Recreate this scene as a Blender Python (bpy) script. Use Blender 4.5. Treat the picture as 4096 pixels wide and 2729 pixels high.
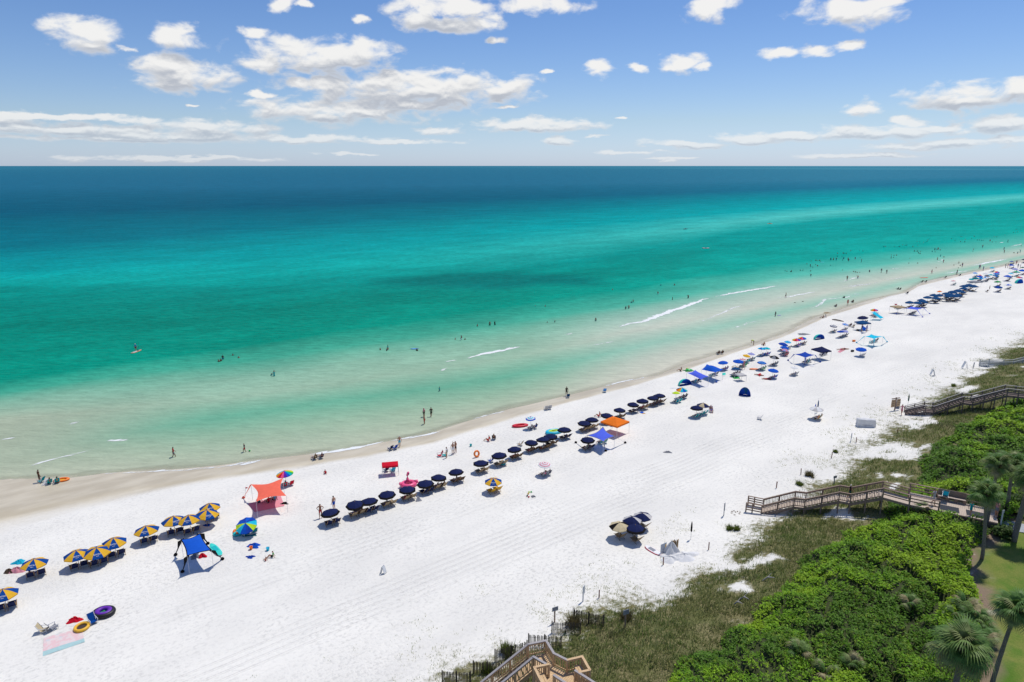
import bpy, math, random
import numpy as np
from mathutils import Vector, Matrix, Euler

# ------------------------------------------------------------------ clear
for o in list(bpy.data.objects): bpy.data.objects.remove(o, do_unlink=True)
scene = bpy.context.scene
COL = scene.collection
random.seed(7); RNG = np.random.default_rng(11)
R = math.radians

# ------------------------------------------------------------------ camera
F_PX, CX, CY = 2731.0, 2048.0, 1364.5          # photograph is 4096 x 2729
PITCH = R(14.4); H_CAM = 38.0
cam_d = bpy.data.cameras.new('camera'); cam = bpy.data.objects.new('camera', cam_d); COL.objects.link(cam)
cam.location = (0, 0, H_CAM); cam.rotation_euler = (R(90) - PITCH, 0, 0)
cam_d.sensor_width = 36; cam_d.lens = 36 * F_PX / 4096; cam_d.clip_end = 400000; cam_d.clip_start = .5
scene.camera = cam

# ------------------------------------------------------------------ light
SUN_EL, SUN_AZ = R(66), R(41.0)                 # azimuth measured from +Y towards +X
sun_d = bpy.data.lights.new('sun', 'SUN'); sun = bpy.data.objects.new('sun', sun_d); COL.objects.link(sun)
sun_d.energy = 3.75; sun_d.angle = R(.5); sun_d.color = (1, .955, .88)
sdir = Vector((math.sin(SUN_AZ) * math.cos(SUN_EL), math.cos(SUN_AZ) * math.cos(SUN_EL), math.sin(SUN_EL)))
sun.rotation_euler = sdir.to_track_quat('Z', 'Y').to_euler()
sun.location = sdir * 200

vs = scene.view_settings
vs.view_transform = 'Standard'; vs.look = 'None'; vs.gamma = 1; vs.exposure = -0.12; vs.use_curve_mapping = False
scene.render.engine = 'CYCLES'
scene.cycles.transparent_max_bounces = 10; scene.cycles.max_bounces = 5; scene.cycles.diffuse_bounces = 2; scene.cycles.glossy_bounces = 2

COSP, SINP = math.cos(PITCH), math.sin(PITCH)
def ray(px, py):
    u = (px - CX) / F_PX; v = (py - CY) / F_PX
    return np.array([u, COSP - v * SINP, -(SINP + v * COSP)])
def at_z(px, py, z):
    d = ray(px, py); t = (H_CAM - z) / -d[2]
    return np.array([d[0] * t, d[1] * t, z])
def project(x, y, z):
    """world arrays -> photo pixels"""
    zz = z - H_CAM
    dep = y * COSP - zz * SINP; up = y * SINP + zz * COSP
    dep = np.where(dep > .1, dep, .1)
    return CX + F_PX * x / dep, CY - F_PX * up / dep
CR = {'a': (0, 1700, 2.354), 'b': (0, 2200, 2.354), 'c': (900, 1700, 2.354), 'd': (1700, 1500, 2.354), 'e': (2600, 1200, 2.354),
      'f': (3096, 900, 2.354), 'g': (2300, 1900, 2.354), 'h': (1700, 2229, 2.354), 'i': (2900, 1800, 1.968), 'j': (2600, 2229, 1.5735),
      'k': (3396, 1300, 3.1357), 'l': (3696, 880, 5.8075), 'm': (3596, 1750, 3.136), 'n': (3596, 2250, 3.274), 'o': (700, 1250, 1.8108),
      'p': (0, 640, 1.1494), 'q': (2048, 640, 1.1494), 'F': (0, 0, .57446)}
def PX(c, x, y):
    a, b, s = CR[c]; return a + x / s, b + y / s

# ------------------------------------------------------------------ world: sky with cumulus
def build_world():
    w = bpy.data.worlds.new('World'); scene.world = w; w.use_nodes = True
    nt = w.node_tree; nt.nodes.clear(); N = nt.nodes.new; L = nt.links.new
    def math_(op, a, b=None, c=None, clamp=False, tree=nt):
        n = tree.nodes.new('ShaderNodeMath'); n.operation = op; n.use_clamp = clamp
        for i, v in enumerate((a, b, c)):
            if v is None: continue
            if isinstance(v, (int, float)): n.inputs[i].default_value = v
            else: tree.links.new(v, n.inputs[i])
        return n.outputs[0]
    def maprange(v, a, b, c, d, smooth=True, tree=nt):
        n = tree.nodes.new('ShaderNodeMapRange'); n.interpolation_type = 'SMOOTHSTEP' if smooth else 'LINEAR'
        tree.links.new(v, n.inputs[0])
        for i, x in enumerate((a, b, c, d)): n.inputs[i + 1].default_value = x
        return n.outputs[0]
    # cloud blobs (full-view pixel of centre, width, height)
    blobs = [(215,80,165,66),(408,86,115,52),(585,77,70,28),(640,10,85,34),(705,12,50,14),(425,178,240,74),(390,150,130,56),
             (610,150,150,40),(735,132,370,84),(850,120,170,62),(955,205,640,94),(1150,205,160,60),(740,190,90,44),(690,190,90,34),(790,256,510,60),(930,240,240,40),
             (1045,60,230,44),(1120,50,110,44),(960,45,120,60),(1010,12,300,54),(1240,10,220,40),(1635,20,120,60),(1965,20,220,64),(2030,8,120,24),
             (1375,154,84,40),(1462,156,50,24),(1565,148,110,38),(1615,155,70,16),(1800,120,110,26),(1870,116,120,28),(1955,108,80,22),
             (2235,224,290,60),(2320,205,110,50),(1990,253,120,28),(2095,281,70,28),(2300,286,140,38),
             (130,268,460,17),(40,290,150,34),(200,300,380,34),(480,296,310,40),(380,312,640,34),(680,318,460,22),(250,321,540,14),(900,324,360,14),
             (1000,299,160,24),(1220,287,360,34),(1300,321,120,24),(1580,330,260,20),(1720,320,220,26),(1830,312,180,26),(2030,304,400,34),(2150,296,120,22),
             (2220,330,280,20),(2080,338,260,18),(2320,325,200,20),(400,366,520,11),(800,352,160,8),(1450,352,180,12),(1980,356,260,13),(1540,366,200,8),
             (825,45,52,26),(295,107,40,16),(440,240,34,8),(1265,170,36,12),(600,218,70,16),(1145,92,46,18),(1165,250,60,8),(1420,268,40,7),(1360,312,60,8)]
    def make_field(name, bl):
        g = bpy.data.node_groups.new(name, 'ShaderNodeTree')
        g.interface.new_socket('P', in_out='INPUT', socket_type='NodeSocketVector')
        g.interface.new_socket('D', in_out='OUTPUT', socket_type='NodeSocketFloat')
        gi = g.nodes.new('NodeGroupInput'); go = g.nodes.new('NodeGroupOutput'); cur = None
        for (x, y, wd, ht) in bl:
            d = ray(x * 1.7408, y * 1.7408); az = math.atan2(d[0], d[1]); el = math.atan2(d[2], math.hypot(d[0], d[1]))
            wr = wd * 1.7408 / F_PX * .50; hr = ht * 1.7408 / F_PX * .55
            m = g.nodes.new('ShaderNodeVectorMath'); m.operation = 'MULTIPLY_ADD'; g.links.new(gi.outputs[0], m.inputs[0])
            m.inputs[1].default_value = (1 / wr, 1 / hr, 0); m.inputs[2].default_value = (-az / wr, -el / hr, 0)
            l = g.nodes.new('ShaderNodeVectorMath'); l.operation = 'DOT_PRODUCT'; g.links.new(m.outputs[0], l.inputs[0]); g.links.new(m.outputs[0], l.inputs[1])
            cur = l.outputs['Value'] if cur is None else math_('MINIMUM', cur, l.outputs['Value'], tree=g)
        g.links.new(math_('SUBTRACT', 1.0, math_('SQRT', cur, tree=g), tree=g), go.inputs[0]); return g
    big = [b for b in blobs if b[2] >= 110]
    g_all = make_field('cloud_field', blobs); g_big = make_field('cloud_field_large', big)
    tc = N('ShaderNodeTexCoord'); sep = N('ShaderNodeSeparateXYZ'); L(tc.outputs['Generated'], sep.inputs[0])
    x, y, z = sep.outputs
    az = math_('ARCTAN2', x, y)
    hyp = math_('SQRT', math_('ADD', math_('MULTIPLY', x, x), math_('MULTIPLY', y, y)))
    el = math_('ARCTAN2', z, hyp)
    P = N('ShaderNodeCombineXYZ'); L(az, P.inputs[0]); L(el, P.inputs[1])
    # noise coordinates: flatter towards the horizon
    el2 = math_('POWER', math_('MAXIMUM', el, .0005), .72)
    Q = N('ShaderNodeCombineXYZ'); L(az, Q.inputs[0]); L(math_('MULTIPLY', el2, 1.5), Q.inputs[1])
    def noise(vec, scale, detail, rough, off=(0, 0, 0), dist=0.0):
        mp = N('ShaderNodeMapping'); L(vec, mp.inputs[0]); mp.inputs['Location'].default_value = off
        n = N('ShaderNodeTexNoise'); L(mp.outputs[0], n.inputs['Vector']); n.inputs['Scale'].default_value = scale
        n.inputs['Detail'].default_value = detail; n.inputs['Roughness'].default_value = rough; n.inputs['Distortion'].default_value = dist
        return n
    # domain warp of the blobs
    wn = noise(Q.outputs[0], 17, 5, .62)
    wv = N('ShaderNodeVectorMath'); wv.operation = 'MULTIPLY_ADD'; L(wn.outputs['Color'], wv.inputs[0]); wv.inputs[1].default_value = (.044, .020, 0); wv.inputs[2].default_value = (-.022, -.010, 0)
    Pw = N('ShaderNodeVectorMath'); Pw.operation = 'ADD'; L(P.outputs[0], Pw.inputs[0]); L(wv.outputs[0], Pw.inputs[1])
    def field(vec_socket, off, g):
        a = N('ShaderNodeVectorMath'); a.operation = 'ADD'; L(vec_socket, a.inputs[0]); a.inputs[1].default_value = (0, off, 0)
        gn = N('ShaderNodeGroup'); gn.node_tree = g; L(a.outputs[0], gn.inputs[0]); return gn.outputs[0]
    f0 = field(Pw.outputs[0], 0.0, g_all)
    upv = N('ShaderNodeCombineXYZ'); L(math_('MULTIPLY_ADD', el, .125, .003), upv.inputs[1]); Pu = N('ShaderNodeVectorMath'); Pu.operation = 'ADD'; L(Pw.outputs[0], Pu.inputs[0]); L(upv.outputs[0], Pu.inputs[1])
    f1 = field(Pu.outputs[0], 0.0, g_big)
    n1 = noise(Q.outputs[0], 26, 6, .55, dist=.3).outputs['Fac']
    n1b = noise(Q.outputs[0], 26, 6, .55, (0, .0085, 0), .3).outputs['Fac']
    # same kind of cumulus all round, outside the mapped part of the sky
    gen = noise(Q.outputs[0], 5.5, 3, .5, (3.1, 1.7, 0)).outputs['Fac']
    aaz = math_('ABSOLUTE', az)
    outm = maprange(aaz, .62, .85, 0, 1); upm = maprange(el, .28, .42, 0, 1)
    om = math_('MAXIMUM', outm, upm)
    genf = math_('MULTIPLY', math_('SUBTRACT', math_('MULTIPLY', math_('SUBTRACT', gen, .56), 6.0), .1), 1.0)
    genf = math_('SUBTRACT', genf, math_('MULTIPLY', math_('SUBTRACT', 1.0, om), 5.0))
    fm = math_('MAXIMUM', f0, genf)
    dens = math_('ADD', math_('MINIMUM', math_('MULTIPLY', fm, 1.55), 1.05), math_('MULTIPLY', math_('SUBTRACT', n1, .55), 3.0))
    alpha = maprange(dens, -.10, .80, 0, 1)
    # light from above: where more cloud lies overhead it is greyer
    over = math_('ADD', math_('SUBTRACT', f1, f0), math_('MULTIPLY', math_('SUBTRACT', n1b, n1), 2.0))
    thick = maprange(dens, .2, 1.0, 0, 1)
    gsh = math_('MULTIPLY', maprange(over, -.62, .28, 0, 1), maprange(thick, 0, 1, .55, 1.0))
    cc = N('ShaderNodeMix'); cc.data_type = 'RGBA'; L(gsh, cc.inputs[0])
    cc.inputs[6].default_value = (11.2, 11.1, 10.9, 1); cc.inputs[7].default_value = (5.9, 6.3, 7.1, 1)
    # fade into horizon air
    air = maprange(el, .0, .09, .5, 0.0)
    sky = N('ShaderNodeTexSky'); sky.sky_type = 'NISHITA'; sky.sun_disc = False
    sky.sun_elevation = SUN_EL; sky.sun_rotation = SUN_AZ; sky.air_density = 1.0; sky.dust_density = .25; sky.ozone_density = 1.0; sky.altitude = 40
    # the sky node is brought to the photograph's exposure and saturation
    hs = N('ShaderNodeHueSaturation'); L(sky.outputs[0], hs.inputs['Color']); hs.inputs['Saturation'].default_value = 1.1; hs.inputs['Value'].default_value = 1.0
    tint = N('ShaderNodeMix'); tint.data_type = 'RGBA'; tint.blend_type = 'MULTIPLY'; tint.inputs[0].default_value = 1
    L(hs.outputs[0], tint.inputs[6]); tm = N('ShaderNodeMix'); tm.data_type = 'RGBA'; L(maprange(el, .0, .20, 0, 1, False), tm.inputs[0]); tm2 = N('ShaderNodeMix'); tm2.data_type = 'RGBA'; L(maprange(el, 0, .06, 0, 1, False), tm2.inputs[0]); tm2.inputs[6].default_value = (.86, 1.12, 2.0, 1); tm2.inputs[7].default_value = (.97, 1.09, 1.44, 1); L(tm2.outputs[2], tm.inputs[6]); tm.inputs[7].default_value = (.78, .95, 1.30, 1); L(tm.outputs[2], tint.inputs[7])
    ca = N('ShaderNodeMix'); ca.data_type = 'RGBA'; L(air, ca.inputs[0]); L(cc.outputs[2], ca.inputs[6]); L(tint.outputs[2], ca.inputs[7])
    mx = N('ShaderNodeMix'); mx.data_type = 'RGBA'; L(math_('MULTIPLY', alpha, .97), mx.inputs[0]); L(tint.outputs[2], mx.inputs[6]); L(ca.outputs[2], mx.inputs[7])
    bg = N('ShaderNodeBackground'); L(mx.outputs[2], bg.inputs[0]); bg.inputs[1].default_value = .088
    w.cycles.sampling_method = 'NONE'
    out = N('ShaderNodeOutputWorld'); L(bg.outputs[0], out.inputs[0])
build_world()

# ------------------------------------------------------------------ shore frame: s along the beach, n out to sea
AX, AY = .795, .606
def sn(x, y): return x * AX + y * AY, -x * AY + y * AX
def xy(s, n): return s * AX - n * AY, s * AY + n * AX
def line(pts, z, refine=True):
    """pixel polyline on height z -> function n(s)"""
    p = np.array(pts, float)
    if refine:
        q = []
        for i in range(len(p) - 1):
            for t in np.linspace(0, 1, 9)[:-1]: q.append(p[i] * (1 - t) + p[i + 1] * t)
        q.append(p[-1]); p = np.array(q)
    w = np.array([at_z(a, b, z) for a, b in p]); s, n = sn(w[:, 0], w[:, 1]); o = np.argsort(s)
    return s[o], n[o]
def FV(l): return [PX('F', a, b) for a, b in l]
L_WATER = line(FV([(-120,1120),(0,1100),(171,1097),(244,1086),(410,1078),(517,1068),(605,1056),(785,1036),(883,1016),(981,999),(1074,968),(1172,940),(1294,912),(1440,876),(1514,862),(1591,831),(1713,797),(1800,768),(1870,732),(1998,690),(2079,673),(2121,648),(2206,630),(2304,611),(2353,597),(2420,580)]), 0)
L_DRY = line(FV([(-120,1245),(0,1213),(150,1175),(300,1140),(420,1115),(560,1092),(700,1072),(850,1047),(1000,1016),(1150,970),(1300,926),(1450,888),(1600,842),(1700,806),(1800,774),(1900,728),(2000,697),(2100,660),(2200,636),(2353,602)]), .35)
L_TOE = line(FV([(900,1640),(1030,1562),(1120,1515),(1230,1458),(1330,1405),(1460,1382),(1560,1330),(1640,1290),(1700,1240),(1760,1200),(1830,1160),(1950,1070),(2000,1020),(2045,985),(2125,925),(2196,879),(2244,846),(2281,818),(2353,782)]), 1.4)
L_THK = line(FV([(1400,1640),(1480,1560),(1580,1485),(1700,1410),(1800,1320),(1860,1258),(1950,1198),(2020,1150),(2075,1110),(2095,1050),(2150,1000),(2230,950),(2353,912)]), 4.2)
L_LAWN = line(FV([(2260,1640),(2285,1560),(2300,1470),(2275,1390),(2250,1330),(2255,1270),(2300,1235),(2353,1205)]), 4.7)
L_LAWN = (np.append(L_LAWN[0], [L_LAWN[0][-1] + 6, 400]), np.append(L_LAWN[1], [L_LAWN[1][-1] - 6, -60]))
def nf(L, s): return np.interp(s, L[0], L[1])
def sstep(a, b, x):
    t = np.clip((x - a) / (b - a), 0, 1); return t * t * (3 - 2 * t)
# smooth value noise
_perm = RNG.random((256, 256))
def vnoise(x, y):
    xi = np.floor(x).astype(int); yi = np.floor(y).astype(int); fx = x - xi; fy = y - yi
    fx = fx * fx * (3 - 2 * fx); fy = fy * fy * (3 - 2 * fy)
    g = lambda i, j: _perm[i % 256, j % 256]
    return (g(xi, yi) * (1 - fx) + g(xi + 1, yi) * fx) * (1 - fy) + (g(xi, yi + 1) * (1 - fx) + g(xi + 1, yi + 1) * fx) * fy
def fbm(x, y, o=4):
    v = 0; a = .5; t = 0
    for i in range(o):
        v = v + a * vnoise(x + 17.3 * i, y + 9.1 * i); t += a; x = x * 2.03; y = y * 2.03; a *= .5
    return v / t
def terr(s, n):
    s = np.asarray(s, float); n = np.asarray(n, float)
    nw = nf(L_WATER, s); nd = np.minimum(nf(L_DRY, s), nw - 1.0); nt = nf(L_TOE, s)
    dw = nw - n; wid = nw - nd
    z = np.where(dw < 0, np.maximum(dw * .05, -3.0), np.where(dw < wid, .35 * dw / wid, .35 + .95 * sstep(0, 20, dw - wid)))
    dt = nt - n
    z = z + sstep(-3, 15, dt) * (3.3 + .8 * (fbm(s * .12, n * .12, 2) - .5)) + sstep(0, 6, dt) * (fbm(s * .35 + 5, n * .35, 3) - .5) * .9
    z = z + np.where(dw > wid, (fbm(s * .12 + 40, n * .2, 3) - .5) * .22 * sstep(0, 8, dw - wid), 0)
    return z
def tz(x, y):
    s, n = sn(x, y); return float(terr(s, n))
def G(c, x, y, h=0.0):
    """world point at height h above the ground seen at that photo position"""
    px, py = PX(c, x, y); z = 1.0
    for _ in range(14):
        p = at_z(px, py, z + h); z = .5 * z + .5 * max(tz(p[0], p[1]), 0 if h == 0 else -.02)
    p = at_z(px, py, z + h); return Vector((p[0], p[1], z))

# ------------------------------------------------------------------ materials
def srgb(r, g, b):
    f = lambda c: (c / 255) / 12.92 if c <= 10 else (((c / 255) + .055) / 1.055) ** 2.4
    return f(r), f(g), f(b)
MATS = {}
def mat(name, col, rough=.7, var=.12, scale=6.0, spec=.3, bump=0.0, trans=0.0):
    if name in MATS: return MATS[name]
    m = bpy.data.materials.new(name); m.use_nodes = True; nt = m.node_tree; b = nt.nodes['Principled BSDF']
    tc = nt.nodes.new('ShaderNodeTexCoord'); no = nt.nodes.new('ShaderNodeTexNoise'); no.inputs['Scale'].default_value = scale; no.inputs['Detail'].default_value = 3
    nt.links.new(tc.outputs['Object'], no.inputs['Vector'])
    mr = nt.nodes.new('ShaderNodeMapRange'); nt.links.new(no.outputs['Fac'], mr.inputs[0]); mr.inputs[1].default_value = .25; mr.inputs[2].default_value = .75
    mr.inputs[3].default_value = 1 - var; mr.inputs[4].default_value = 1 + var
    mx = nt.nodes.new('ShaderNodeVectorMath'); mx.operation = 'SCALE'; mx.inputs[0].default_value = col[:3]; nt.links.new(mr.outputs[0], mx.inputs['Scale'])
    nt.links.new(mx.outputs[0], b.inputs['Base Color'])
    b.inputs['Roughness'].default_value = rough; b.inputs['Specular IOR Level'].default_value = spec
    if bump:
        bp = nt.nodes.new('ShaderNodeBump'); bp.inputs['Strength'].default_value = bump; bp.inputs['Distance'].default_value = .02
        nt.links.new(no.outputs['Fac'], bp.inputs['Height']); nt.links.new(bp.outputs[0], b.inputs['Normal'])
    if trans:
        t = nt.nodes.new('ShaderNodeBsdfTranslucent'); nt.links.new(mx.outputs[0], t.inputs[0])
        ms = nt.nodes.new('ShaderNodeMixShader'); ms.inputs[0].default_value = trans
        nt.links.new(b.outputs[0], ms.inputs[1]); nt.links.new(t.outputs[0], ms.inputs[2]); nt.links.new(ms.outputs[0], nt.nodes['Material Output'].inputs[0])
    MATS[name] = m; return m
def fabric(name, col): return mat('fabric_' + name, col, .85, .07, 3, .1, 0, .18)
CLR = dict(navy=(.014, .022, .085), black=(.012, .011, .012), royal=(.004, .065, .30), yellow=(.78, .44, .035), cream=(.62, .52, .33), lightgrey=(.58, .56, .55),
           blue=(.01, .10, .55), midblue=(.012, .06, .38), skyblue=(.10, .36, .78), turq=(.02, .52, .72), teal=(.0, .42, .44), mint=(.05, .62, .52), lime=(.55, .75, .03), green=(.03, .42, .08),
           red=(.62, .01, .03), orange=(.85, .20, .02), coral=(.86, .16, .10), pink=(.85, .10, .25), rose=(.75, .32, .38), purple=(.13, .02, .36), lav=(.36, .37, .66), peri=(.09, .14, .72),
           white=(.80, .80, .80), tan=(.42, .32, .2), brown=(.12, .075, .05), grey=(.25, .26, .29), darkteal=(.01, .2, .24), darkgreen=(.02, .12, .09), deepblue=(.008, .07, .20), steel=(.5, .5, .52))
def fab(c): return fabric(c, CLR[c])
def plain(c, rough=.5): return mat('plain_' + c + str(rough), CLR[c], rough, .06, 4, .4)
WOOD_TAN = mat('wood_new', (.60, .42, .24), .75, .22, 5, .2, .3)
WOOD_GREY = mat('wood_rail_grey', (.36, .335, .33), .8, .15, 5, .2, .3)
WOOD_BROWN = mat('wood_brown', (.27, .195, .15), .8, .25, 5, .2, .3)
WOOD_DECK = mat('wood_deck_worn', (.52, .43, .35), .8, .2, 5, .2, .3)
WOOD_DARK = mat('wood_dark', (.165, .13, .115), .8, .25, 5, .2, .3)
WOOD_WHITE = mat('wood_whitewashed', (.42, .44, .44), .8, .15, 5, .2, .3)
WOOD_FENCE = mat('wood_fence_slat', (.10, .085, .065), .85, .3, 6, .2, .3)
WOOD_CHAIR = mat('wood_chair', (.30, .19, .09), .7, .2, 8, .3)
METAL = mat('pole_metal', (.62, .62, .63), .35, .05, 4, .5)
SKINS = [mat('skin_%d' % i, c, .55, .06, 5, .35) for i, c in enumerate([(.50, .28, .19), (.40, .20, .12), (.30, .145, .085), (.17, .08, .05)])]
HAIRS = [mat('hair_%d' % i, c, .6, .15, 20, .3) for i, c in enumerate([(.02, .013, .01), (.06, .035, .02), (.25, .16, .07), (.6, .58, .55)])]

# ------------------------------------------------------------------ mesh helpers
class MB:
    def __init__(self): self.v = []; self.f = []; self.m = []
    def add(self, vs_, fs_, mi=0):
        o = len(self.v); self.v += [tuple(p) for p in vs_]; self.f += [tuple(i + o for i in f) for f in fs_]; self.m += [mi] * len(fs_)
    def box(self, c, d, mi=0, rot=None):
        vs_ = [Vector((sx * d[0] / 2, sy * d[1] / 2, sz * d[2] / 2)) for sx in (-1, 1) for sy in (-1, 1) for sz in (-1, 1)]
        if rot is not None: vs_ = [rot @ p for p in vs_]
        vs_ = [p + Vector(c) for p in vs_]
        self.add(vs_, [(0, 1, 3, 2), (4, 6, 7, 5), (0, 4, 5, 1), (2, 3, 7, 6), (0, 2, 6, 4), (1, 5, 7, 3)], mi)
    def bar(self, p0, p1, w, h, mi=0):
        p0 = Vector(p0); p1 = Vector(p1); d = p1 - p0
        q = d.to_track_quat('Y', 'Z').to_matrix(); self.box((p0 + p1) / 2, (w, d.length, h), mi, q)
    def tube(self, pts, rad, n=8, mi=0, cap=True):
        pts = [Vector(p) for p in pts]; rings = []
        for i, p in enumerate(pts):
            d = (pts[min(i + 1, len(pts) - 1)] - pts[max(i - 1, 0)]).normalized()
            q = d.to_track_quat('Z', 'Y'); r = rad[i] if isinstance(rad, (list, tuple)) else rad
            rings.append([p + q @ Vector((r * math.cos(2 * math.pi * k / n), r * math.sin(2 * math.pi * k / n), 0)) for k in range(n)])
        vs_ = [v for r in rings for v in r]; fs_ = []
        for i in range(len(rings) - 1):
            for k in range(n): fs_.append((i * n + k, i * n + (k + 1) % n, (i + 1) * n + (k + 1) % n, (i + 1) * n + k))
        if cap: fs_ += [tuple(range(n))[::-1], tuple(range((len(rings) - 1) * n, len(rings) * n))]
        self.add(vs_, fs_, mi)
    def lathe(self, prof, n=16, mi=0, sx=1, sy=1, c=(0, 0, 0)):
        vs_ = [(c[0] + r * sx * math.cos(2 * math.pi * k / n), c[1] + r * sy * math.sin(2 * math.pi * k / n), c[2] + z) for r, z in prof for k in range(n)]; fs_ = []
        for i in range(len(prof) - 1):
            for k in range(n): fs_.append((i * n + k, i * n + (k + 1) % n, (i + 1) * n + (k + 1) % n, (i + 1) * n + k))
        self.add(vs_, fs_, mi)
    def torus(self, R_, r, n=24, m=10, mi=0, c=(0, 0, 0), sx=1, sy=1, sz=1):
        vs_ = []; fs_ = []
        for i in range(n):
            a = 2 * math.pi * i / n
            for j in range(m):
                b = 2 * math.pi * j / m; rr = R_ + r * math.cos(b)
                vs_.append((c[0] + sx * rr * math.cos(a), c[1] + sy * rr * math.sin(a), c[2] + sz * r * math.sin(b)))
        for i in range(n):
            for j in range(m): fs_.append((i * m + j, ((i + 1) % n) * m + j, ((i + 1) % n) * m + (j + 1) % m, i * m + (j + 1) % m))
        self.add(vs_, fs_, mi)
    def grid(self, fn, nu, nv, mi=0):
        vs_ = [fn(i / nu, j / nv) for i in range(nu + 1) for j in range(nv + 1)]
        self.add(vs_, [(i * (nv + 1) + j, (i + 1) * (nv + 1) + j, (i + 1) * (nv + 1) + j + 1, i * (nv + 1) + j + 1) for i in range(nu) for j in range(nv)], mi)
    def mesh(self, name, mats, smooth=False):
        me = bpy.data.meshes.new(name); me.from_pydata(self.v, [], self.f); me.update()
        for m in (mats if isinstance(mats, (list, tuple)) else [mats]): me.materials.append(m)
        me.polygons.foreach_set('material_index', self.m)
        if smooth: me.polygons.foreach_set('use_smooth', [True] * len(self.f))
        return me
    def build(self, name, mats, parent=None, smooth=False):
        return link(name, self.mesh(name, mats, smooth), parent)
def link(name, me, parent=None, mtx=None):
    o = bpy.data.objects.new(name, me); COL.objects.link(o)
    if parent is not None: o.parent = parent
    if mtx is not None: o.matrix_basis = mtx
    return o
def thing(name, label, cat, loc=(0, 0, 0), rz=0.0, group=None, rx=0, ry=0, sc=1.0):
    o = bpy.data.objects.new(name, None); COL.objects.link(o); o.empty_display_size = .2
    o.location = loc; o.rotation_euler = (rx, ry, rz); o.scale = (sc, sc, sc)
    return tag(o, label, cat, group)
def tag(o, label, cat, group=None):
    o['label'] = label; o['category'] = cat
    if group: o['group'] = group
    return o
def npmesh(name, V, Fq, mats, col=None, smooth=False, floats=None, uv=None):
    """mesh from numpy arrays; Fq (k,3) or (k,4)"""
    me = bpy.data.meshes.new(name); k = Fq.shape[1]
    me.vertices.add(len(V)); me.vertices.foreach_set('co', np.ascontiguousarray(V, np.float32).ravel())
    me.loops.add(Fq.size); me.loops.foreach_set('vertex_index', np.ascontiguousarray(Fq, np.int32).ravel())
    me.polygons.add(len(Fq)); me.polygons.foreach_set('loop_start', np.arange(0, Fq.size, k, dtype=np.int32))
    try: me.polygons.foreach_set('loop_total', np.full(len(Fq), k, np.int32))
    except Exception: pass
    if smooth: me.polygons.foreach_set('use_smooth', np.ones(len(Fq), bool))
    if col is not None:
        a = me.attributes.new('Col', 'FLOAT_COLOR', 'POINT'); c4 = np.ones((len(V), 4), np.float32); c4[:, :3] = col; a.data.foreach_set('color', c4.ravel())
    for nm, arr in (floats or {}).items():
        a = me.attributes.new(nm, 'FLOAT', 'POINT'); a.data.foreach_set('value', np.ascontiguousarray(arr, np.float32))
    if uv is not None:
        a = me.attributes.new('SN', 'FLOAT_VECTOR', 'POINT'); a.data.foreach_set('vector', np.ascontiguousarray(np.column_stack([uv, np.zeros(len(uv))]), np.float32).ravel())
    for m in (mats if isinstance(mats, (list, tuple)) else [mats]): me.materials.append(m)
    me.update(calc_edges=True); me.validate(); return me
def gridmesh(name, S, Nn, zfun, mats, **kw):
    ss, nn = np.meshgrid(S, Nn, indexing='ij'); s = ss.ravel(); n = nn.ravel(); x, y = xy(s, n); z = zfun(s, n)
    a, b = len(S), len(Nn); i = (np.arange(a - 1)[:, None] * b + np.arange(b - 1)[None]).ravel()
    Fq = np.column_stack([i, i + b, i + b + 1, i + 1])
    return s, n, np.column_stack([x, y, z]), Fq

class NT:
    """tiny node helper"""
    def __init__(self, name):
        self.m = bpy.data.materials.new(name); self.m.use_nodes = True; self.t = self.m.node_tree
        self.b = self.t.nodes['Principled BSDF']; self.out = self.t.nodes['Material Output']
    def n(self, typ, **kw):
        nd = self.t.nodes.new(typ)
        for k, v in kw.items(): setattr(nd, k, v)
        return nd
    def put(self, sock, v):
        if isinstance(v, bpy.types.NodeSocket): self.t.links.new(v, sock)
        else: sock.default_value = v
    def math(self, op, a, b=None, clamp=False):
        nd = self.n('ShaderNodeMath', operation=op, use_clamp=clamp); self.put(nd.inputs[0], a)
        if b is not None: self.put(nd.inputs[1], b)
        return nd.outputs[0]
    def attr(self, name): return self.n('ShaderNodeAttribute', attribute_name=name)
    def noise(self, vec, scale, detail=4, rough=.5, sx=(1, 1, 1), dist=0):
        mp = self.n('ShaderNodeMapping'); self.put(mp.inputs[0], vec); mp.inputs['Scale'].default_value = sx
        nd = self.n('ShaderNodeTexNoise'); self.put(nd.inputs['Vector'], mp.outputs[0]); nd.inputs['Scale'].default_value = scale
        nd.inputs['Detail'].default_value = detail; nd.inputs['Roughness'].default_value = rough; nd.inputs['Distortion'].default_value = dist
        return nd.outputs['Fac']
    def mr(self, v, a, b, c, d):
        nd = self.n('ShaderNodeMapRange', interpolation_type='SMOOTHSTEP'); self.put(nd.inputs[0], v)
        for i, x in enumerate((a, b, c, d)): self.put(nd.inputs[i + 1], x)
        return nd.outputs[0]
    def mix(self, f, a, b, blend='MIX'):
        nd = self.n('ShaderNodeMix', data_type='RGBA', blend_type=blend); self.put(nd.inputs[0], f)
        for i, x in ((6, a), (7, b)): self.put(nd.inputs[i], x if isinstance(x, bpy.types.NodeSocket) else (*x, 1))
        return nd.outputs[2]
    def bump(self, h, strength, dist, normal=None):
        nd = self.n('ShaderNodeBump'); self.put(nd.inputs['Height'], h); nd.inputs['Strength'].default_value = strength; nd.inputs['Distance'].default_value = dist
        if normal is not None: self.put(nd.inputs['Normal'], normal)
        return nd.outputs[0]

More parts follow.
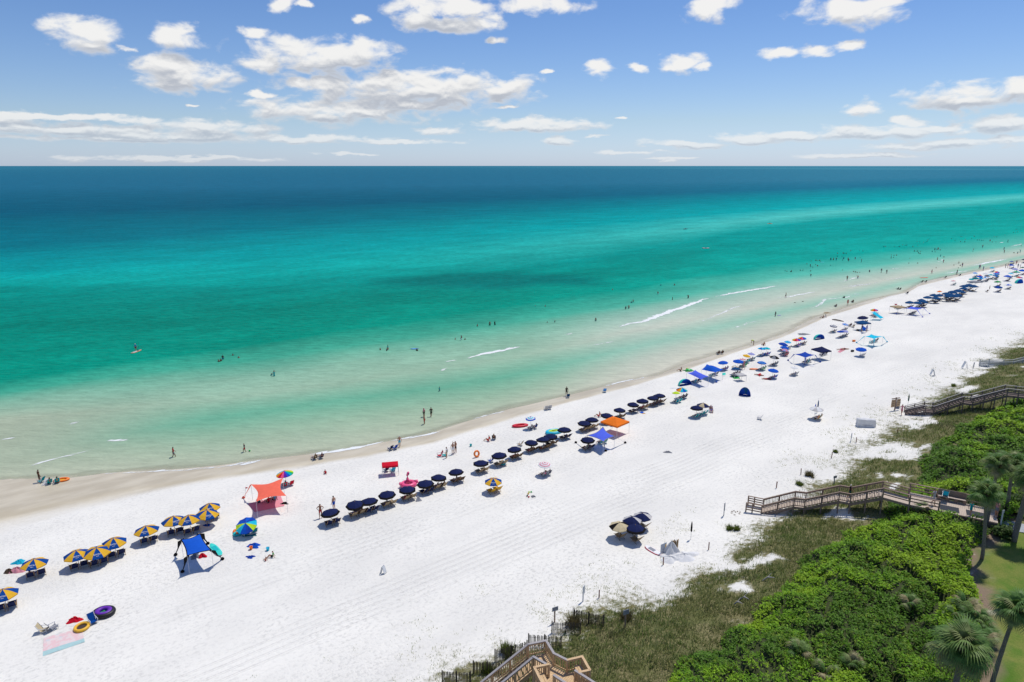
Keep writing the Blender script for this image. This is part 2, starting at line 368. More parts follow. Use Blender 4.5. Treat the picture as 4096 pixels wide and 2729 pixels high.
# ------------------------------------------------------------------ ground
def sand_material():
    k = NT('beach_ground'); sn_ = k.attr('SN').outputs['Vector']
    wet = k.attr('wet').outputs['Fac']; veg = k.attr('veg').outputs['Fac']; lawn = k.attr('lawn').outputs['Fac']; mul = k.attr('mulch').outputs['Fac']; trk = k.attr('track').outputs['Fac']
    big = k.noise(sn_, .10, 6, .62, (.6, 1.2, 1)); fine = k.noise(sn_, 3.4, 4, .65, (.75, 1, 1)); foot = k.noise(sn_, 5.5, 2, .6, (1, .7, 1))
    # small pocks left by feet
    vor = k.n('ShaderNodeTexVoronoi', feature='F1'); k.put(vor.inputs['Vector'], sn_); vor.inputs['Scale'].default_value = 2.3
    pock = k.mr(vor.outputs['Distance'], .08, .34, 0, 1)
    dry = k.mix(k.mr(big, .3, .7, 0, 1), (.70, .68, .625), (.81, .785, .715))
    dry = k.mix(k.math('MULTIPLY', k.mr(fine, .36, .52, .62, 0), k.mr(k.noise(sn_, .13, 3, .6), .35, .65, .35, 1.0)), dry, (.53, .515, .475))  # footprint hollows darkened in the colour, as if shaded
    wetc = k.mix(k.mr(k.noise(sn_, .25, 4, .55, (.5, 1.6, 1)), .35, .65, 0, 1), srgb(184, 173, 150), srgb(203, 193, 171))
    soft = k.math('ADD', wet, k.math('MULTIPLY', k.math('SUBTRACT', k.noise(sn_, .35, 4, .6, (.5, 1, 1)), .5), .5))
    c = k.mix(k.mr(soft, .18, .75, 0, 1), dry, wetc)
    litter = k.mix(k.mr(k.noise(sn_, 4.5, 4, .7), .3, .7, 0, 1), (.085, .085, .030), (.27, .235, .115)); litter = k.mix(k.mr(k.noise(sn_, .5, 4, .6), .42, .62, 0, .7), litter, (.115, .13, .038))
    bare = k.mr(k.math('ADD', k.noise(sn_, 1.4, 5, .68), k.math('MULTIPLY', veg, .62)), .70, .98, 0, 1)
    c = k.mix(bare, c, litter)
    lg = k.mix(k.mr(k.noise(sn_, .35, 4, .6), .35, .62, 0, 1), (.085, .175, .014), (.20, .22, .045))
    lg = k.mix(k.mr(k.noise(sn_, 9, 3, .7), .3, .7, .0, .45), lg, (.05, .10, .01))
    mulc = k.mix(k.noise(sn_, 7, 3, .7), (.15, .11, .075), (.30, .22, .155))
    mulc = k.mix(k.mr(k.noise(sn_, .6, 3, .6), .58, .68, 0, .8), mulc, (.55, .48, .4))
    c = k.mix(mul, c, mulc); c = k.mix(lawn, c, lg)
    k.put(k.b.inputs['Base Color'], c)
    k.put(k.b.inputs['Roughness'], k.mr(wet, .5, 1.0, .9, .42)); k.b.inputs['Specular IOR Level'].default_value = .25
    # relief
    drym = k.mr(wet, .05, .35, 1, .0)
    wv = k.n('ShaderNodeTexWave', wave_type='BANDS', bands_direction='Y'); k.put(wv.inputs['Vector'], sn_); wv.inputs['Scale'].default_value = .42; wv.inputs['Distortion'].default_value = 3.0; wv.inputs['Detail'].default_value = 1; wv.inputs['Detail Scale'].default_value = .12
    rut = k.math('MULTIPLY', k.mr(wv.outputs['Fac'], .72, .95, 0, 1), k.math('MULTIPLY', trk, k.mr(k.noise(sn_, .16, 2, .4, (.05, 1.0, 1)), .50, .58, 0, 1)))
    h = k.math('ADD', k.math('MULTIPLY', fine, .7), k.math('MULTIPLY', foot, .45)); h = k.math('ADD', h, k.math('MULTIPLY', pock, .12))
    h = k.math('MULTIPLY', h, k.math('SUBTRACT', 1.0, k.math('MULTIPLY', trk, .62)))
    h = k.math('SUBTRACT', h, k.math('MULTIPLY', rut, .65))
    h = k.math('MULTIPLY', h, k.math('MULTIPLY', drym, k.mr(k.noise(sn_, .09, 3, .6), .35, .65, .35, 1.15)))
    k.put(k.b.inputs['Normal'], k.bump(h, .8, .11))
    return k.m
def spaced(lo, hi, step, far_lo, far_hi, g=1.25):
    mid = list(np.arange(lo, hi + 1e-6, step)); a = []; d = step; v = hi
    while v < far_hi: d *= g; v += d; a.append(v)
    b = []; d = step; v = lo
    while v > far_lo: d *= g; v -= d; b.append(v)
    return np.array(b[::-1] + mid + a)
S_G = spaced(-30, 330, 1.2, -6000, 9000); N_G = spaced(-2, 150, .9, -3000, 320)
s, n, V, Fq = gridmesh('ground', S_G, N_G, terr, None)
nw = nf(L_WATER, s); nd = np.minimum(nf(L_DRY, s), nw - 1); ntoe = nf(L_TOE, s); nth = nf(L_THK, s); nl = nf(L_LAWN, s)
wet = 1 - np.clip((nw - n) / (nw - nd) - .35, 0, 1) * 1.0 / 1.0
wet = np.clip(1 - np.clip(((nw - n) / (nw - nd) - .62) / .62, 0, 1), 0, 1)
veg = sstep(-5, 6, ntoe - n + (fbm(s * .3, n * .3, 3) - .5) * 7) * (.12 + .88 * np.maximum(sstep(.29, .43, fbm(s * .30, n * .30, 4) + (fbm(s * .09 + 9, n * .09, 3) - .5) * .35), sstep(-2, 2, nth - n)))
mulch = sstep(-1.0, -.4, nl - n + (fbm(s * .5, n * .5, 2) - .5) * .8 + 1.2)
lawn = sstep(.6, 1.1, nl - n + (fbm(s * .8, n * .8, 2) - .5) * 1.2 + .7)
track = sstep(7, 10, n - ntoe) * (1 - sstep(19, 25, n - ntoe + 5 * (fbm(s * .03, n * .0 + 2, 2) - .5)))
gme = npmesh('ground', V, Fq, sand_material(), smooth=True, floats=dict(wet=wet, veg=veg, lawn=lawn, mulch=mulch, track=track), uv=np.column_stack([s, n]))
go = link('beach_ground', gme); go['kind'] = 'structure'

# ------------------------------------------------------------------ sea: colour follows depth over the bars, with painted reflection, glare and ripples
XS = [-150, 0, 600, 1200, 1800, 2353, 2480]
ISO = [  # colour (as in daylight, sky reflection put into the farthest), photo rows at the columns above
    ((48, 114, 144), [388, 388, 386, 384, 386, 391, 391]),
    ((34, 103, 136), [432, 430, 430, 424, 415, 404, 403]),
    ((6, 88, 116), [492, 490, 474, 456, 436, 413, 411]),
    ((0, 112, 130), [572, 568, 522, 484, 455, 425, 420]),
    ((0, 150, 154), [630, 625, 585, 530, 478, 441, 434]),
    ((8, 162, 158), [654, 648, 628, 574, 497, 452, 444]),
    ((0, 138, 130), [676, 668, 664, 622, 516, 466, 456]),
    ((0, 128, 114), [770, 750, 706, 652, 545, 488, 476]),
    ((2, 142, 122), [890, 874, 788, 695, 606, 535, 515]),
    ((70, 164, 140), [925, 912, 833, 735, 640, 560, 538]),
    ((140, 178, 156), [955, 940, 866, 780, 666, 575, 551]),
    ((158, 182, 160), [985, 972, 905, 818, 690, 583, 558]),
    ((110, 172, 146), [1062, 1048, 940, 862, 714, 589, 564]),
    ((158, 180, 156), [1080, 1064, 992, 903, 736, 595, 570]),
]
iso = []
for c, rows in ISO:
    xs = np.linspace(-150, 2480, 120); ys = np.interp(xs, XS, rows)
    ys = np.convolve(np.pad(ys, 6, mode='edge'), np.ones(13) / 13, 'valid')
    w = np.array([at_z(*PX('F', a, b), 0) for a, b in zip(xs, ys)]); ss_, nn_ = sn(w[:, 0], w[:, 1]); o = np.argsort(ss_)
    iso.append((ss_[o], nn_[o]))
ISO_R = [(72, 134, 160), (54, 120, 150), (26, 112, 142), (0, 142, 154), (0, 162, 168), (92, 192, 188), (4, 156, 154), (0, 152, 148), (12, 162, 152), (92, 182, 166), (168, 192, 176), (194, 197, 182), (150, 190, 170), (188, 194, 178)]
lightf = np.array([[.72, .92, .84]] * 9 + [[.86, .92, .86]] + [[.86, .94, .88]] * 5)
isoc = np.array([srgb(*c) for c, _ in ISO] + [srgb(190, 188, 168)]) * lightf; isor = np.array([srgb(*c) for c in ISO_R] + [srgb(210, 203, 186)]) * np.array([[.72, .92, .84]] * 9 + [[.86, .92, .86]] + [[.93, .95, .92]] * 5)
S_W = np.unique(np.concatenate([spaced(-60, 420, 2.5, -90000, 90000, 1.18)])); N_W = spaced(30, 330, 1.6, 10, 120000, 1.10)
s, n, V, Fq = gridmesh('sea', S_W, N_W, lambda s, n: s * 0, None)
NK = np.array([np.interp(s, a, b) for a, b in iso] + [nf(L_WATER, s)])        # from far to near, n falling
for i in range(1, len(NK)): NK[i] = np.minimum(NK[i], NK[i - 1] - .8)
warp = (fbm(s * .02, n * .05, 4) - .5) * np.clip((n - nf(L_WATER, s)) * .22, 0, 14)
q = n + warp
mixr = sstep(.3, 2.1, s / np.maximum(n, 20.0))        # towards the far right paler bars, and haze and glare put into open-water colour
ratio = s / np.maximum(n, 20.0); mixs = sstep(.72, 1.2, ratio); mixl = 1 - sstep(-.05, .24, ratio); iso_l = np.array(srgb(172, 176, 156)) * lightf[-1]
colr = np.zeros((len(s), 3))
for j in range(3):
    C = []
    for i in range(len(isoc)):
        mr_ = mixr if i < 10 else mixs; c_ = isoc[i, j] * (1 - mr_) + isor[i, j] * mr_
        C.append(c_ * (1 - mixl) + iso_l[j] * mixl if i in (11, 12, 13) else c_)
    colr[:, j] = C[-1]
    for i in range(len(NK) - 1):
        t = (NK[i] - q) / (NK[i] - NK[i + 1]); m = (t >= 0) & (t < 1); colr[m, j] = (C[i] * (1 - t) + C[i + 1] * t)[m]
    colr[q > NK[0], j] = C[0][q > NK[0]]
# a deeper hole beyond the bar
hc, h1, h2 = at_z(1950, 1120, 0), at_z(2480, 1120, 0), at_z(1950, 1084, 0); wx, wy = xy(s, n); ax1 = (h1 - hc)[:2]; ax2 = (h2 - hc)[:2]
det = ax1[0] * ax2[1] - ax1[1] * ax2[0]; du, dv = wx - hc[0], wy - hc[1]; ea = (du * ax2[1] - dv * ax2[0]) / det; eb = (ax1[0] * dv - ax1[1] * du) / det
hole = (1 - sstep(.45, 1.05, np.hypot(ea, eb) + (fbm(s * .05, n * .08, 3) - .5) * .5)) * .95; colr = colr * (1 - hole[:, None]) + (np.array(srgb(0, 116, 112)) * lightf[0])[None] * hole[:, None]
dwat = n - nf(L_WATER, s)
keep_v = dwat > -14
def sea_material():
    k = NT('sea_water'); sn_ = k.attr('SN').outputs['Vector']; col = k.attr('Col').outputs['Color']; off = k.attr('off').outputs['Fac']
    geo = k.n('ShaderNodeNewGeometry'); pos = geo.outputs['Position']
    # weed and sand patches seen through, then ripple light and dark painted into colour
    p1 = k.noise(sn_, .06, 6, .62, (.5, 1.6, 1))
    p3 = k.noise(pos, .9, 6, .78, (.35, 1.0, 1)); p4 = k.noise(pos, .05, 7, .8, (.5, 1.0, 1))
    m = k.mr(p1, .3, .7, .90, 1.10); m = k.math('MULTIPLY', m, k.mr(p3, .28, .72, .74, 1.26)); m = k.math('MULTIPLY', m, k.mr(p4, .3, .7, .88, 1.12))
    m = k.math('ADD', 1.0, k.math('MULTIPLY', k.math('SUBTRACT', m, 1.0), k.mr(off, 15, 80, .38, 1.0)))
    sc = k.n('ShaderNodeVectorMath', operation='SCALE'); k.put(sc.inputs[0], col); k.put(sc.inputs['Scale'], m)
    df = k.n('ShaderNodeBsdfDiffuse'); k.put(df.inputs[0], sc.outputs[0]); gl = k.n('ShaderNodeBsdfGlossy'); gl.inputs['Roughness'].default_value = .05
    w1 = k.noise(pos, .55, 3, .55, (.42, 1.0, 1)); w2 = k.noise(pos, 2.3, 3, .6, (.6, 1.0, 1))
    b = k.bump(w1, .6, .7); b = k.bump(w2, .6, .12, b)
    fr = k.n('ShaderNodeFresnel'); fr.inputs[0].default_value = 1.33; k.put(fr.inputs['Normal'], b); k.put(gl.inputs['Normal'], b); k.put(df.inputs['Normal'], b)
    sea_ = k.n('ShaderNodeMixShader'); k.put(sea_.inputs[0], k.math('MINIMUM', k.math('MULTIPLY', fr.outputs[0], .3), .03)); k.put(sea_.inputs[1], df.outputs[0]); k.put(sea_.inputs[2], gl.outputs[0])
    k.t.nodes.remove(k.b)
    tr = k.n('ShaderNodeBsdfTransparent'); k.put(tr.inputs[0], (.96, .98, .97, 1)); ms = k.n('ShaderNodeMixShader')
    edge = k.math('ADD', off, k.math('MULTIPLY', k.math('SUBTRACT', k.noise(sn_, .22, 4, .6, (.4, 1.2, 1)), .5), 4.0))
    k.put(ms.inputs[0], k.mr(edge, -1.2, 2.2, .05, 1.0)); k.put(ms.inputs[1], tr.outputs[0]); k.put(ms.inputs[2], sea_.outputs[0])
    k.put(k.out.inputs[0], ms.outputs[0]); return k.m
fk = keep_v[Fq].all(1); Fq = Fq[fk]
used = np.unique(Fq); rem = np.full(len(V), -1); rem[used] = np.arange(len(used)); Fq = rem[Fq]
sea = link('sea', npmesh('sea', V[used], Fq, sea_material(), col=colr[used], smooth=True, floats=dict(off=dwat[used]), uv=np.column_stack([s, n])[used])); sea['kind'] = 'structure'

# foam lines
def foam_material():
    k = NT('foam'); sn_ = k.attr('SN').outputs['Vector']; e = k.attr('edge').outputs['Fac']
    k.put(k.b.inputs['Base Color'], (.82, .84, .83, 1)); k.b.inputs['Roughness'].default_value = .8
    a = k.math('ADD', k.noise(sn_, 1.1, 5, .7, (.35, 1.6, 1)), k.math('MULTIPLY', e, .55))
    tr = k.n('ShaderNodeBsdfTransparent'); ms = k.n('ShaderNodeMixShader'); k.put(ms.inputs[0], k.math('MULTIPLY', k.mr(a, .62, .80, 0, 1), .92)); k.put(ms.inputs[1], tr.outputs[0]); k.put(ms.inputs[2], k.b.outputs[0])
    k.put(k.out.inputs[0], ms.outputs[0]); return k.m
FOAM = [  # photo polyline, width in metres, strength
    ('F', [(1422,750),(1480,738),(1540,716),(1590,698),(1625,685)], 3.2, .95), ('F', [(1640,682),(1690,672),(1740,664),(1790,656)], 1.5, .7),
    ('F', [(1070,824),(1110,814),(1150,806),(1195,795)], 1.2, .8), ('F', [(1010,853),(1030,846)], .8, .6), ('F', [(1020,832),(1050,826)], .8, .6), ('F', [(1290,772),(1320,765)], .8, .5), ('F', [(1330,800),(1380,790),(1440,778)], .8, .4),
    ('F', [(0,1084),(60,1070),(130,1052),(230,1028),(262,1020)], .7, .42), ('F', [(240,1015),(310,1010)], .8, .55), ('F', [(0,1010),(45,1004)], .9, .5), ('F', [(150,976),(190,968)], .7, .45),
    ('F', [(170,1097),(244,1088),(330,1085),(420,1080),(500,1072),(574,1062),(605,1056),(640,1050)], .7, .48), ('F', [(520,1071),(580,1061),(612,1054)], 1.0, .6), ('F', [(700,1046),(785,1036),(830,1028),(883,1016)], .9, .75), ('F', [(883,1016),(940,1006),(981,999),(1030,984)], .7, .6),
    ('F', [(1074,968),(1120,953),(1172,940)], .6, .45), ('F', [(1380,890),(1440,876),(1490,866)], .7, .55), ('F', [(1590,745),(1640,727),(1690,706),(1740,692)], .8, .5), ('F', [(1680,758),(1720,742),(1760,735)], .8, .45),
    ('F', [(1930,648),(1960,640),(1990,634)], .9, .5), ('q', [(1360,690),(1450,640),(1520,632),(1610,615)], 1.0, .55), ('q', [(1500,587),(1600,573),(1700,562)], .9, .5), ('q', [(1650,555),(1760,545),(1870,530)], .9, .4),
    ('f', [(600,590),(750,575),(1000,545)], 1.0, .5), ('f', [(1850,382),(1960,365),(2060,345),(2210,320)], 1.4, .8), ('f', [(1590,462),(1700,445),(1850,428)], 1.1, .6), ('f', [(860,700),(1050,690),(1230,655)], .8, .4), ('f', [(1090,415),(1180,408)], 1.0, .5), ('f', [(2220,205),(2350,172)], 1.3, .5), ('f', [(0,690),(200,665),(420,622)], 1.0, .65), ('f', [(600,655),(840,645)], .8, .4),
    ('l', [(290,965),(345,962)], 1.2, .7), ('l', [(380,940),(480,920)], 1.2, .6), ('l', [(1740,530),(1840,515)], 1.3, .6), ('l', [(1960,620),(2180,630)], 1.3, .5),
]
fv, ff, fe, fs_ = [], [], [], []
for c, pts, wdt, stg in FOAM:
    w = np.array([at_z(*PX(c, a, b), .02) for a, b in pts]); L = np.r_[0, np.cumsum(np.hypot(*np.diff(w[:, :2], axis=0).T))]
    k = max(6, int(L[-1] / .8)); t = np.linspace(0, L[-1], k); X = np.interp(t, L, w[:, 0]); Y = np.interp(t, L, w[:, 1])
    ss_, nn_ = sn(X, Y); nn_ = nn_ + (fbm(ss_ * .25, ss_ * 0 + len(fv) * .01, 3) - .5) * 1.4
    taper = np.sqrt(np.clip(np.sin(np.linspace(0.02, math.pi - .02, k)), 0, 1))
    base = len(fv); wdt = wdt * (1.0 if wdt > 3 else 1.9)
    for i in range(k):
        ww = wdt * (.35 + .65 * taper[i]) * (.6 + .8 * random.random())
        for j, (dn, ed) in enumerate(((-.5, -1.0), (-.2, stg), (.15, stg * .7), (.9, -1.0))):
            x_, y_ = xy(ss_[i], nn_[i] + dn * ww); zt = max(float(terr(ss_[i], nn_[i] + dn * ww)), 0.0)
            fv.append((x_, y_, zt + .035)); fe.append((ed if ed > 0 else ed) * (1.0) - (1 - taper[i]) * .5); fs_.append((ss_[i], nn_[i] + dn * ww))
    for i in range(k - 1):
        for j in range(3): a = base + i * 4 + j; ff.append((a, a + 4, a + 5, a + 1))
foam = link('sea_foam', npmesh('sea_foam', np.array(fv), np.array(ff), foam_material(), floats=dict(edge=np.array(fe)), uv=np.array(fs_))); foam['kind'] = 'stuff'

# ------------------------------------------------------------------ wooden beams and boardwalks
_cube = {}
def cube_mesh(m):
    if m.name not in _cube:
        b = MB(); b.box((0, 0, 0), (1, 1, 1)); _cube[m.name] = b.mesh('beam_' + m.name, m)
    return _cube[m.name]
def beam(name, root, p0, p1, w, h, m, up=(0, 0, 1)):
    """box from p0 to p1 (world), w across, h in the up direction"""
    p0 = Vector(p0); p1 = Vector(p1); d = p1 - p0; y = d.normalized(); x = y.cross(Vector(up))
    if x.length < 1e-4: x = Vector((1, 0, 0))
    x.normalize(); z = x.cross(y); M = Matrix((x * w, y * d.length, z * h)).transposed().to_4x4(); M.translation = (p0 + p1) / 2
    return link(name, cube_mesh(m), root, Matrix.Translation(-root.location) @ M)
def lerp(a, b, t): return Vector(a) * (1 - t) + Vector(b) * t
def railing(root, pts, m_post, m_cap, m_mid, style, z_rail=1.0, post_to_ground=True, spacing=1.7, first=True, last=True):
    """pts are deck-edge points; one rail run along them"""
    pts = [Vector(p) for p in pts]
    for i in range(len(pts) - 1):
        a, b = pts[i], pts[i + 1]; L = (b - a).length; k = max(1, round(L / spacing)); U = Vector((0, 0, 1))
        for j in range(k + 1):
            if j == k and i < len(pts) - 2: continue
            q = lerp(a, b, j / k); zb = min(tz(q.x, q.y) - .25, q.z - .3) if post_to_ground else q.z - .25
            beam('post', root, (q.x, q.y, zb), q + U * (z_rail - .04), .13, .13, m_post, up=(b - a).normalized())
        ext = (b - a).normalized() * .05
        beam('handrail', root, a + U * z_rail - ext, b + U * z_rail + ext, .17, .05, m_cap)
        if style == 'baluster':
            beam('rail', root, a + U * (z_rail - .12), b + U * (z_rail - .12), .05, .09, m_mid)
            beam('rail', root, a + U * .14, b + U * .14, .05, .09, m_mid)
            n = max(2, int(L / .16))
            for j in range(1, n):
                q = lerp(a, b, j / n); beam('baluster', root, q + U * .12, q + U * (z_rail - .1), .045, .045, m_mid, up=(b - a).normalized())
        elif style == 'horizontal':
            for hh in (.22, .48, .74): beam('rail', root, a + U * hh, b + U * hh, .05, .12, m_mid)
        elif style == 'two':
            for hh in (.36, .68): beam('rail', root, a + U * hh, b + U * hh, .05, .11, m_mid)
def walkway(root, near, width, side, mats, style, rails=(True, True), steps=.16, flags=None, plank=.15):
    """near: deck-edge points (x, y, z); side: lateral unit vector towards the far edge"""
    m_post, m_cap, m_mid, m_deck = mats; near = [Vector(p) for p in near]; off = [Vector((*side, 0)) * width for _ in near]
    far = [a + b for a, b in zip(near, off)]
    for i in range(len(near) - 1):
        a, b, c, d = near[i], near[i + 1], far[i], far[i + 1]; dz = b.z - a.z; L = (b - a).length
        if abs(dz) > .5:                       # stairs
            n = max(2, round(abs(dz) / steps))
            for j in range(n):
                t = (j + .5) / n; p = lerp(a, b, t); q = lerp(c, d, t); z = a.z + dz * (j + 1) / n
                run = math.hypot(b.x - a.x, b.y - a.y) / n
                beam('tread', root, (p.x, p.y, z - .025), (q.x, q.y, z - .025), run * 1.08, .05, m_deck)
            for e, f in ((a, b), (c, d)): beam('stringer', root, e - Vector((0, 0, .18)), f - Vector((0, 0, .18)), .06, .28, m_mid)
        else:
            n = max(1, round(L / plank))
            for j in range(n):
                t = (j + .5) / n; p = lerp(a, b, t); q = lerp(c, d, t)
                beam('plank', root, p - Vector((0, 0, .02)), q - Vector((0, 0, .02)), L / n * .93, .04, m_deck)
            for e, f in ((a, b), (c, d)): beam('joist', root, e - Vector((0, 0, .15)), f - Vector((0, 0, .15)), .06, .2, m_mid)
    if rails[0]: railing(root, near, m_post, m_cap, m_mid, style)
    if rails[1]: railing(root, far, m_post, m_cap, m_mid, style)
    return near, far
def pz(c, x, y, z): return Vector(at_z(*PX(c, x, y), z))

# middle boardwalk: stairs up from the sand, then a level deck to the lawn
Z1, Z2, Z3 = 2.8, 4.2, 5.6
r = thing('boardwalk', 'long brown wooden boardwalk with stairs up over the dune to the lawn', 'boardwalk', pz('i', 290, 505, tz(27, 67)))
MID = [pz('i', 285, 505, 1.35), pz('i', 540, 445, Z1), pz('i', 625, 455, Z1), pz('i', 895, 400, Z2), pz('i', 985, 417, Z2), pz('i', 1240, 372, Z3), pz('i', 1450, 430, Z3)]
hd = (MID[-1] - MID[0]); hd.z = 0; hd.normalize(); SIDE = Vector((-hd.y, hd.x)); SIDE = SIDE if SIDE.y > 0 else -SIDE
mm = (WOOD_BROWN, WOOD_BROWN, WOOD_BROWN, WOOD_DECK)
walkway(r, MID[:6], 1.7, SIDE, mm, 'baluster')
walkway(r, MID[5:], 1.7, SIDE, mm, 'two')
# flared foot of the stairs
S3 = Vector((*SIDE, 0)); H3 = Vector((hd.x, hd.y, 0)); g0 = MID[0].copy()
for e, sgn in ((g0, -1), (g0 + S3 * 1.7, 1)):
    railing(r, [e, e - H3 * .95, e - H3 * 1.0 + S3 * (.02 * sgn) - H3 * .6], WOOD_BROWN, WOOD_BROWN, WOOD_BROWN, 'horizontal', spacing=1.2)
# level deck
D0, D1 = MID[6], pz('i', 2150, 575, Z3)
hd2 = (D1 - D0); hd2.z = 0; dl = hd2.length; hd2.normalize(); SD2 = Vector((-hd2.y, hd2.x, 0)); SD2 = SD2 if SD2.y > 0 else -SD2
walkway(r, [D0, D1], 3.0, SD2[:2], mm, 'two', rails=(False, False))
railing(r, [D0, lerp(D0, D1, .34)], WOOD_BROWN, WOOD_BROWN, WOOD_BROWN, 'two')
fe = [D0 + SD2 * 3.0, D1 + SD2 * 3.0]
railing(r, [fe[0], lerp(fe[0], fe[1], .34)], WOOD_BROWN, WOOD_BROWN, WOOD_BROWN, 'two')
railing(r, [lerp(fe[0], fe[1], .66), fe[1]], WOOD_BROWN, WOOD_BROWN, WOOD_BROWN, 'two')
a, b = lerp(fe[0], fe[1], .34), lerp(fe[0], fe[1], .66)
for hh in (.18, .38, .58, .78, .98): beam('back_board', r, a + Vector((0, 0, hh)), b + Vector((0, 0, hh)), .05, .19, WOOD_BROWN)
for o_ in (.25, .42): beam('bench_plank', r, a - SD2 * o_ + Vector((0, 0, .46)), b - SD2 * o_ + Vector((0, 0, .46)), .15, .05, WOOD_DECK)
for t in (.03, .35, .66, .97): beam('bench_leg', r, lerp(a, b, t) - SD2 * .33, lerp(a, b, t) - SD2 * .33 + Vector((0, 0, .43)), .12, .3, WOOD_BROWN, up=hd2)
beam('skirt_board', r, lerp(D0, D1, .36) - SD2 * .04 - Vector((0, 0, .32)), D1 - SD2 * .04 - Vector((0, 0, .32)), .05, .5, WOOD_DARK)
# shower panel frame at the deck end
sp = D1 + SD2 * 2.2
for o_ in (0, .5): beam('post', r, sp - hd2 * o_, sp - hd2 * o_ + Vector((0, 0, 1.5)), .12, .12, WOOD_BROWN, up=hd2)
beam('shower_board', r, sp + Vector((0, 0, 1.1)), sp - hd2 * .5 + Vector((0, 0, 1.1)), .06, .7, WOOD_TAN)
# bath mat runners lying on the deck
RUG = mat('dark_mesh_mat', (.05, .055, .065), .9, .2, 30, .1)
for k_, (t0, t1) in enumerate(((.36, .58), (.66, .86))):
    p, q = lerp(D0, D1, t0) + SD2 * .95, lerp(D0, D1, t1) + SD2 * .95
    m_ = MB(); m_.bar(p + Vector((0, 0, .012)) - D0, q + Vector((0, 0, .012)) - D0, 1.2, .012)
    o = m_.build('deck_mat', RUG); o.location = D0; tag(o, ('dark mesh mat on the deck, seaward of the two', 'dark mesh mat on the deck, nearer the lawn')[k_], 'mat', 'mats on the boardwalk deck')

# upper dark boardwalk
r = thing('boardwalk', 'dark brown boardwalk on tall posts beyond the covered white stack', 'boardwalk', pz('k', 705, 1140, 1.3))
UP = [pz('k', 705, 1138, 1.3), pz('k', 955, 1085, 2.5), pz('k', 1060, 1100, 2.5), pz('k', 1430, 978, 4.4), pz('k', 1550, 992, 4.4), pz('k', 1980, 882, 6.3), pz('k', 2260, 915, 6.3)]
hd = (UP[-1] - UP[0]); hd.z = 0; hd.normalize(); sd = Vector((-hd.y, hd.x)); sd = sd if sd.y > 0 else -sd
walkway(r, UP, 1.8, sd, (WOOD_DARK, WOOD_GREY, WOOD_DARK, WOOD_DARK), 'horizontal', steps=.19)
# far pale boardwalk
r = thing('boardwalk', 'pale grey weathered boardwalk, farthest up the beach', 'boardwalk', pz('k', 1632, 527, 1.35))
FB = [pz('k', 1632, 527, 1.35), pz('k', 1750, 520, 2.0), pz('k', 1935, 532, 2.1), pz('k', 2055, 530, 2.3), pz('k', 2290, 470, 3.5)]
hd = (FB[-1] - FB[0]); hd.z = 0; hd.normalize(); sd = Vector((-hd.y, hd.x)); sd = sd if sd.y > 0 else -sd
walkway(r, FB, 1.8, sd, (WOOD_WHITE,) * 4, 'horizontal', steps=.17)

# near boardwalk with bench alcoves at the bottom of the picture
ZD = 4.9
r = thing('boardwalk', 'tan boardwalk platform with bench alcoves and stairs at the bottom edge', 'boardwalk', pz('h', 1100, 1000, 3.5))
mN = (WOOD_TAN, WOOD_GREY, WOOD_TAN, WOOD_TAN); ZR = ZD + 1.0
def q(x, y, z=None): return pz('h', x, y, (ZR if z is None else z)) - Vector((0, 0, 1.0))
o0, o1, o2, o3 = q(970, 820), q(1140, 785), q(1213, 905), q(1340, 968)
a1, a2, a3 = q(1480, 935), q(1552, 1062), q(1450, 1085)
i0, i1 = q(1022, 937), q(1135, 1003)
c0, c1, c2 = q(1165, 1008), q(1030, 1037), q(1102, 1180)
# stairs go down to the left
dirS = (q(530, 1177, ZR - 1.9) - o0); st_len = Vector((dirS.x, dirS.y, 0)).length; dS = Vector((dirS.x, dirS.y, 0)).normalized()
sl = st_len * 1.55; dropz = 1.9 * 1.55
so = [o0, o0 + dS * sl - Vector((0, 0, dropz))]; si = [i0, i0 + dS * sl - Vector((0, 0, dropz))]
nst = round(dropz / .17)
for j in range(nst):
    t = (j + .5) / nst; p, w = lerp(so[0], so[1], t), lerp(si[0], si[1], t); z = ZD - dropz * j / nst
    beam('tread', r, (p.x, p.y, z - .2), (w.x, w.y, z - .2), sl / nst * .95, .05, WOOD_TAN)
for e in (so, si): beam('stringer', r, e[0] - Vector((0, 0, .2)), e[1] - Vector((0, 0, .2)), .06, .3, WOOD_TAN)
railing(r, [o0, so[1]], WOOD_TAN, WOOD_GREY, WOOD_TAN, 'baluster', spacing=1.5); railing(r, [i0, si[1]], WOOD_TAN, WOOD_GREY, WOOD_TAN, 'baluster', spacing=1.5)
for run, cap in (([o0, o1, o2, o3], WOOD_GREY), ([o3, a1, a2, a3], WOOD_TAN), ([i0, i1], WOOD_GREY), ([c0, c1, c2], WOOD_TAN)):
    railing(r, run, WOOD_TAN, cap, WOOD_TAN, 'baluster', spacing=1.6)
e0 = q(1415, 1067); e1 = q(1590, 1178) + (q(1590, 1178) - q(1415, 1067)) * .8; f0 = q(1215, 1112); f1 = f0 + (e1 - e0)
railing(r, [e0, e1], WOOD_TAN, WOOD_GREY, WOOD_TAN, 'baluster'); railing(r, [f0, f1], WOOD_TAN, WOOD_GREY, WOOD_TAN, 'baluster')
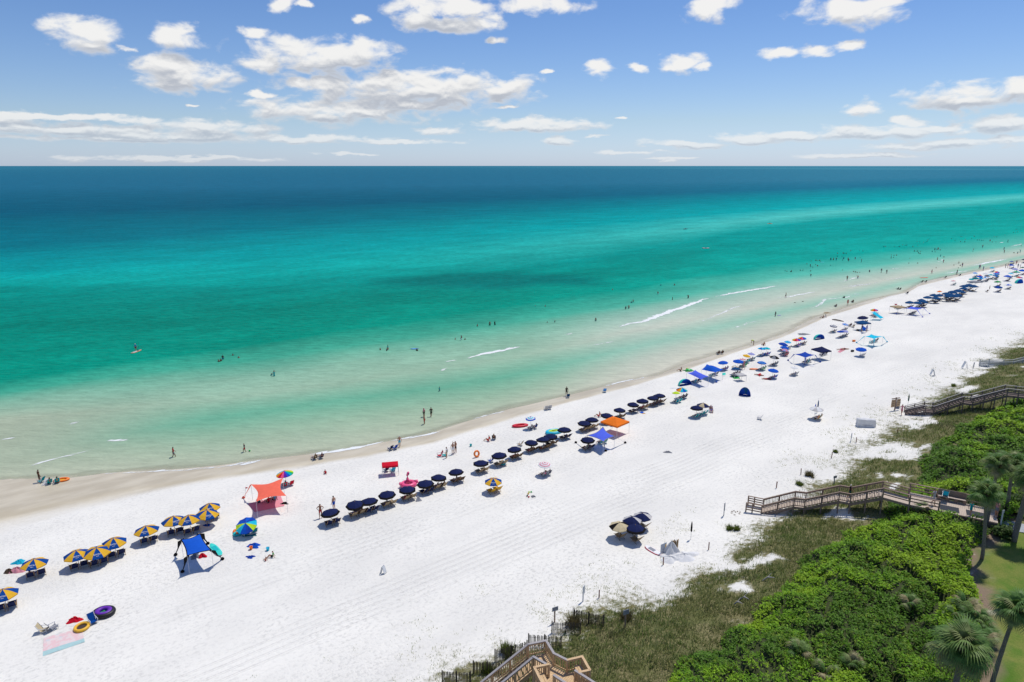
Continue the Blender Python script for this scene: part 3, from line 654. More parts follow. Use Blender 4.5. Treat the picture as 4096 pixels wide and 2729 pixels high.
# deck planks: parallel boards clipped to the platform outline
def clip_poly(poly, lo, hi, d):
    """clip polygon to lo <= dot(p, d) <= hi"""
    for sgn, lim in ((1, lo), (-1, -hi)):
        out = []
        for k_ in range(len(poly)):
            p, w = poly[k_], poly[(k_ + 1) % len(poly)]; fp, fw = sgn * p.dot(d) - lim, sgn * w.dot(d) - lim
            if fp >= 0: out.append(p)
            if (fp >= 0) != (fw >= 0): out.append(p.lerp(w, fp / (fp - fw)))
        poly = out
        if len(poly) < 3: return []
    return poly
def plank_area(poly, d, wdt=.14, z=ZD):
    poly = [Vector((p.x, p.y)) for p in poly]; d = d.normalized(); ks = [p.dot(d) for p in poly]; lo = min(ks)
    while lo < max(ks):
        cp = clip_poly(poly, lo + .004, min(lo + wdt, max(ks)) - .006, d); lo += wdt
        if len(cp) < 3: continue
        m_ = MB(); n_ = len(cp); m_.add([(p.x - r.location.x, p.y - r.location.y, z - r.location.z) for p in cp] + [(p.x - r.location.x, p.y - r.location.y, z - .04 - r.location.z) for p in cp],
            [tuple(range(n_)), tuple(range(n_, 2 * n_))[::-1]] + [(k_, n_ + k_, n_ + (k_ + 1) % n_, (k_ + 1) % n_) for k_ in range(n_)])
        m_.build('plank', WOOD_TAN, r)
dd = Vector((o3 - o2).xy); dn = Vector((-dd.y, dd.x))
plank_area([o0, o1, o2, i1, i0], Vector((o1 - o0).xy))
plank_area([o2, o3, e0, f0, c0, i1], dd)
plank_area([o3, a1, a2, a3, e0], dd, z=ZD - .003)
plank_area([c0, f0, f0 + (e1 - e0) * .6, c2, c1], dd, z=ZD - .003)
plank_area([e0, e1, f1, f0], dd, z=ZD - .006)
for (p, w, inn) in ((a1, a2, o3), (c1, c2, f0)):
    n_ = Vector((inn - p)); n_.z = 0; t_ = (w - p).normalized(); n_ = (n_ - t_ * n_.dot(t_)).normalized()
    for o_ in (.2, .37, .54): beam('bench_plank', r, p + n_ * o_ + Vector((0, 0, .45)) + t_ * .1, w + n_ * o_ + Vector((0, 0, .45)) - t_ * .1, .15, .045, WOOD_TAN)
    for t in (.12, .85): beam('bench_leg', r, lerp(p, w, t) + n_ * .37, lerp(p, w, t) + n_ * .37 + Vector((0, 0, .42)), .1, .4, WOOD_TAN, up=t_)
NEAR_DECK = [o0, o1, o2, o3, a1, a2, e1, f1, c2, c1]
WALK_LINES = [(MID, 1.7, SIDE), ([D0, D1], 3.0, Vector(SD2[:2])), (UP, 1.8, sd)]

# ------------------------------------------------------------------ sand fences, stakes, signs
def sand_fence(c, x0, y0, x1, y1, label):
    a, b = G(c, x0, y0), G(c, x1, y1); rt = thing('sand_fence', label, 'fence', a, group='slatted sand fences at the dune foot')
    L = (b - a).length; n = int(L / .11)
    for j in range(n + 1):
        p = lerp(a, b, j / n); z = tz(p.x, p.y); h = 1.0 + random.uniform(-.05, .05)
        beam('slat', rt, (p.x, p.y, z - .1), (p.x + random.uniform(-.03, .03), p.y, z + h), .015, .062, WOOD_FENCE, up=(b - a).normalized())
    for j in (0, .5, 1):
        p = lerp(a, b, j); z = tz(p.x, p.y); beam('post', rt, (p.x, p.y, z - .2), (p.x, p.y, z + 1.12), .09, .09, WOOD_FENCE)
    for hh in (.3, .8):
        p, w = Vector((a.x, a.y, tz(a.x, a.y) + hh)), Vector((b.x, b.y, tz(b.x, b.y) + hh)); beam('wire', rt, p, w, .015, .015, WOOD_FENCE)
sand_fence('h', 1400, 590, 1682, 650, 'slatted sand fence highest up the dune foot, with end post on bare sand')
sand_fence('h', 1195, 715, 1460, 725, 'slatted sand fence just below the brown grass clump')
sand_fence('h', 975, 835, 1280, 860, 'slatted sand fence right behind the near boardwalk corner')
sand_fence('h', 660, 985, 960, 900, 'slatted sand fence hidden in grass beside the near stairs')
sand_fence('h', 457, 1095, 720, 1100, 'slatted sand fence beside the lower part of the near stairs')
sand_fence('h', 165, 1190, 430, 1195, 'slatted sand fence at the bottom edge, leftmost of the fences')
REDWOOD = mat('stake_redwood', (.16, .055, .04), .8, .2, 8, .2)
for i, (c, x, y) in enumerate([('h', 1638, 385), ('h', 2243, 72), ('g', 1258, 705), ('g', 1896, 123), ('i', 404, 300), ('i', 597, 195), ('i', 838, 65), ('k', 88, 1478), ('k', 605, 1360)]):
    p = G(c, x, y); m_ = MB(); m_.tube([(0, 0, -.15), (0, 0, .8)], .05, 8); m_.lathe([(.05, .8), (.001, .83)], 8); o = m_.build('stake', REDWOOD); o.location = p; o.rotation_euler = (0, random.uniform(-.06, .06), random.random() * 6)
    tag(o, 'short reddish wooden stake at the dune edge, %s from the near end' % ['first', 'second', 'third', 'fourth', 'fifth', 'sixth', 'seventh', 'eighth', 'ninth'][i], 'stake', 'stakes along the dune edge')
SIGNW = mat('sign_white', (.62, .64, .66), .6, .06, 5, .3); SIGNG = mat('sign_grey', (.30, .32, .35), .6, .1, 5, .3)
def post_sign(c, x, y, hgt, w, h, rz, label, mp=WOOD_BROWN, mb=SIGNG):
    p = G(c, x, y); rt = thing('sign', label, 'sign', p, rz)
    m_ = MB(); m_.box((0, 0, hgt / 2 - .1), (.09, .09, hgt + .2)); m_.build('post', mp, rt)
    m_ = MB(); m_.box((0, -.065, hgt - h / 2 + .08), (w, .03, h)); m_.build('board', mb, rt)
    return rt
post_sign('h', 1220, 612, 1.4, .55, .38, R(25), 'grey signboard on a brown post beside the sand fence')
post_sign('h', 1883, 665, 1.6, .55, .42, R(25), 'grey signboard on a brown post in the dune grass')
post_sign('h', 1487, 418, 1.5, .42, .8, R(60), 'narrow white signpost standing on the sand', SIGNW, SIGNW)
post_sign('g', 1400, 385, 1.5, .3, .9, R(70), 'thin grey signpost on the sand beside the sandals', SIGNG, SIGNG)
post_sign('k', 22, 1460, 1.2, .25, .8, R(60), 'thin white signpost near the covered stack', SIGNW, SIGNW)
post_sign('i', 858, 262, .9, .5, .3, R(20), 'small grey placard behind the boardwalk railing', SIGNG, SIGNG)
post_sign('k', 1557, 545, 1.1, .3, .9, R(40), 'small grey signpost in front of the pale boardwalk', SIGNG, SIGNG)
post_sign('m', 1260, 1170, 2.1, .12, .3, 0, 'tall white post at the lawn end of the deck', SIGNW, SIGNW)
p = G('k', 572, 1070); rt = thing('notice_board', 'brown post with two hanging wooden notice boards on the sand', 'sign', p, R(20))
m_ = MB(); m_.box((0, 0, 1.0), (.14, .14, 2.2)); m_.build('post', WOOD_BROWN, rt)
m_ = MB(); m_.box((-.1, 0, 1.95), (1.6, .12, .12)); m_.build('crossbar', WOOD_BROWN, rt)
for sx in (-.62, .5):
    m_ = MB(); m_.box((sx, -.08, 1.2), (.72, .05, 1.2)); b_ = m_.build('board', WOOD_TAN, rt)
    for zz in (1.55, 1.2, .9): m_ = MB(); m_.box((sx, -.108, zz), (.44, .008, .07)); m_.build('printed_line', WOOD_DARK, b_)
p = G('k', 608, 1040); m_ = MB(); m_.lathe([(.0, 0), (.28, 0), (.32, .9), (.36, .92), (.34, .97), (0, .97)], 14); o = m_.build('trash_can', plain('grey', .7)); o.location = p; tag(o, 'dark grey trash can behind the wooden notice boards', 'trash can')

# A-frame sandwich signs
def a_frame(c, x, y, rz, label, sc=1.0, open_=False):
    rt = thing('sandwich_sign', label, 'sign', G(c, x, y), rz, sc=sc)
    for sgn in (-1, 1):
        m_ = MB(); q0, q1 = Vector((0, sgn * .42, 0)), Vector((0, sgn * .04, 1.25))
        for sx in (-.3, .3): m_.bar(q0 + Vector((sx, 0, 0)), q1 + Vector((sx, 0, 0)), .05, .05)
        m_.bar(q0 + Vector((-.3, 0, .1)), q0 + Vector((.3, 0, .1)), .05, .05); m_.build('frame', SIGNW, rt)
        if not open_ or sgn > 0:
            m_ = MB(); m_.bar(lerp(q0, q1, .15), lerp(q0, q1, .97), .56, .025); m_.build('panel', SIGNW, rt)
    return rt
a_frame('c', 1490, 1395, R(70), 'white sandwich sign standing alone on the open sand', .6)
a_frame('k', 1045, 635, R(75), 'white sandwich sign on the tracked sand near the dunes', .95)
a_frame('k', 1450, 545, R(75), 'pale open A-frame standing near the far boardwalk', 1.1, True)
# covered white stack
def cover_box(c, x, y, dx, dy, dz, rz, label, name='covered_stack'):
    rt = thing(name, label, 'cover', G(c, x, y), rz); m_ = MB()
    def f(u, v):
        a = u * 2 * math.pi; cx, sy_ = math.cos(a), math.sin(a); k_ = 1 / max(abs(cx), abs(sy_)); k_ = min(k_, 1.28)
        sag = .04 * math.sin(9 * a + 3 * v); w = 1 + .06 * (1 - v) + sag
        if v > .9: w *= max(0, 1 - (v - .9) * 10)
        return (cx * k_ * dx / 2 * w, sy_ * k_ * dy / 2 * w, min(v / .9, 1) * dz * (1 + .03 * math.sin(5 * a)))
    m_.grid(f, 40, 20); m_.build('tarp', fab('white'), rt, True)
    m_ = MB(); m_.torus(1, .02, 40, 6, sx=dx * .58, sy=dy * .58, c=(0, 0, .35)); m_.build('rope', plain('grey'), rt)
cover_box('k', 205, 1270, 2.4, .95, 1.1, R(-10), 'white tarp covering a long stack at the dune edge')

# ------------------------------------------------------------------ umbrellas
ORD = ['first', 'second', 'third', 'fourth', 'fifth', 'sixth', 'seventh', 'eighth', 'ninth', 'tenth', 'eleventh', 'twelfth', 'thirteenth', 'fourteenth', 'fifteenth',
       'sixteenth', 'seventeenth', 'eighteenth', 'nineteenth', 'twentieth', 'twenty-first', 'twenty-second', 'twenty-third', 'twenty-fourth', 'twenty-fifth', 'twenty-sixth', 'twenty-seventh', 'twenty-eighth', 'twenty-ninth', 'thirtieth']
SEA_RZ = math.atan2(AY, AX)                     # turns local +Y out to sea
_pan = {}; _pole = {}
def panel_mesh(cols, n, rise):
    """one gore of a canopy of radius 1, centred on +Y; cols: ring colours from the top to the rim"""
    key = (cols, n, rise)
    if key in _pan: return _pan[key]
    m_ = MB(); h = math.pi / n; k = len(cols); edges = [i / k for i in range(k + 1)] if k != 2 else [0, .84, 1.0]
    prof = lambda r: rise * (1 - r ** 1.55)
    for i in range(k):
        e0, e1 = edges[i], edges[i + 1]; sub = 3 if k < 3 else 1
        for j in range(sub):
            r0, r1 = e0 + (e1 - e0) * j / sub, e0 + (e1 - e0) * (j + 1) / sub; sag = lambda r: .025 * r
            pts = [(-math.sin(h) * r0, math.cos(h) * r0, prof(r0)), (0, math.cos(h) * r0 - sag(r0) * .4, prof(r0) - sag(r0)), (math.sin(h) * r0, math.cos(h) * r0, prof(r0)),
                   (-math.sin(h) * r1, math.cos(h) * r1, prof(r1)), (0, math.cos(h) * r1 - sag(r1) * .4, prof(r1) - sag(r1)), (math.sin(h) * r1, math.cos(h) * r1, prof(r1))]
            m_.add(pts, [(0, 3, 4, 1), (1, 4, 5, 2)], i)
    m_.add([(-math.sin(h), math.cos(h), 0), (0, math.cos(h) - .01, -.025), (math.sin(h), math.cos(h), 0), (-math.sin(h) * .99, math.cos(h) * .99, -.085), (0, math.cos(h) * .985, -.10), (math.sin(h) * .99, math.cos(h) * .99, -.085)], [(0, 3, 4, 1), (1, 4, 5, 2)], k - 1)
    _pan[key] = m_.mesh('umbrella_panel', [fab(c) for c in cols]); return _pan[key]
def rib_mesh(rise):
    if ('rib', rise) not in _pole:
        m_ = MB(); m_.tube([(0, .03, rise - .03), (0, .5, rise * (1 - .5 ** 1.55) - .03), (0, .97, -.005)], .012, 5); _pole['rib', rise] = m_.mesh('rib', METAL)
    return _pole['rib', rise]
def pole_mesh(h, m):
    key = ('pole', round(h, 2), m.name)
    if key not in _pole:
        b = MB(); b.tube([(0, 0, -.25), (0, 0, h)], .022, 8); _pole[key] = b.mesh('pole', m)
    return _pole[key]
def tip_mesh():
    if 'tip' not in _pole:
        b = MB(); b.lathe([(.035, 0), (.045, .04), (.02, .08), (.001, .12)], 8); _pole['tip'] = b.mesh('finial', WOOD_CHAIR)
    return _pole['tip']
# lettering for the rental umbrellas
def text_mesh(body, size, m):
    cu = bpy.data.curves.new('lettering', 'FONT'); cu.body = body; cu.size = size; cu.align_x = 'CENTER'; cu.align_y = 'CENTER'; cu.extrude = .003; cu.space_character = 1.05
    o = bpy.data.objects.new('tmp', cu); COL.objects.link(o); dg = bpy.context.evaluated_depsgraph_get()
    me = bpy.data.meshes.new_from_object(o.evaluated_get(dg)); bpy.data.objects.remove(o, do_unlink=True); me.materials.clear(); me.materials.append(m); me.name = 'lettering'; return me
TXT1 = text_mesh('RENTALS', .19, plain('white', .6)); TXT2 = text_mesh('||||||||||||||', .085, plain('white', .6))
UMB = []
def umbrella(c, x, y, panels, label, group=None, diam=2.0, rim=1.35, rise=.40, n=8, tilt=(0, 0), rz=None, letters=False, ribs=True, pole=None, cat='umbrella', name='beach_umbrella', base_pt=None):
    p = base_pt if base_pt is not None else G(c, x, y, rim + .1)
    rz = random.uniform(0, .8) if rz is None else rz; sc = diam / 2
    root = thing(name, label, cat, p, rz, group)
    root.rotation_euler = (tilt[0] + random.uniform(-.05, .05), tilt[1] + random.uniform(-.05, .05), rz); k_ = random.uniform(.94, 1.05); root.scale = (k_, k_, random.uniform(.93, 1.07))
    link('pole', pole_mesh(rim + rise * sc * .98, pole or (WOOD_CHAIR if letters or panels[0] in ('navy', ('navy', 'black')) else METAL)), root)
    S = Matrix.Diagonal((sc, sc, sc, 1))
    def T(k): return Matrix.Translation((0, 0, rim)) @ Matrix.Rotation(-2 * math.pi * k / n, 4, 'Z') @ S
    best = min(range(n), key=lambda k: math.cos(rz - 2 * math.pi * k / n + math.pi / 2 - R(-80)) * -1 if (k % 2 == 0) else 9) if letters else -1
    for k in range(n):
        pc = panels[k % len(panels)]; cols = pc if isinstance(pc, tuple) else (pc,)
        po = link('panel', panel_mesh(cols, n, rise), root, T(k))
        if k == best:
            slope = math.atan2(rise * 1.55 * .8 ** .55, 1); hh = math.cos(math.pi / n)
            for tm, rr, s_ in ((TXT1, .70, 1.0), (TXT2, .84, 1.0)):
                zz = rise * (1 - rr ** 1.55) + .012
                link('lettering', tm, po, Matrix.Translation((0, rr * hh, zz)) @ Matrix.Rotation(math.pi, 4, 'Z') @ Matrix.Rotation(slope, 4, 'X') @ Matrix.Diagonal((s_ * .62, s_ * .9, 1, 1)))
        if ribs: link('rib', rib_mesh(rise), root, T(k) @ Matrix.Rotation(math.pi / n, 4, 'Z'))
    link('finial', tip_mesh(), root, Matrix.Translation((0, 0, rim + rise * sc - .01)))
    UMB.append((root, p, label)); return root

# ------------------------------------------------------------------ chairs
_ch = {}
def chair_meshes(kind, col):
    key = (kind, col)
    if key in _ch: return _ch[key]
    out = []; cm = fab(col)
    if kind == 'lounger':                       # wooden sling lounger
        fm = WOOD_CHAIR; seat = [(0, .55, .36), (0, .15, .27), (0, -.2, .26)]; back = [(0, -.2, .27), (0, -.5, .62), (0, -.72, .92)]; w = .56
        legs = [((-.31, .5, .40), (-.31, -.35, 0)), ((.31, .5, .40), (.31, -.35, 0)), ((-.28, -.12, .42), (-.28, .42, 0)), ((.28, -.12, .42), (.28, .42, 0))]
        rails = [((-.31, .6, .38), (-.31, -.24, .27)), ((.31, .6, .38), (.31, -.24, .27)), ((-.29, -.2, .25), (-.29, -.76, .95)), ((.29, -.2, .25), (.29, -.76, .95))]
    else:                                       # low folding beach chair
        fm = METAL if kind == 'folding' else plain('white'); seat = [(0, .28, .24), (0, 0, .20), (0, -.18, .19)]; back = [(0, -.18, .2), (0, -.36, .5), (0, -.48, .78)]; w = .5
        legs = [((-.27, .26, .42), (-.27, .22, 0)), ((.27, .26, .42), (.27, .22, 0)), ((-.27, .24, .24), (-.27, -.3, 0)), ((.27, .24, .24), (.27, -.3, 0))]
        rails = [((-.27, -.18, .19), (-.27, -.5, .8)), ((.27, -.18, .19), (.27, -.5, .8)), ((-.28, .3, .42), (-.28, -.3, .44)), ((.28, .3, .42), (.28, -.3, .44))]
    def sling(pts, nm):
        m_ = MB(); v = []; f = []
        for (a, y, z) in pts: v += [(-w / 2, y, z), (w / 2, y, z), (-w / 2, y, z - .015), (w / 2, y, z - .015)]
        for i in range(len(pts) - 1):
            b = i * 4; f += [(b, b + 1, b + 5, b + 4), (b + 2, b + 6, b + 7, b + 3), (b, b + 4, b + 6, b + 2), (b + 1, b + 3, b + 7, b + 5)]
        m_.add(v, f); return (nm, m_.mesh(nm, cm))
    out += [sling(seat, 'seat'), sling(back, 'backrest')]
    for a, b in legs: m_ = MB(); m_.bar(a, b, .035, .035); out.append(('leg', m_.mesh('leg', fm)))
    for i, (a, b) in enumerate(rails): m_ = MB(); m_.bar(a, b, .04, .035); nm = 'back_rail' if (i >= 2) == (kind == 'lounger') else ('frame_rail' if kind == 'lounger' else 'armrest'); out.append((nm, m_.mesh(nm, fm)))
    _ch[key] = out; return out
def chair(p, rz, kind, col, label, group=None, sc=1.0):
    p = Vector(p); p.z = tz(p.x, p.y)
    rt = thing('beach_chair', label, 'chair', p, rz, group, sc=sc)
    for nm, me in chair_meshes(kind, col): link(nm, me, rt)
    return rt

# ------------------------------------------------------------------ people
def person_mesh(J, name):
    """J: joint positions; one continuous skinned body with five-fingered hands"""
    V, E, Rr = [], [], []; idx = {}
    def add(nm, p, r): idx[nm] = len(V); V.append(Vector(p)); Rr.append(r); return idx[nm]
    def con(a, b): E.append((idx[a], idx[b]))
    rad = dict(pelvis=.135, waist=.115, chest=.135, upper=.125, neck=.055, head=.085, crown=.075, nose=.012)
    for k in ('pelvis', 'waist', 'chest', 'upper', 'neck', 'head', 'crown'): add(k, J[k], rad[k])
    for a, b in zip(('pelvis', 'waist', 'chest', 'upper', 'neck', 'head'), ('waist', 'chest', 'upper', 'neck', 'head', 'crown')): con(a, b)
    hd = (Vector(J['crown']) - Vector(J['neck'])).normalized(); fw = Vector(J.get('face', (0, 1, 0))).normalized()
    add('nose', Vector(J['head']) + fw * .115 - hd * .01, .014); con('head', 'nose')
    sidev = hd.cross(fw).normalized()
    for sgn, nm in ((1, 'earL'), (-1, 'earR')): add(nm, Vector(J['head']) + sidev * .10 * sgn, .016); con('head', nm)
    for s_ in 'LR':
        for k, r in (('sho', .06), ('elb', .042), ('wri', .028), ('hip', .095), ('kne', .06), ('ank', .04), ('toe', .035)): add(k + s_, J[k + s_], r)
        con('upper', 'sho' + s_); con('sho' + s_, 'elb' + s_); con('elb' + s_, 'wri' + s_); con('pelvis', 'hip' + s_); con('hip' + s_, 'kne' + s_); con('kne' + s_, 'ank' + s_); con('ank' + s_, 'toe' + s_)
        w = Vector(J['wri' + s_]); d = (w - Vector(J['elb' + s_])).normalized(); sd = d.cross(Vector((0, 0, 1)));
        if sd.length < .2: sd = d.cross(Vector((0, 1, 0)))
        sd = d.cross(sd).normalized() if abs(d.z) > .6 else sd.normalized(); nn = d.cross(sd).normalized()
        add('palm' + s_, w + d * .07, .03); con('wri' + s_, 'palm' + s_)
        for fi, (o_, ln) in enumerate(((-.03, .06), (-.01, .075), (.01, .078), (.03, .068))):
            a = add('f%d%s' % (fi, s_), w + d * .105 + sd * o_, .010); b = add('g%d%s' % (fi, s_), w + d * (.105 + ln * .55) + sd * o_ * 1.1 + nn * .008, .009); c_ = add('h%d%s' % (fi, s_), w + d * (.105 + ln) + sd * o_ * 1.1 + nn * .028, .008)
            E.append((idx['palm' + s_], a)); E.append((a, b)); E.append((b, c_))
        a = add('t0' + s_, w + d * .05 - sd * .045, .011); b = add('t1' + s_, w + d * .085 - sd * .065, .009); E.append((idx['palm' + s_], a)); E.append((a, b))
    me = bpy.data.meshes.new(name); me.from_pydata([tuple(v) for v in V], E, []); o = bpy.data.objects.new('tmp', me); COL.objects.link(o)
    o.modifiers.new('skin', 'SKIN'); ss = o.modifiers.new('sub', 'SUBSURF'); ss.levels = 1; ss.render_levels = 1
    if not me.skin_vertices:
        bpy.context.view_layer.objects.active = o
    for i, sv in enumerate(me.skin_vertices[0].data): sv.radius = (Rr[i], Rr[i]); sv.use_root = (i == 0)
    # flatten trunk front to back
    for nm in ('pelvis', 'waist', 'chest', 'upper'): sv = me.skin_vertices[0].data[idx[nm]]; sv.radius = (Rr[idx[nm]] * 1.15, Rr[idx[nm]] * .78)
    bpy.context.view_layer.update(); dg = bpy.context.evaluated_depsgraph_get(); out = bpy.data.meshes.new_from_object(o.evaluated_get(dg)); bpy.data.objects.remove(o, do_unlink=True)
    out.name = name; out.materials.clear()
    for m in (SKINS[0], SKINS[0], fab('navy'), HAIRS[0]): out.materials.append(m)
    # clothing zones by nearest bone
    bones = [('trunk', 'waist', 'upper'), ('pel', 'pelvis', 'waist'), ('neck', 'neck', 'neck'), ('head', 'head', 'crown'), ('armL', 'shoL', 'elbL'), ('armR', 'shoR', 'elbR'), ('fL', 'elbL', 'palmL'), ('fR', 'elbR', 'palmR'),
             ('thiL', 'hipL', 'kneL'), ('thiR', 'hipR', 'kneR'), ('shL', 'kneL', 'toeL'), ('shR', 'kneR', 'toeR')]
    def seg(p, a, b):
        ab = b - a; t = 0 if ab.length < 1e-6 else max(0, min(1, (p - a).dot(ab) / ab.length_squared)); return (p - a - ab * t).length, t
    mi = []
    for f in out.polygons:
        p = f.center; best = min(((seg(p, V[idx[a]], V[idx[b]]), nm) for nm, a, b in bones), key=lambda q_: q_[0][0]); t, nm = best[0][1], best[1]; m = 0
        if nm == 'trunk': m = 1
        elif nm == 'pel': m = 2 if t < .75 else 1
        elif nm.startswith('thi') and t < .62: m = 2
        elif nm.startswith('arm') and t < .35: m = 1
        elif nm == 'head':
            r = p - Vector(J['head'])
            if r.dot(hd) > .045 or r.dot(fw) < -.02: m = 3
        mi.append(m)
    out.polygons.foreach_set('material_index', mi); out.polygons.foreach_set('use_smooth', [True] * len(mi)); return out
def mirror(d): 
    for k in list(d):
        if k.endswith('L') and k[:-1] + 'R' not in d: d[k[:-1] + 'R'] = (-d[k][0], d[k][1], d[k][2])
    return d
BASE = dict(pelvis=(0, 0, .93), waist=(0, .01, 1.06), chest=(0, .01, 1.22), upper=(0, -.01, 1.38), neck=(0, 0, 1.50), head=(0, .02, 1.61), crown=(0, .02, 1.69), shoL=(.18, -.01, 1.40), elbL=(.25, -.03, 1.13), wriL=(.27, .05, .89), hipL=(.09, 0, .88), kneL=(.11, .02, .49), ankL=(.11, -.02, .08), toeL=(.13, .15, .03))
def P_(**kw): d = dict(BASE); d.update(kw); return mirror(d)
POSES = {
    'stand': P_(), 'hips': P_(elbL=(.36, -.08, 1.18), wriL=(.19, .08, 1.02)),
    'walk': P_(kneL=(.10, .18, .52), ankL=(.10, .18, .10), toeL=(.11, .36, .06), hipR=(-.09, 0, .88), kneR=(-.10, -.02, .48), ankR=(-.10, -.26, .12), toeR=(-.11, -.12, .03), elbL=(.25, -.14, 1.16), wriL=(.24, -.12, .90), elbR=(-.25, .08, 1.16), wriR=(-.23, .24, .98), shoR=(-.18, -.01, 1.40)),
    'reach': P_(elbL=(.34, .14, 1.42), wriL=(.26, .30, 1.60), elbR=(-.25, .08, 1.16), wriR=(-.21, .26, 1.08)),
    'bend': P_(waist=(0, .10, 1.02), chest=(0, .24, 1.08), upper=(0, .38, 1.10), neck=(0, .48, 1.08), head=(0, .58, 1.07), crown=(0, .66, 1.05), shoL=(.17, .37, 1.10), elbL=(.2, .42, .85), wriL=(.18, .5, .62), face=(0, .5, -.8)),
    'chairsit': P_(pelvis=(0, -.10, .36), waist=(0, -.20, .46), chest=(0, -.28, .60), upper=(0, -.36, .76), neck=(0, -.40, .88), head=(0, -.40, .99), crown=(0, -.42, 1.07), shoL=(.18, -.35, .78), elbL=(.27, -.14, .56), wriL=(.25, .10, .50), hipL=(.09, -.08, .33), kneL=(.12, .36, .46), ankL=(.12, .66, .13), toeL=(.13, .76, .22)),
    'groundsit': P_(pelvis=(0, 0, .12), waist=(0, -.05, .25), chest=(0, -.07, .41), upper=(0, -.08, .57), neck=(0, -.07, .69), head=(0, -.04, .80), crown=(0, -.04, .88), shoL=(.18, -.08, .59), elbL=(.26, -.12, .33), wriL=(.25, -.22, .10), hipL=(.09, .03, .11), kneL=(.13, .40, .36), ankL=(.12, .66, .07), toeL=(.13, .82, .04)),
    'lie': P_(pelvis=(0, 0, .13), waist=(0, -.14, .13), chest=(0, -.30, .13), upper=(0, -.46, .13), neck=(0, -.58, .12), head=(0, -.69, .12), crown=(0, -.77, .12), face=(0, 0, 1), shoL=(.18, -.47, .12), elbL=(.29, -.24, .07), wriL=(.30, 0, .06), hipL=(.09, .05, .12), kneL=(.12, .45, .16), ankL=(.12, .85, .08), toeL=(.14, .90, .20)),
}
PM = {k: person_mesh(v, 'person_' + k) for k, v in POSES.items()}
CLOTH = ['navy', 'black', 'red', 'royal', 'teal', 'white', 'midblue', 'darkteal', 'pink', 'grey']
def person(p, pose, rz, label, group=None, skin=None, top='skin', bot='navy', hair=0, sc=1.0, child=False, z=None):
    p = Vector(p)
    if z is not None: p.z = z
    o = link('person', PM[pose]); o.location = p; o.rotation_euler = (0, 0, rz); o.scale = (sc,) * 3
    sk = SKINS[skin if skin is not None else random.choice((0, 0, 1, 1, 2, 3))]
    ms = [sk, sk if top == 'skin' else fab(top), fab(bot), HAIRS[hair]]
    for i, m in enumerate(ms): o.material_slots[i].link = 'OBJECT'; o.material_slots[i].material = m
    return tag(o, label, 'person', group)

# ------------------------------------------------------------------ the rental rows
def short(t):
    w = t.split(); return ' '.join(w[:16]) if len(w) <= 16 else ' '.join([q_ for q_ in w if q_ not in ('the', 'a', 'of', 'one')][:16])
def pair(root_p, what, kind='lounger', col='navy', sit=0, spread=.42, back=.15, rz=None, n=2, sitcol=None, grp='loungers under the rental umbrellas'):
    rz = SEA_RZ if rz is None else rz
    fwd = Vector((-math.sin(rz), math.cos(rz), 0)); rt = Vector((math.cos(rz), math.sin(rz), 0)); names = ['left', 'right'] if n == 2 else ['middle', 'left', 'right'][:n]
    offs = [-1, 1] if n == 2 else [0, -2, 2][:n]
    for k in range(n):
        q_ = Vector(root_p) + rt * (offs[k] * spread) - fwd * back; a = rz + random.uniform(-.12, .12)
        cc = col if isinstance(col, str) else col[k % len(col)]
        chair(q_, a, kind, cc, short('%s %s chair under the %s' % (names[k], cc, what)), grp)
        if k < sit:
            q2 = Vector(q_); q2.z = tz(q2.x, q2.y) + (.0 if kind == 'lounger' else -.09)
            person(q2, 'chairsit', a, short('person in the %s chair under the %s' % (names[k], what)), 'people seated under umbrellas', top=random.choice(['skin', 'skin'] + CLOTH), bot=random.choice(CLOTH), hair=random.randrange(4))
YB = ['royal', 'yellow']
yel = [('b', 35, 412), ('a', 318, 1292), ('a', 726, 1215), ('a', 910, 1186), ('a', 1077, 1107), ('a', 1382, 982), ('a', 1633, 905), ('a', 1787, 895), ('a', 1937, 840), ('a', 1978, 772)]
for i, (c, x, y) in enumerate(yel):
    nm = 'yellow and blue umbrella, %s from the left' % ORD[i]
    u = umbrella(c, x, y, YB, nm, 'yellow and blue rental umbrellas', 2.35, 1.3, .42, letters=True, tilt=(random.uniform(-.04, .04), random.uniform(-.04, .04)))
    if i != 8: pair(u.location, '%s yellow and blue umbrella from the left' % ORD[i], col='navy', sit=(1 if i in (1, 3, 5, 6) else 0), back=.25)
u = umbrella('d', 645, 998, YB, 'yellow and blue umbrella standing alone below the navy row', 'yellow and blue rental umbrellas', 2.1, 1.3, .42, letters=True); pair(u.location, 'lone yellow and blue umbrella', col='yellow')
NV = [('navy', 'black')]
nav = [('c', 1000, 825), ('c', 1228, 748), ('c', 1362, 712), ('c', 1530, 657), ('c', 1717, 600), ('c', 1890, 540), ('c', 2007, 499), ('d', 297, 912), ('d', 527, 824), ('d', 703, 759), ('d', 848, 696), ('d', 998, 634), ('d', 1115, 614), ('d', 1185, 576), ('d', 1312, 517),
       ('d', 1500, 447), ('d', 1573, 422), ('d', 1708, 377), ('d', 1830, 331), ('d', 1957, 277), ('d', 2050, 247), ('d', 2147, 217), ('d', 2210, 194)]
for i, (c, x, y) in enumerate(nav):
    u = umbrella(c, x, y, NV, 'navy umbrella with black edge, %s from the left in the long row' % ORD[i], 'navy rental umbrellas in the long row', 1.98, 1.22, .40, tilt=(random.uniform(-.05, .05), random.uniform(-.05, .05)))
    pair(u.location, '%s navy umbrella of the long row' % ORD[i], col=random.choice(['brown', 'navy', 'tan']), sit=random.choice((0, 0, 1, 1, 2)), back=.2)
u = umbrella('d', 1533, 612, NV, 'navy umbrella beside the blue star-shaped canopy', 'navy rental umbrellas in the long row', 1.98, 1.22); pair(u.location, 'navy umbrella beside the star canopy', sit=1)
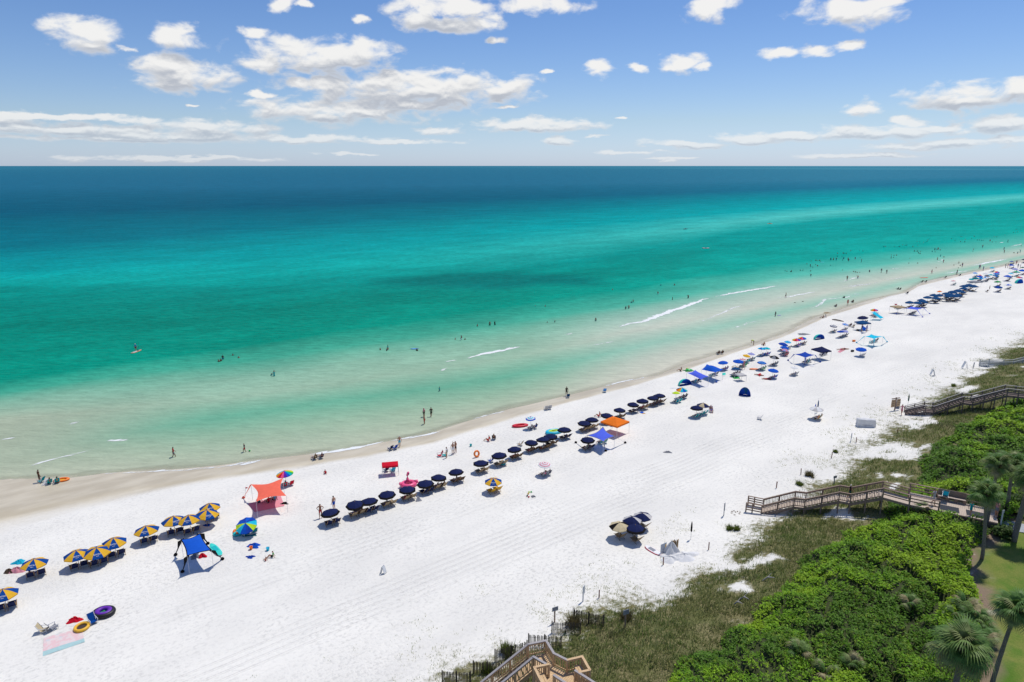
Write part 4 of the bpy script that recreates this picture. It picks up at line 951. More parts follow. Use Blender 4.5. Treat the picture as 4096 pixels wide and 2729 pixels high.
for c, x, y, pn, nm in [('g', 640, 382, ['navy', 'navy', 'navy', 'lightgrey'], 'navy umbrella with pale panel, farthest of the cluster near the boardwalk'), ('g', 540, 424, ['navy', 'navy', 'navy', 'lightgrey'], 'navy umbrella with pale panel in the middle of the cluster'),
                        ('g', 420, 472, ['cream', 'cream', 'cream', 'black'], 'cream umbrella with black panel in the cluster near the boardwalk'), ('g', 572, 505, NV, 'plain navy umbrella, nearest of the cluster near the boardwalk')]:
    u = umbrella(c, x, y, pn, nm, 'umbrella cluster on the inner sand', 2.05, 1.35, .42, rz=(.4 if 'pale' in nm else 1.1)); pair(u.location, nm.split(',')[0] if 'near the' in nm.split(',')[0] or 'middle' in nm else nm.replace(',', ''), n=1, col='tan')
u = umbrella('e', 500, 992, ['navy', 'navy', 'cream', 'navy', 'cream', 'navy'], 'navy and cream umbrella behind the teal chairs', None, 2.05, 1.35, n=6); pair(u.location, 'navy and cream umbrella', 'folding', 'teal', 0)
u = umbrella('e', 440, 1019, NV, 'navy umbrella with a teal chair under it', None, 2.05, 1.35); pair(u.location, 'navy umbrella left of the navy and cream one', 'folding', ['teal', 'darkteal'], 1)
p = G('e', 575, 1055); chair(p, SEA_RZ + 2.4, 'folding', 'blue', 'blue folding chair right of the navy and cream umbrella'); person(p, 'chairsit', SEA_RZ + 2.4, 'person sitting in a blue chair beside the navy and cream umbrella', None, 0, 'skin', 'blue', 0, z=p.z - .09)

# ------------------------------------------------------------------ other umbrellas, each its own
RAIN = ['red', 'orange', 'yellow', 'lime', 'green', 'teal', 'blue', 'purple', 'pink', 'red', 'orange', 'yellow', 'turq', 'blue', 'purple', 'pink']
RB8 = ['red', 'orange', 'yellow', 'green', 'turq', 'blue', 'purple', 'pink']
BW4 = ('blue', 'white', 'blue', 'white'); TW = ('blue', 'white', 'turq', 'white', 'blue'); RW = ('rose', 'white', 'rose', 'white', 'rose', 'white'); SL = ('midblue', 'skyblue', 'midblue', 'skyblue', 'midblue')
others = [
 ('c', 573, 450, RAIN, 16, 2.1, 1.55, 'rainbow umbrella with sixteen panels behind the coral canopy', 'folding', 'red', 1), ('c', 218, 900, ['blue', 'midblue', 'turq', 'lime', 'midblue', 'blue', 'turq', 'lime'], 10, 2.2, 1.35, 'blue, turquoise and lime umbrella tilted towards the camera', 'folding', 'darkteal', 1),
 ('d', 1000, 410, [TW], 8, 1.55, 1.5, 'small blue and white ringed umbrella on a tall pole near the waterline', 'folding', 'navy', 2), ('d', 1122, 830, [RW], 8, 1.75, 1.45, 'pink and white ringed umbrella alone on the sand', 'folding', 'grey', 2),
 ('e', 250, 878, ['lime'], 8, 1.3, 1.45, 'small lime green umbrella above a teal chair', 'folding', 'teal', 1), ('e', 303, 842, ['turq', 'yellow', 'orange', 'navy', 'green', 'white', 'teal', 'blue'], 12, 1.95, 1.4, 'many-coloured umbrella beside the lime one', 'folding', 'navy', 2),
 ('e', 695, 587, ['blue'], 8, 1.9, 1.45, 'blue umbrella right of the arched blue tent', 'folding', 'blue', 2), ('e', 830, 575, ['blue'], 8, 1.95, 1.45, 'blue umbrella above the walking woman', 'folding', 'darkteal', 1), ('e', 872, 560, [('red', 'white', 'red', 'white')], 8, 1.5, 1.35, 'red and white umbrella half hidden behind a blue one', 'folding', 'green', 1),
 ('e', 900, 522, ['yellow'], 8, 1.5, 1.4, 'plain yellow umbrella near the waterline', 'folding', 'teal', 1), ('e', 950, 500, ['lav'], 8, 1.45, 1.4, 'pale lavender umbrella next to the yellow one', 'folding', 'darkteal', 1), ('e', 808, 628, ['cream', 'white'], 8, 1.35, 1.35, 'cream and white umbrella behind a dark one', 'folding', 'navy', 1),
 ('e', 805, 648, ['deepblue'], 8, 1.45, 1.3, 'dark blue umbrella left of the small white tent', 'folding', 'black', 2), ('e', 1050, 584, [SL], 8, 1.65, 1.45, 'blue ringed umbrella above the orange float', 'folding', 'green', 2), ('e', 1155, 662, ['blue'], 8, 1.9, 1.4, 'blue umbrella above two chairs, nearest the camera of the middle crowd', 'folding', 'blue', 1),
 ('e', 1165, 540, ['grey', 'black'], 6, 1.85, 1.5, 'flat dark grey umbrella in the middle crowd', 'folding', 'deepblue', 2), ('e', 1047, 456, ['turq', 'blue'], 8, 1.5, 1.5, 'turquoise and blue umbrella, left of the matching pair', 'folding', 'blue', 1), ('e', 1095, 448, ['turq', 'teal'], 8, 1.5, 1.5, 'turquoise and blue umbrella, right of the matching pair', 'folding', 'blue', 1),
 ('e', 1293, 390, ['turq', 'skyblue'], 8, 1.55, 1.5, 'light turquoise umbrella near the wet sand', 'folding', 'grey', 0), ('e', 1245, 412, ['midblue'], 8, 1.9, 1.4, 'dark blue umbrella left of the light turquoise one', 'folding', 'grey', 1), ('e', 1260, 446, ['blue'], 8, 1.9, 1.35, 'bright blue umbrella over a crowded group', 'folding', 'navy', 2), ('e', 1265, 468, ['rose', 'lav'], 8, 1.5, 1.2, 'faded pink and lavender umbrella under the bright blue one', 'folding', 'red', 2),
 ('e', 1385, 371, RB8, 12, 1.75, 1.45, 'rainbow umbrella, left one of the two side by side', 'folding', 'blue', 2), ('e', 1437, 354, RB8, 12, 1.75, 1.45, 'rainbow umbrella, right one of the two side by side', 'folding', 'brown', 1), ('e', 1355, 629, ['white'], 8, 1.4, 1.5, 'plain white umbrella above a grey chair', 'folding', 'grey', 1),
 ('e', 1990, 456, ['blue'], 8, 2.0, 1.5, 'blue umbrella standing apart, nearest the tyre tracks', 'folding', 'steel', 0), ('e', 1723, 246, [('navy', 'white', 'navy', 'white', 'navy')], 8, 1.6, 1.4, 'navy and white striped umbrella below the driftwood', 'folding', 'navy', 1), ('e', 1828, 229, ['lav', 'skyblue'], 8, 1.4, 1.4, 'pale blue umbrella right of the striped navy one', 'folding', 'grey', 1),
 ('e', 1800, 294, ['midblue'], 8, 1.75, 1.4, 'blue umbrella leaning against a lavender one', 'folding', 'deepblue', 1), ('e', 1832, 286, ['lav'], 8, 1.5, 1.3, 'lavender umbrella behind the leaning blue one', 'folding', 'black', 1), ('e', 2010, 161, ['navy'], 8, 2.6, 1.5, 'wide navy umbrella behind the dark canopy tent', 'folding', 'navy', 1), ('e', 2115, 91, RB8, 12, 1.9, 1.4, 'rainbow umbrella above the slanted turquoise tent', 'folding', 'lav', 1),
 ('e', 1568, 1028, ['white', 'lightgrey'], 8, 1.95, 1.45, 'white umbrella alone beside the wheel tracks', 'folding', 'yellow', 2),
 ('f', 1565, 628, ['orange'], 8, 1.4, 1.3, 'orange umbrella beside the far navy row', 'folding', 'orange', 0), ('l', 690, 1414, [('red', 'white', 'red', 'white')], 8, 1.6, 1.3, 'red and white ringed umbrella on the far beach', 'folding', 'teal', 1), ('l', 1190, 1234, ['skyblue'], 8, 1.5, 1.3, 'light blue umbrella on the far waterline', 'folding', 'grey', 1),
 ('l', 1590, 1114, ['turq'], 8, 1.7, 1.4, 'turquoise umbrella close to the far foam line', 'folding', 'black', 1), ('l', 1690, 1202, RB8, 12, 1.7, 1.4, 'rainbow umbrella at the far end of the beach', 'folding', 'black', 1), ('l', 1690, 1248, ['blue', 'skyblue'], 8, 2.1, 1.4, 'two-tone blue umbrella below the far rainbow one', 'folding', 'black', 1),
 ('l', 1290, 1317, ['blue'], 8, 2.1, 1.3, 'blue umbrella above the far teal ones', 'folding', 'black', 1), ('l', 1200, 1352, ['darkteal'], 8, 2.1, 1.3, 'dark teal umbrella behind the grey far canopy', 'folding', 'black', 0), ('l', 1095, 1370, ['teal'], 8, 1.6, 1.2, 'teal umbrella left of the dark teal one', 'folding', 'black', 0), ('l', 1560, 1276, ['turq', 'teal'], 8, 1.8, 1.4, 'turquoise umbrella in the far cluster', 'folding', 'black', 1),
 ('l', 1660, 1290, ['darkteal', 'blue'], 8, 1.9, 1.3, 'teal and blue umbrella in the far cluster', 'folding', 'black', 1), ('l', 1440, 1337, ['skyblue', 'white'], 8, 2.0, 1.3, 'light blue and white umbrella in the far cluster', 'folding', 'black', 1), ('l', 1325, 1357, ['turq', 'blue'], 8, 1.5, 1.2, 'bright blue umbrella right of the dark teal one', 'folding', 'black', 0), ('l', 1430, 1244, ['white'], 8, 1.8, 1.3, 'white umbrella at the far waterline', 'folding', 'grey', 0),
 ('l', 1470, 1300, ['navy'], 8, 1.8, 1.3, 'navy umbrella in the far mixed cluster', 'folding', 'black', 0), ('l', 1300, 1274, ['orange'], 8, 1.1, 1.2, 'small orange sunshade in the far cluster', 'folding', 'black', 0), ('l', 1720, 1437, ['green', 'darkgreen'], 10, 2.0, 1.4, 'round green umbrella behind the navy one on the far beach', 'folding', 'black', 2), ('l', 1940, 1314, ['blue'], 8, 2.4, 1.4, 'wide blue umbrella on the far beach', 'folding', 'black', 2),
 ('l', 2220, 1332, RB8, 12, 2.1, 1.2, 'rainbow umbrella at the right edge of the far beach', 'folding', 'red', 0), ('l', 2110, 1132, ['lav'], 8, 2.2, 1.3, 'lavender umbrella at the far end', 'folding', 'black', 1), ('l', 2010, 1242, ['turq'], 10, 1.7, 1.5, 'round turquoise umbrella at the far end', 'folding', 'black', 1), ('l', 2150, 1212, ['green', 'teal'], 8, 2.2, 1.4, 'green umbrella right of the round turquoise one', 'folding', 'black', 1),
 ('l', 2290, 1177, ['blue'], 8, 2.2, 1.4, 'blue umbrella at the right edge of the far end', 'folding', 'black', 1), ('l', 2040, 957, ['midblue'], 8, 1.4, 1.3, 'small dark blue umbrella, farthest down the beach', 'folding', 'black', 1), ('l', 2310, 922, ['navy'], 8, 1.4, 1.3, 'navy umbrella at the right edge, farthest down the beach', 'folding', 'black', 1), ('l', 2040, 1047, ['blue'], 8, 1.8, 1.3, 'blue umbrella among standing people at the far end', 'folding', 'black', 1),
 ('l', 1960, 1502, ['turq', 'lav', 'blue', 'white'], 8, 1.9, 1.3, 'multicoloured umbrella leaning beside the far pop-up tent', 'folding', 'black', 1), ('l', 2300, 1102, ['darkgreen'], 8, 1.5, 1.3, 'dark green umbrella at the right edge of the far end', 'folding', 'black', 0), ('f', 2112, 584, ['deepblue', 'midblue'], 8, 2.3, 1.4, 'dark blue umbrella standing apart on the far sand', 'folding', 'black', 2),
]
for c, x, y, pn, n, dm, rim, lab, kind, cc, sit in others:
    tilt = (R(25), 0) if 'tilted' in lab else (random.uniform(-.12, .12), random.uniform(-.12, .12))
    u = umbrella(c, x, y, pn, lab, 'private umbrellas on the beach', dm, rim, .36, n=n, tilt=tilt, rz=(0 if 'tilted' in lab else None), ribs=(c in 'cde'))
    pair(u.location, lab.replace(',', ''), kind, cc, sit, back=.3, spread=.38, grp='private beach chairs')
far_nav = [(1282, 727), (1352, 730), (1390, 705), (1405, 719), (1452, 680), (1505, 666), (1525, 684), (1560, 662), (1625, 645), (1640, 668), (1665, 656), (1680, 636), (1700, 668), (1730, 658), (1740, 614), (1760, 625), (1790, 600), (1790, 578), (1840, 567), (1880, 577)]
for i, (x, y) in enumerate(far_nav):
    u = umbrella('f', x, y, ['deepblue'], 'dark blue umbrella, %s from the left in the far double row' % ORD[i], 'far double row of dark blue umbrellas', 2.5, 1.5, .4, ribs=False); pair(u.location, '%s umbrella of the far double row' % ORD[i], 'lounger', 'navy', random.choice((0, 1)))

# closed umbrellas
def closed_umbrella(c, x, y, col, label, h=2.0):
    rt = thing('closed_umbrella', label, 'umbrella', G(c, x, y)); link('pole', pole_mesh(h, METAL), rt)
    m_ = MB(); m_.lathe([(.03, .8), (.09, .95), (.10, 1.3), (.07, 1.75), (.02, 2.0)], 10); m_.build('folded_canopy', fab(col), rt); return rt
closed_umbrella('g', 1090, 605, 'black', 'closed black umbrella standing alone in the sand'); closed_umbrella('e', 1575, 1060, 'deepblue', 'closed dark umbrella behind the lone white one', 2.3); closed_umbrella('e', 1548, 1095, 'blue', 'closed blue umbrella in front of the lone white one', 1.8)
closed_umbrella('k', 735, 1020, 'darkgreen', 'closed dark green umbrella at the foot of the dark boardwalk', 2.2); closed_umbrella('f', 2025, 630, 'brown', 'closed brown umbrella alone on the far sand', 1.9)

# ------------------------------------------------------------------ tents and canopies
def sail(corners, feet, col, label, c, bulge=.12, concave=.16, trim=None, order=None, name='sail_canopy', polecol=METAL):
    """corners: (x, y, h) photo position and height above ground; feet: photo positions of the anchors"""
    pts = []
    for (x, y, h) in corners: g_ = G(c, x, y, h); pts.append(Vector((g_.x, g_.y, g_.z + h)))
    ctr = sum(pts, Vector()) / 4; base = Vector((ctr.x, ctr.y, tz(ctr.x, ctr.y)))
    rt = thing(name, label, 'canopy', base, group='fabric sun canopies'); L_ = [p - base for p in pts]; cc = ctr - base; m_ = MB()
    def f(u, v):
        p = L_[0] * (1 - u) * (1 - v) + L_[1] * u * (1 - v) + L_[2] * u * v + L_[3] * (1 - u) * v
        eu, ev = 4 * u * (1 - u), 4 * v * (1 - v); pull = concave * max(eu * (1 - ev), ev * (1 - eu)); p = p.lerp(cc, pull)
        return p + Vector((0, 0, bulge * eu * ev - .06 * max(eu, ev) * (1 - eu * ev)))
    m_.grid(f, 14, 14); cv = m_.build('canopy', fab(col), rt, True)
    if trim:
        m_ = MB()
        for k in range(4):
            for j in range(14):
                uv = lambda t: [(t, 0), (1, t), (1 - t, 1), (0, 1 - t)][k]
                m_.bar(f(*uv(j / 14)), f(*uv((j + 1) / 14)), .09, .03)
        m_.build('edge_trim', fab(trim), cv)
    for k, (p, ft) in enumerate(zip(L_, feet)):
        m_ = MB(); gz = tz(p.x + base.x, p.y + base.y) - base.z; m_.tube([(p.x, p.y, gz - .1), tuple(p)], .018, 6); m_.build('pole', polecol, rt)
        if ft is None: continue
        g_ = G(c, *ft) - base; mid = p.lerp(g_, .5); d = (g_ - p).normalized(); sdv = d.cross(Vector((0, 0, 1))).normalized()
        m_ = MB(); w0, w1 = (.42, .07) if c == 'a' else (.16, .04)
        m_.add([p + sdv * w0, p - sdv * w0, mid + sdv * w1 * 1.6, mid - sdv * w1 * 1.6, g_ + sdv * w1 + Vector((0, 0, .12)), g_ - sdv * w1 + Vector((0, 0, .12))], [(0, 2, 3, 1), (2, 4, 5, 3)]); m_.build('tie_down', fab(trim or col), rt)
        m_ = MB(); m_.lathe([(0, 0), (.16, .02), (.19, .1), (.12, .2), (.03, .26), (0, .27)], 10, c=tuple(g_)); m_.build('sandbag', fab('black' if trim else col), rt, True)
    return rt
sail([(1705, 1080, 1.9), (1885, 1022, 1.9), (1990, 1178, 1.9), (1762, 1232, 1.9)], [(1655, 1228), (1958, 1122), (2095, 1268), (1720, 1388)], 'blue', 'royal blue canopy with dark edging on bent legs beside a paddleboard', 'a', trim='black', concave=.12)
sail([(245, 560, 2.0), (545, 500, 2.0), (578, 668, 2.0), (293, 722, 2.0)], [(175, 690), None, None, None], 'coral', 'coral pink sail canopy over a shaded blanket', 'c', bulge=.1, concave=.27)
sail([(1530, 570, 1.7), (1675, 490, 2.1), (1785, 577, 1.7), (1680, 628, 1.7)], [(1420, 640), None, (1885, 642), (1702, 718)], 'peri', 'blue star-shaped canopy with grey edges below the orange tent', 'd', bulge=.1, concave=.22, trim='grey')
sail([(345, 685, 1.8), (425, 660, 1.8), (553, 720, 1.8), (485, 752, 1.4)], [None, None, None, None], 'peri', 'periwinkle sail canopy next to the blue arched tent', 'e', bulge=.25)
sail([(485, 655, 1.6), (535, 605, 1.9), (690, 655, 1.9), (617, 682, 1.9)], [None, None, None, (625, 778)], 'blue', 'arched bright blue tent near the waterline', 'e', bulge=.5, concave=.05)
sail([(1360, 510, 1.8), (1460, 488, 2.0), (1555, 518, 1.8), (1465, 545, 1.8)], [(1300, 572), None, (1602, 588), (1455, 612)], 'midblue', 'dark blue four-legged sail canopy below the navy pyramid tent', 'e', bulge=.15)
sail([(2020, 342, 1.9), (2080, 322, 2.2), (2195, 345, 1.9), (2112, 368, 1.9)], [(1945, 405), None, (2232, 398), (2105, 438)], 'turq', 'bright turquoise sail canopy on spread legs', 'e', bulge=.1, concave=.22)
sail([(1232, 785, 1.7), (1290, 768, 1.9), (1408, 782, 1.8), (1350, 800, 1.6)], [(1150, 838), None, (1465, 838), (1398, 870)], 'peri', 'periwinkle sail canopy beside the brown tent', 'f', bulge=.1, concave=.2)
sail([(2085, 118, 1.9), (2115, 108, 1.9), (2200, 165, .5), (2170, 178, .5)], [None, None, None, None], 'turq', 'slanted turquoise sunshade reaching down to the sand', 'e', bulge=.1, concave=.03)
def pyramid(c, x, y, w, d, rz, col, label, h=2.0, rise=.75, vent=False):
    rt = thing('canopy_tent', label, 'tent', G(c, x, y, h + .2), rz, 'framed canopy tents'); m_ = MB(); a, b = w / 2, d / 2
    def f(u, v):
        X, Y = (u * 2 - 1), (v * 2 - 1); k = max(abs(X), abs(Y)); return (X * a, Y * b, h + rise * (1 - k ** .85))
    m_.grid(f, 12, 12); m_.build('roof', fab(col), rt)
    for k, (p, q_) in enumerate((((-a, -b), (a, -b)), ((a, -b), (a, b)), ((a, b), (-a, b)), ((-a, b), (-a, -b)))):
        m_ = MB(); m_.add([(*p, h), (*q_, h), (*q_, h - .22), (*p, h - .22)], [(0, 1, 2, 3)]); m_.build('valance', fab(col), rt)
    for sx in (-1, 1):
        for sy_ in (-1, 1): m_ = MB(); m_.tube([(sx * a, sy_ * b, -.1), (sx * a * .98, sy_ * b * .98, h)], .025, 6); m_.build('leg', METAL, rt)
    return rt
pyramid('d', 1790, 425, 2.9, 2.9, R(45), 'orange', 'orange pyramid canopy tent among the navy umbrellas', 1.75, .6)
pyramid('c', 1553, 353, 2.0, 1.3, R(12), 'red', 'small red flat-topped canopy tent near the waterline', 1.4, .12)
pyramid('e', 1615, 460, 2.6, 2.6, R(20), 'navy', 'navy pyramid canopy tent in the middle crowd', 1.9, .7)
pyramid('e', 2005, 203, 2.6, 2.4, R(15), 'deepblue', 'dark blue canopy tent below the wide navy umbrella', 1.8, .5)
pyramid('f', 1172, 762, 2.9, 2.6, R(20), 'tan', 'brown canopy tent near the far navy row', 1.7, .35)
pyramid('e', 855, 690, 1.5, 1.4, R(15), 'lightgrey', 'small white cube tent beside the dark umbrella', 1.15, .3)
pyramid('l', 1170, 1420, 3.4, 2.6, R(30), 'grey', 'grey canopy above the far blue row', 1.6, .4)
def popup(c, x, y, w, cols, rz, label, h=1.15):
    """half-dome beach shelter made of coloured gores"""
    rt = thing('popup_shelter', label, 'tent', G(c, x, y), rz, 'pop-up beach shelters'); k = len(cols)
    for i, col in enumerate(cols):
        m_ = MB()
        def f(u, v):
            a = math.pi * (i + u) / k; X = -math.cos(a) * w / 2; Z = math.sin(a) * h; t = v * math.pi / 2
            return (X * math.cos(t) ** .6 if v < 1 else 0, -math.sin(t) * w * .45, Z * math.cos(t) ** .7 if v < 1 else 0.02)
        m_.grid(f, 6, 8); m_.build('panel', fab(col), rt, True)
    m_ = MB(); m_.box((0, -.3, .015), (w * .95, .8, .03)); m_.build('floor', fab(cols[0]), rt); return rt
popup('e', 335, 805, 2.5, ['midblue', 'blue', 'mint', 'mint'], R(200), 'blue and mint pop-up shelter left of the periwinkle canopy')
popup('e', 1600, 372, 2.6, ['midblue', 'blue', 'mint', 'mint'], R(200), 'blue and mint pop-up shelter right of the rainbow pair')
popup('l', 2230, 1475, 2.9, ['blue', 'blue', 'mint', 'mint'], R(200), 'large blue and mint pop-up shelter at the right edge', 1.4)
popup('e', 890, 905, 1.9, ['midblue', 'deepblue', 'midblue'], R(150), 'dark blue pop-up shelter alone on the open sand', 1.5)
p = G('e', 2015, 300); sail([(1990, 275, .6), (2008, 240, 1.9), (2040, 262, 1.2), (2030, 292, .4)], [None] * 4, 'blue', 'half-raised blue sunshade held by standing people', 'e', bulge=.05)

# ------------------------------------------------------------------ people on the sand and in the shallows
def gp(c, x, y): return G(c, x, y)
def beach_person(c, x, y, pose, rz, label, **kw):
    p = G(c, x, y); z = tz(p.x, p.y); kw.setdefault('z', max(z, -.35) if z < 0 else z); return person(p, pose, rz, label, None, **kw)
RZS = SEA_RZ
beach_person('c', 1645, 210, 'walk', RZS - .3, 'man in bright blue shorts and white cap at the water edge', skin=1, bot='turq', hair=3)
beach_person('c', 902, 878, 'hips', RZS + 2.8, 'man in dark red shorts left of the first navy umbrella', skin=1, bot='red', hair=0)
beach_person('c', 2147, 278, 'stand', RZS + 2.6, 'person wrapped in a white towel beside the red chair', skin=1, bot='white', hair=1)
beach_person('c', 2172, 262, 'reach', RZS + 1.8, 'man in dark trunks beside the person in a white towel', skin=1, bot='black', hair=0)
beach_person('c', 2088, 312, 'stand', RZS + .6, 'woman in a pale wrap behind the red chair', skin=1, top='white', bot='cream', hair=0, sc=.93)
beach_person('a', 375, 540, 'stand', RZS - 1.2, 'woman standing with a teal chair on the wet sand', skin=2, top='brown', bot='brown', hair=0)
beach_person('a', 1637, 302, 'walk', RZS - 1.6, 'person in a dark red shirt wading near the left', skin=2, top='red', bot='grey', hair=0)
beach_person('a', 2305, 255, 'walk', RZS + 1.7, 'boy in a navy shirt and red shorts wading', skin=1, top='navy', bot='red', hair=0, sc=.85)
beach_person('d', 1333, 200, 'stand', RZS - .8, 'woman in a black swimsuit beside a chair at the water edge', skin=1, top='black', bot='black', hair=1)
beach_person('c', 1028, 800, 'stand', RZS + .4, 'person partly hidden behind the first navy umbrella', skin=0, bot='blue', hair=0)
beach_person('c', 450, 1245, 'groundsit', RZS + 1.2, 'small child in a green shirt digging in the sand', skin=1, top='green', bot='black', hair=1, sc=.75)
beach_person('c', 385, 1280, 'groundsit', RZS + .2, 'toddler sitting low in the dug sand', skin=1, bot='red', hair=1, sc=.5)
beach_person('c', 945, 462, 'groundsit', RZS - .5, 'small child in red squatting near the wet sand', skin=1, top='red', bot='red', hair=1, sc=.7)
beach_person('e', 880, 655, 'walk', RZS + 1.2, 'woman walking right of the blue umbrella', skin=0, bot='rose', top='rose', hair=1)
beach_person('e', 290, 672, 'groundsit', RZS + .3, 'person sitting on the wet sand by a green float', skin=1, bot='black', hair=0)
beach_person('e', 975, 425, 'bend', RZS + .8, 'person bending over on the wet sand', skin=1, top='lime', bot='black', hair=2)
beach_person('e', 1072, 430, 'groundsit', RZS - .3, 'person sitting on the wet sand beside the bending one', skin=1, bot='black', hair=0)
beach_person('e', 1180, 155, 'stand', RZS, 'person standing with a grey board on the wet flat', skin=2, top='black', bot='grey', hair=0)
beach_person('e', 1992, 300, 'stand', RZS, 'person in dark clothes left of the half-raised sunshade', skin=2, top='navy', bot='navy', hair=0)
beach_person('e', 2038, 302, 'stand', RZS + 3, 'person in pale clothes right of the half-raised sunshade', skin=1, top='lav', bot='lav', hair=0)
beach_person('e', 1628, 172, 'groundsit', RZS + .5, 'person sitting on wet sand above the driftwood, left of two', skin=2, bot='black', hair=0)
beach_person('e', 1650, 165, 'groundsit', RZS + .8, 'person sitting on wet sand above the driftwood, right of two', skin=1, bot='white', top='white', hair=0)
beach_person('e', 1860, 48, 'walk', RZS - 1.2, 'person in a red swimsuit walking on the far wet sand', skin=1, top='red', bot='red', hair=1)
beach_person('e', 1030, 712, 'lie', RZS + .4, 'sunbather on a red towel left of the blue umbrella', skin=1, bot='red', hair=1)
beach_person('e', 1100, 748, 'lie', RZS + .9, 'sunbather on a red towel in front of the blue umbrella', skin=1, bot='red', top='red', hair=0)
beach_person('e', 1800, 472, 'lie', RZS + .7, 'sunbather on a pink towel right of the navy tent, left of two', skin=1, bot='pink', hair=1)
beach_person('e', 1838, 465, 'lie', RZS + .7, 'sunbather on a pink towel right of the navy tent, right of two', skin=1, bot='black', hair=0)
beach_person('d', 600, 625, 'groundsit', RZS + .5, 'person in red sitting near the wet sand', skin=1, top='red', bot='red', hair=1)
beach_person('d', 1640, 395, 'groundsit', RZS + .5, 'person in red sitting left of the orange tent', skin=1, top='red', bot='red', hair=1)
beach_person('k', 655, 1128, 'walk', RZS + 2.4, 'woman in a pink swimsuit walking to the dark boardwalk', skin=0, top='rose', bot='rose', hair=0)
beach_person('l', 765, 1262, 'stand', RZS, 'lone person standing at the far water edge', skin=2, top='navy', bot='navy', hair=0)
for i, (x, y) in enumerate([(1280, 1130), (1302, 1128), (1372, 1180), (1890, 1118), (1942, 1115), (1990, 1110), (2178, 1115), (2232, 1130), (2145, 1035)]):
    beach_person('l', x, y, random.choice(('stand', 'walk', 'hips')), random.random() * 6, 'standing beachgoer at the far crowded end, %s from the left' % ORD[i], bot=random.choice(CLOTH), top=random.choice(['skin'] + CLOTH), hair=random.randrange(3))
# on the middle boardwalk
def deck_person(t, o_, pose, rz, label, **kw):
    p = lerp(D0, D1, t) + SD2 * o_; return person(p, pose, rz, label, None, z=Z3, **kw)
deck_person(.28, 1.1, 'walk', RZS + 3, 'woman in a pale dress walking on the boardwalk deck', skin=0, top='lightgrey', bot='lightgrey', hair=1)
deck_person(.70, .5, 'walk', RZS + 2.4, 'girl in a teal dress walking on the boardwalk deck', skin=0, top='teal', bot='teal', hair=1, sc=.8)
deck_person(.99, 1.2, 'stand', RZS + 1, 'person standing at the lawn end of the deck', skin=1, top='rose', bot='grey', hair=0)
p = lerp(MID[3], MID[4], .9) + S3 * .8; person(p, 'walk', RZS + 3.6, 'person in dark clothes climbing the boardwalk stairs', None, skin=1, top='black', bot='darkgreen', hair=3, z=Z2)

# swimmers: sunk to the neck, the waist or the knees
SINK = {'H': (1.22, .26), 'W': (.70, .5), 'F': (.18, .78)}
def swim(c, pts, zone, grp):
    for x, y, k in pts:
        sink, mid = SINK[k]; p = at_z(*PX(c, x, y), mid)
        what = {'H': 'swimmer, only head and shoulders showing,', 'W': 'bather standing waist deep', 'F': 'wader standing knee deep'}[k]
        person((p[0], p[1], -sink), random.choice(('stand', 'hips', 'walk', 'reach') if k != 'H' else ('stand',)), random.random() * 6.28, what + ' ' + zone, grp, top=random.choice(['skin', 'skin', 'skin', 'black', 'navy', 'teal']), bot=random.choice(CLOTH), hair=random.choice((0, 0, 0, 1, 2)), sc=random.uniform(.92, 1.08), skin=random.choice((1, 2, 2, 3)))  # darker skin tones stand in for backlit shade
Hs = lambda s_, k='H': [(a, b, k) for a, b in s_]
swim('f', Hs([(310,365),(350,337),(395,332),(412,335),(430,332),(440,345),(342,375),(392,370),(410,382),(345,390),(365,395),(105,428),(122,432),(160,437),(165,430),(248,423),(272,422),(345,430),(598,265),(650,262),(658,265),(680,266),(597,292),(640,295),(645,328),(723,240),(806,240),(838,243),(811,305),(533,377),(647,420),(750,437),(768,440),(785,443),(808,444)]), 'off the middle of the crowded beach', 'swimmers off the middle crowd')
swim('f', Hs([(657,310),(535,320),(560,320),(587,322),(698,318),(704,330),(765,312),(900,432),(348,470),(790,490)], 'W') + Hs([(824,335),(1012,430),(1062,438),(690,500)], 'F'), 'off the middle of the crowded beach', 'bathers off the middle crowd')
swim('f', Hs([(1034,202),(1050,202),(1135,200),(1180,202),(1213,187),(1235,190),(1250,190),(1308,203),(1355,190),(1348,157),(1372,157),(1410,162),(1425,160),(1440,157),(1450,140),(1462,127),(1105,280),(1130,285),(1155,283),(1125,302),(1280,311),(1270,357),(1353,357),(1322,244),(1340,246),(1353,245),(1380,248),(1360,262),(1375,268),(1565,233),(1517,250),(1490,248),(1600,300),(1527,402),(1755,378),(1694,375),(1736,402),(1705,145),(1757,155),(1797,158),(1802,135),(1672,128),(1755,110),(1770,110),(1860,124),(1885,106),(1915,140),(1935,140),(1955,143),(1970,145),(2055,158),(2090,158),(2075,107),(2098,110),(2175,93),(2260,260),(2328,195),(2255,68),(2275,68),(2295,65),(2280,42),(2325,45),(2335,70)]), 'off the far crowded end', 'swimmers off the far end')
swim('f', Hs([(1103,305),(1515,228),(1535,228),(1547,222),(1568,288),(1541,318),(1742,353),(2035,146),(2295,260)], 'W') + Hs([(1597,338),(1487,437),(1775,375),(1723,447),(1875,235),(1965,203),(2203,152),(2167,222),(2170,248),(2320,248)], 'F'), 'off the far crowded end', 'bathers off the far end')
swim('q', Hs([(107,670),(153,670),(162,744),(197,742),(462,594),(549,653),(684,574),(747,573)]) + Hs([(385,732),(523,678),(537,675),(557,647),(671,610),(738,635),(810,628)], 'W'), 'outside the white foam bar', 'bathers outside the foam bar')
swim('p', Hs([(1005,922),(1015,920),(1070,893),(1097,905),(1748,868),(1778,872),(1917,872),(2093,821),(2138,821),(2195,760),(1248,985)]) + Hs([(1024,905),(1783,862),(2121,818),(2252,752),(2275,750),(1260,983)], 'W'), 'in the green water left of the foam bar', 'bathers in the green water')
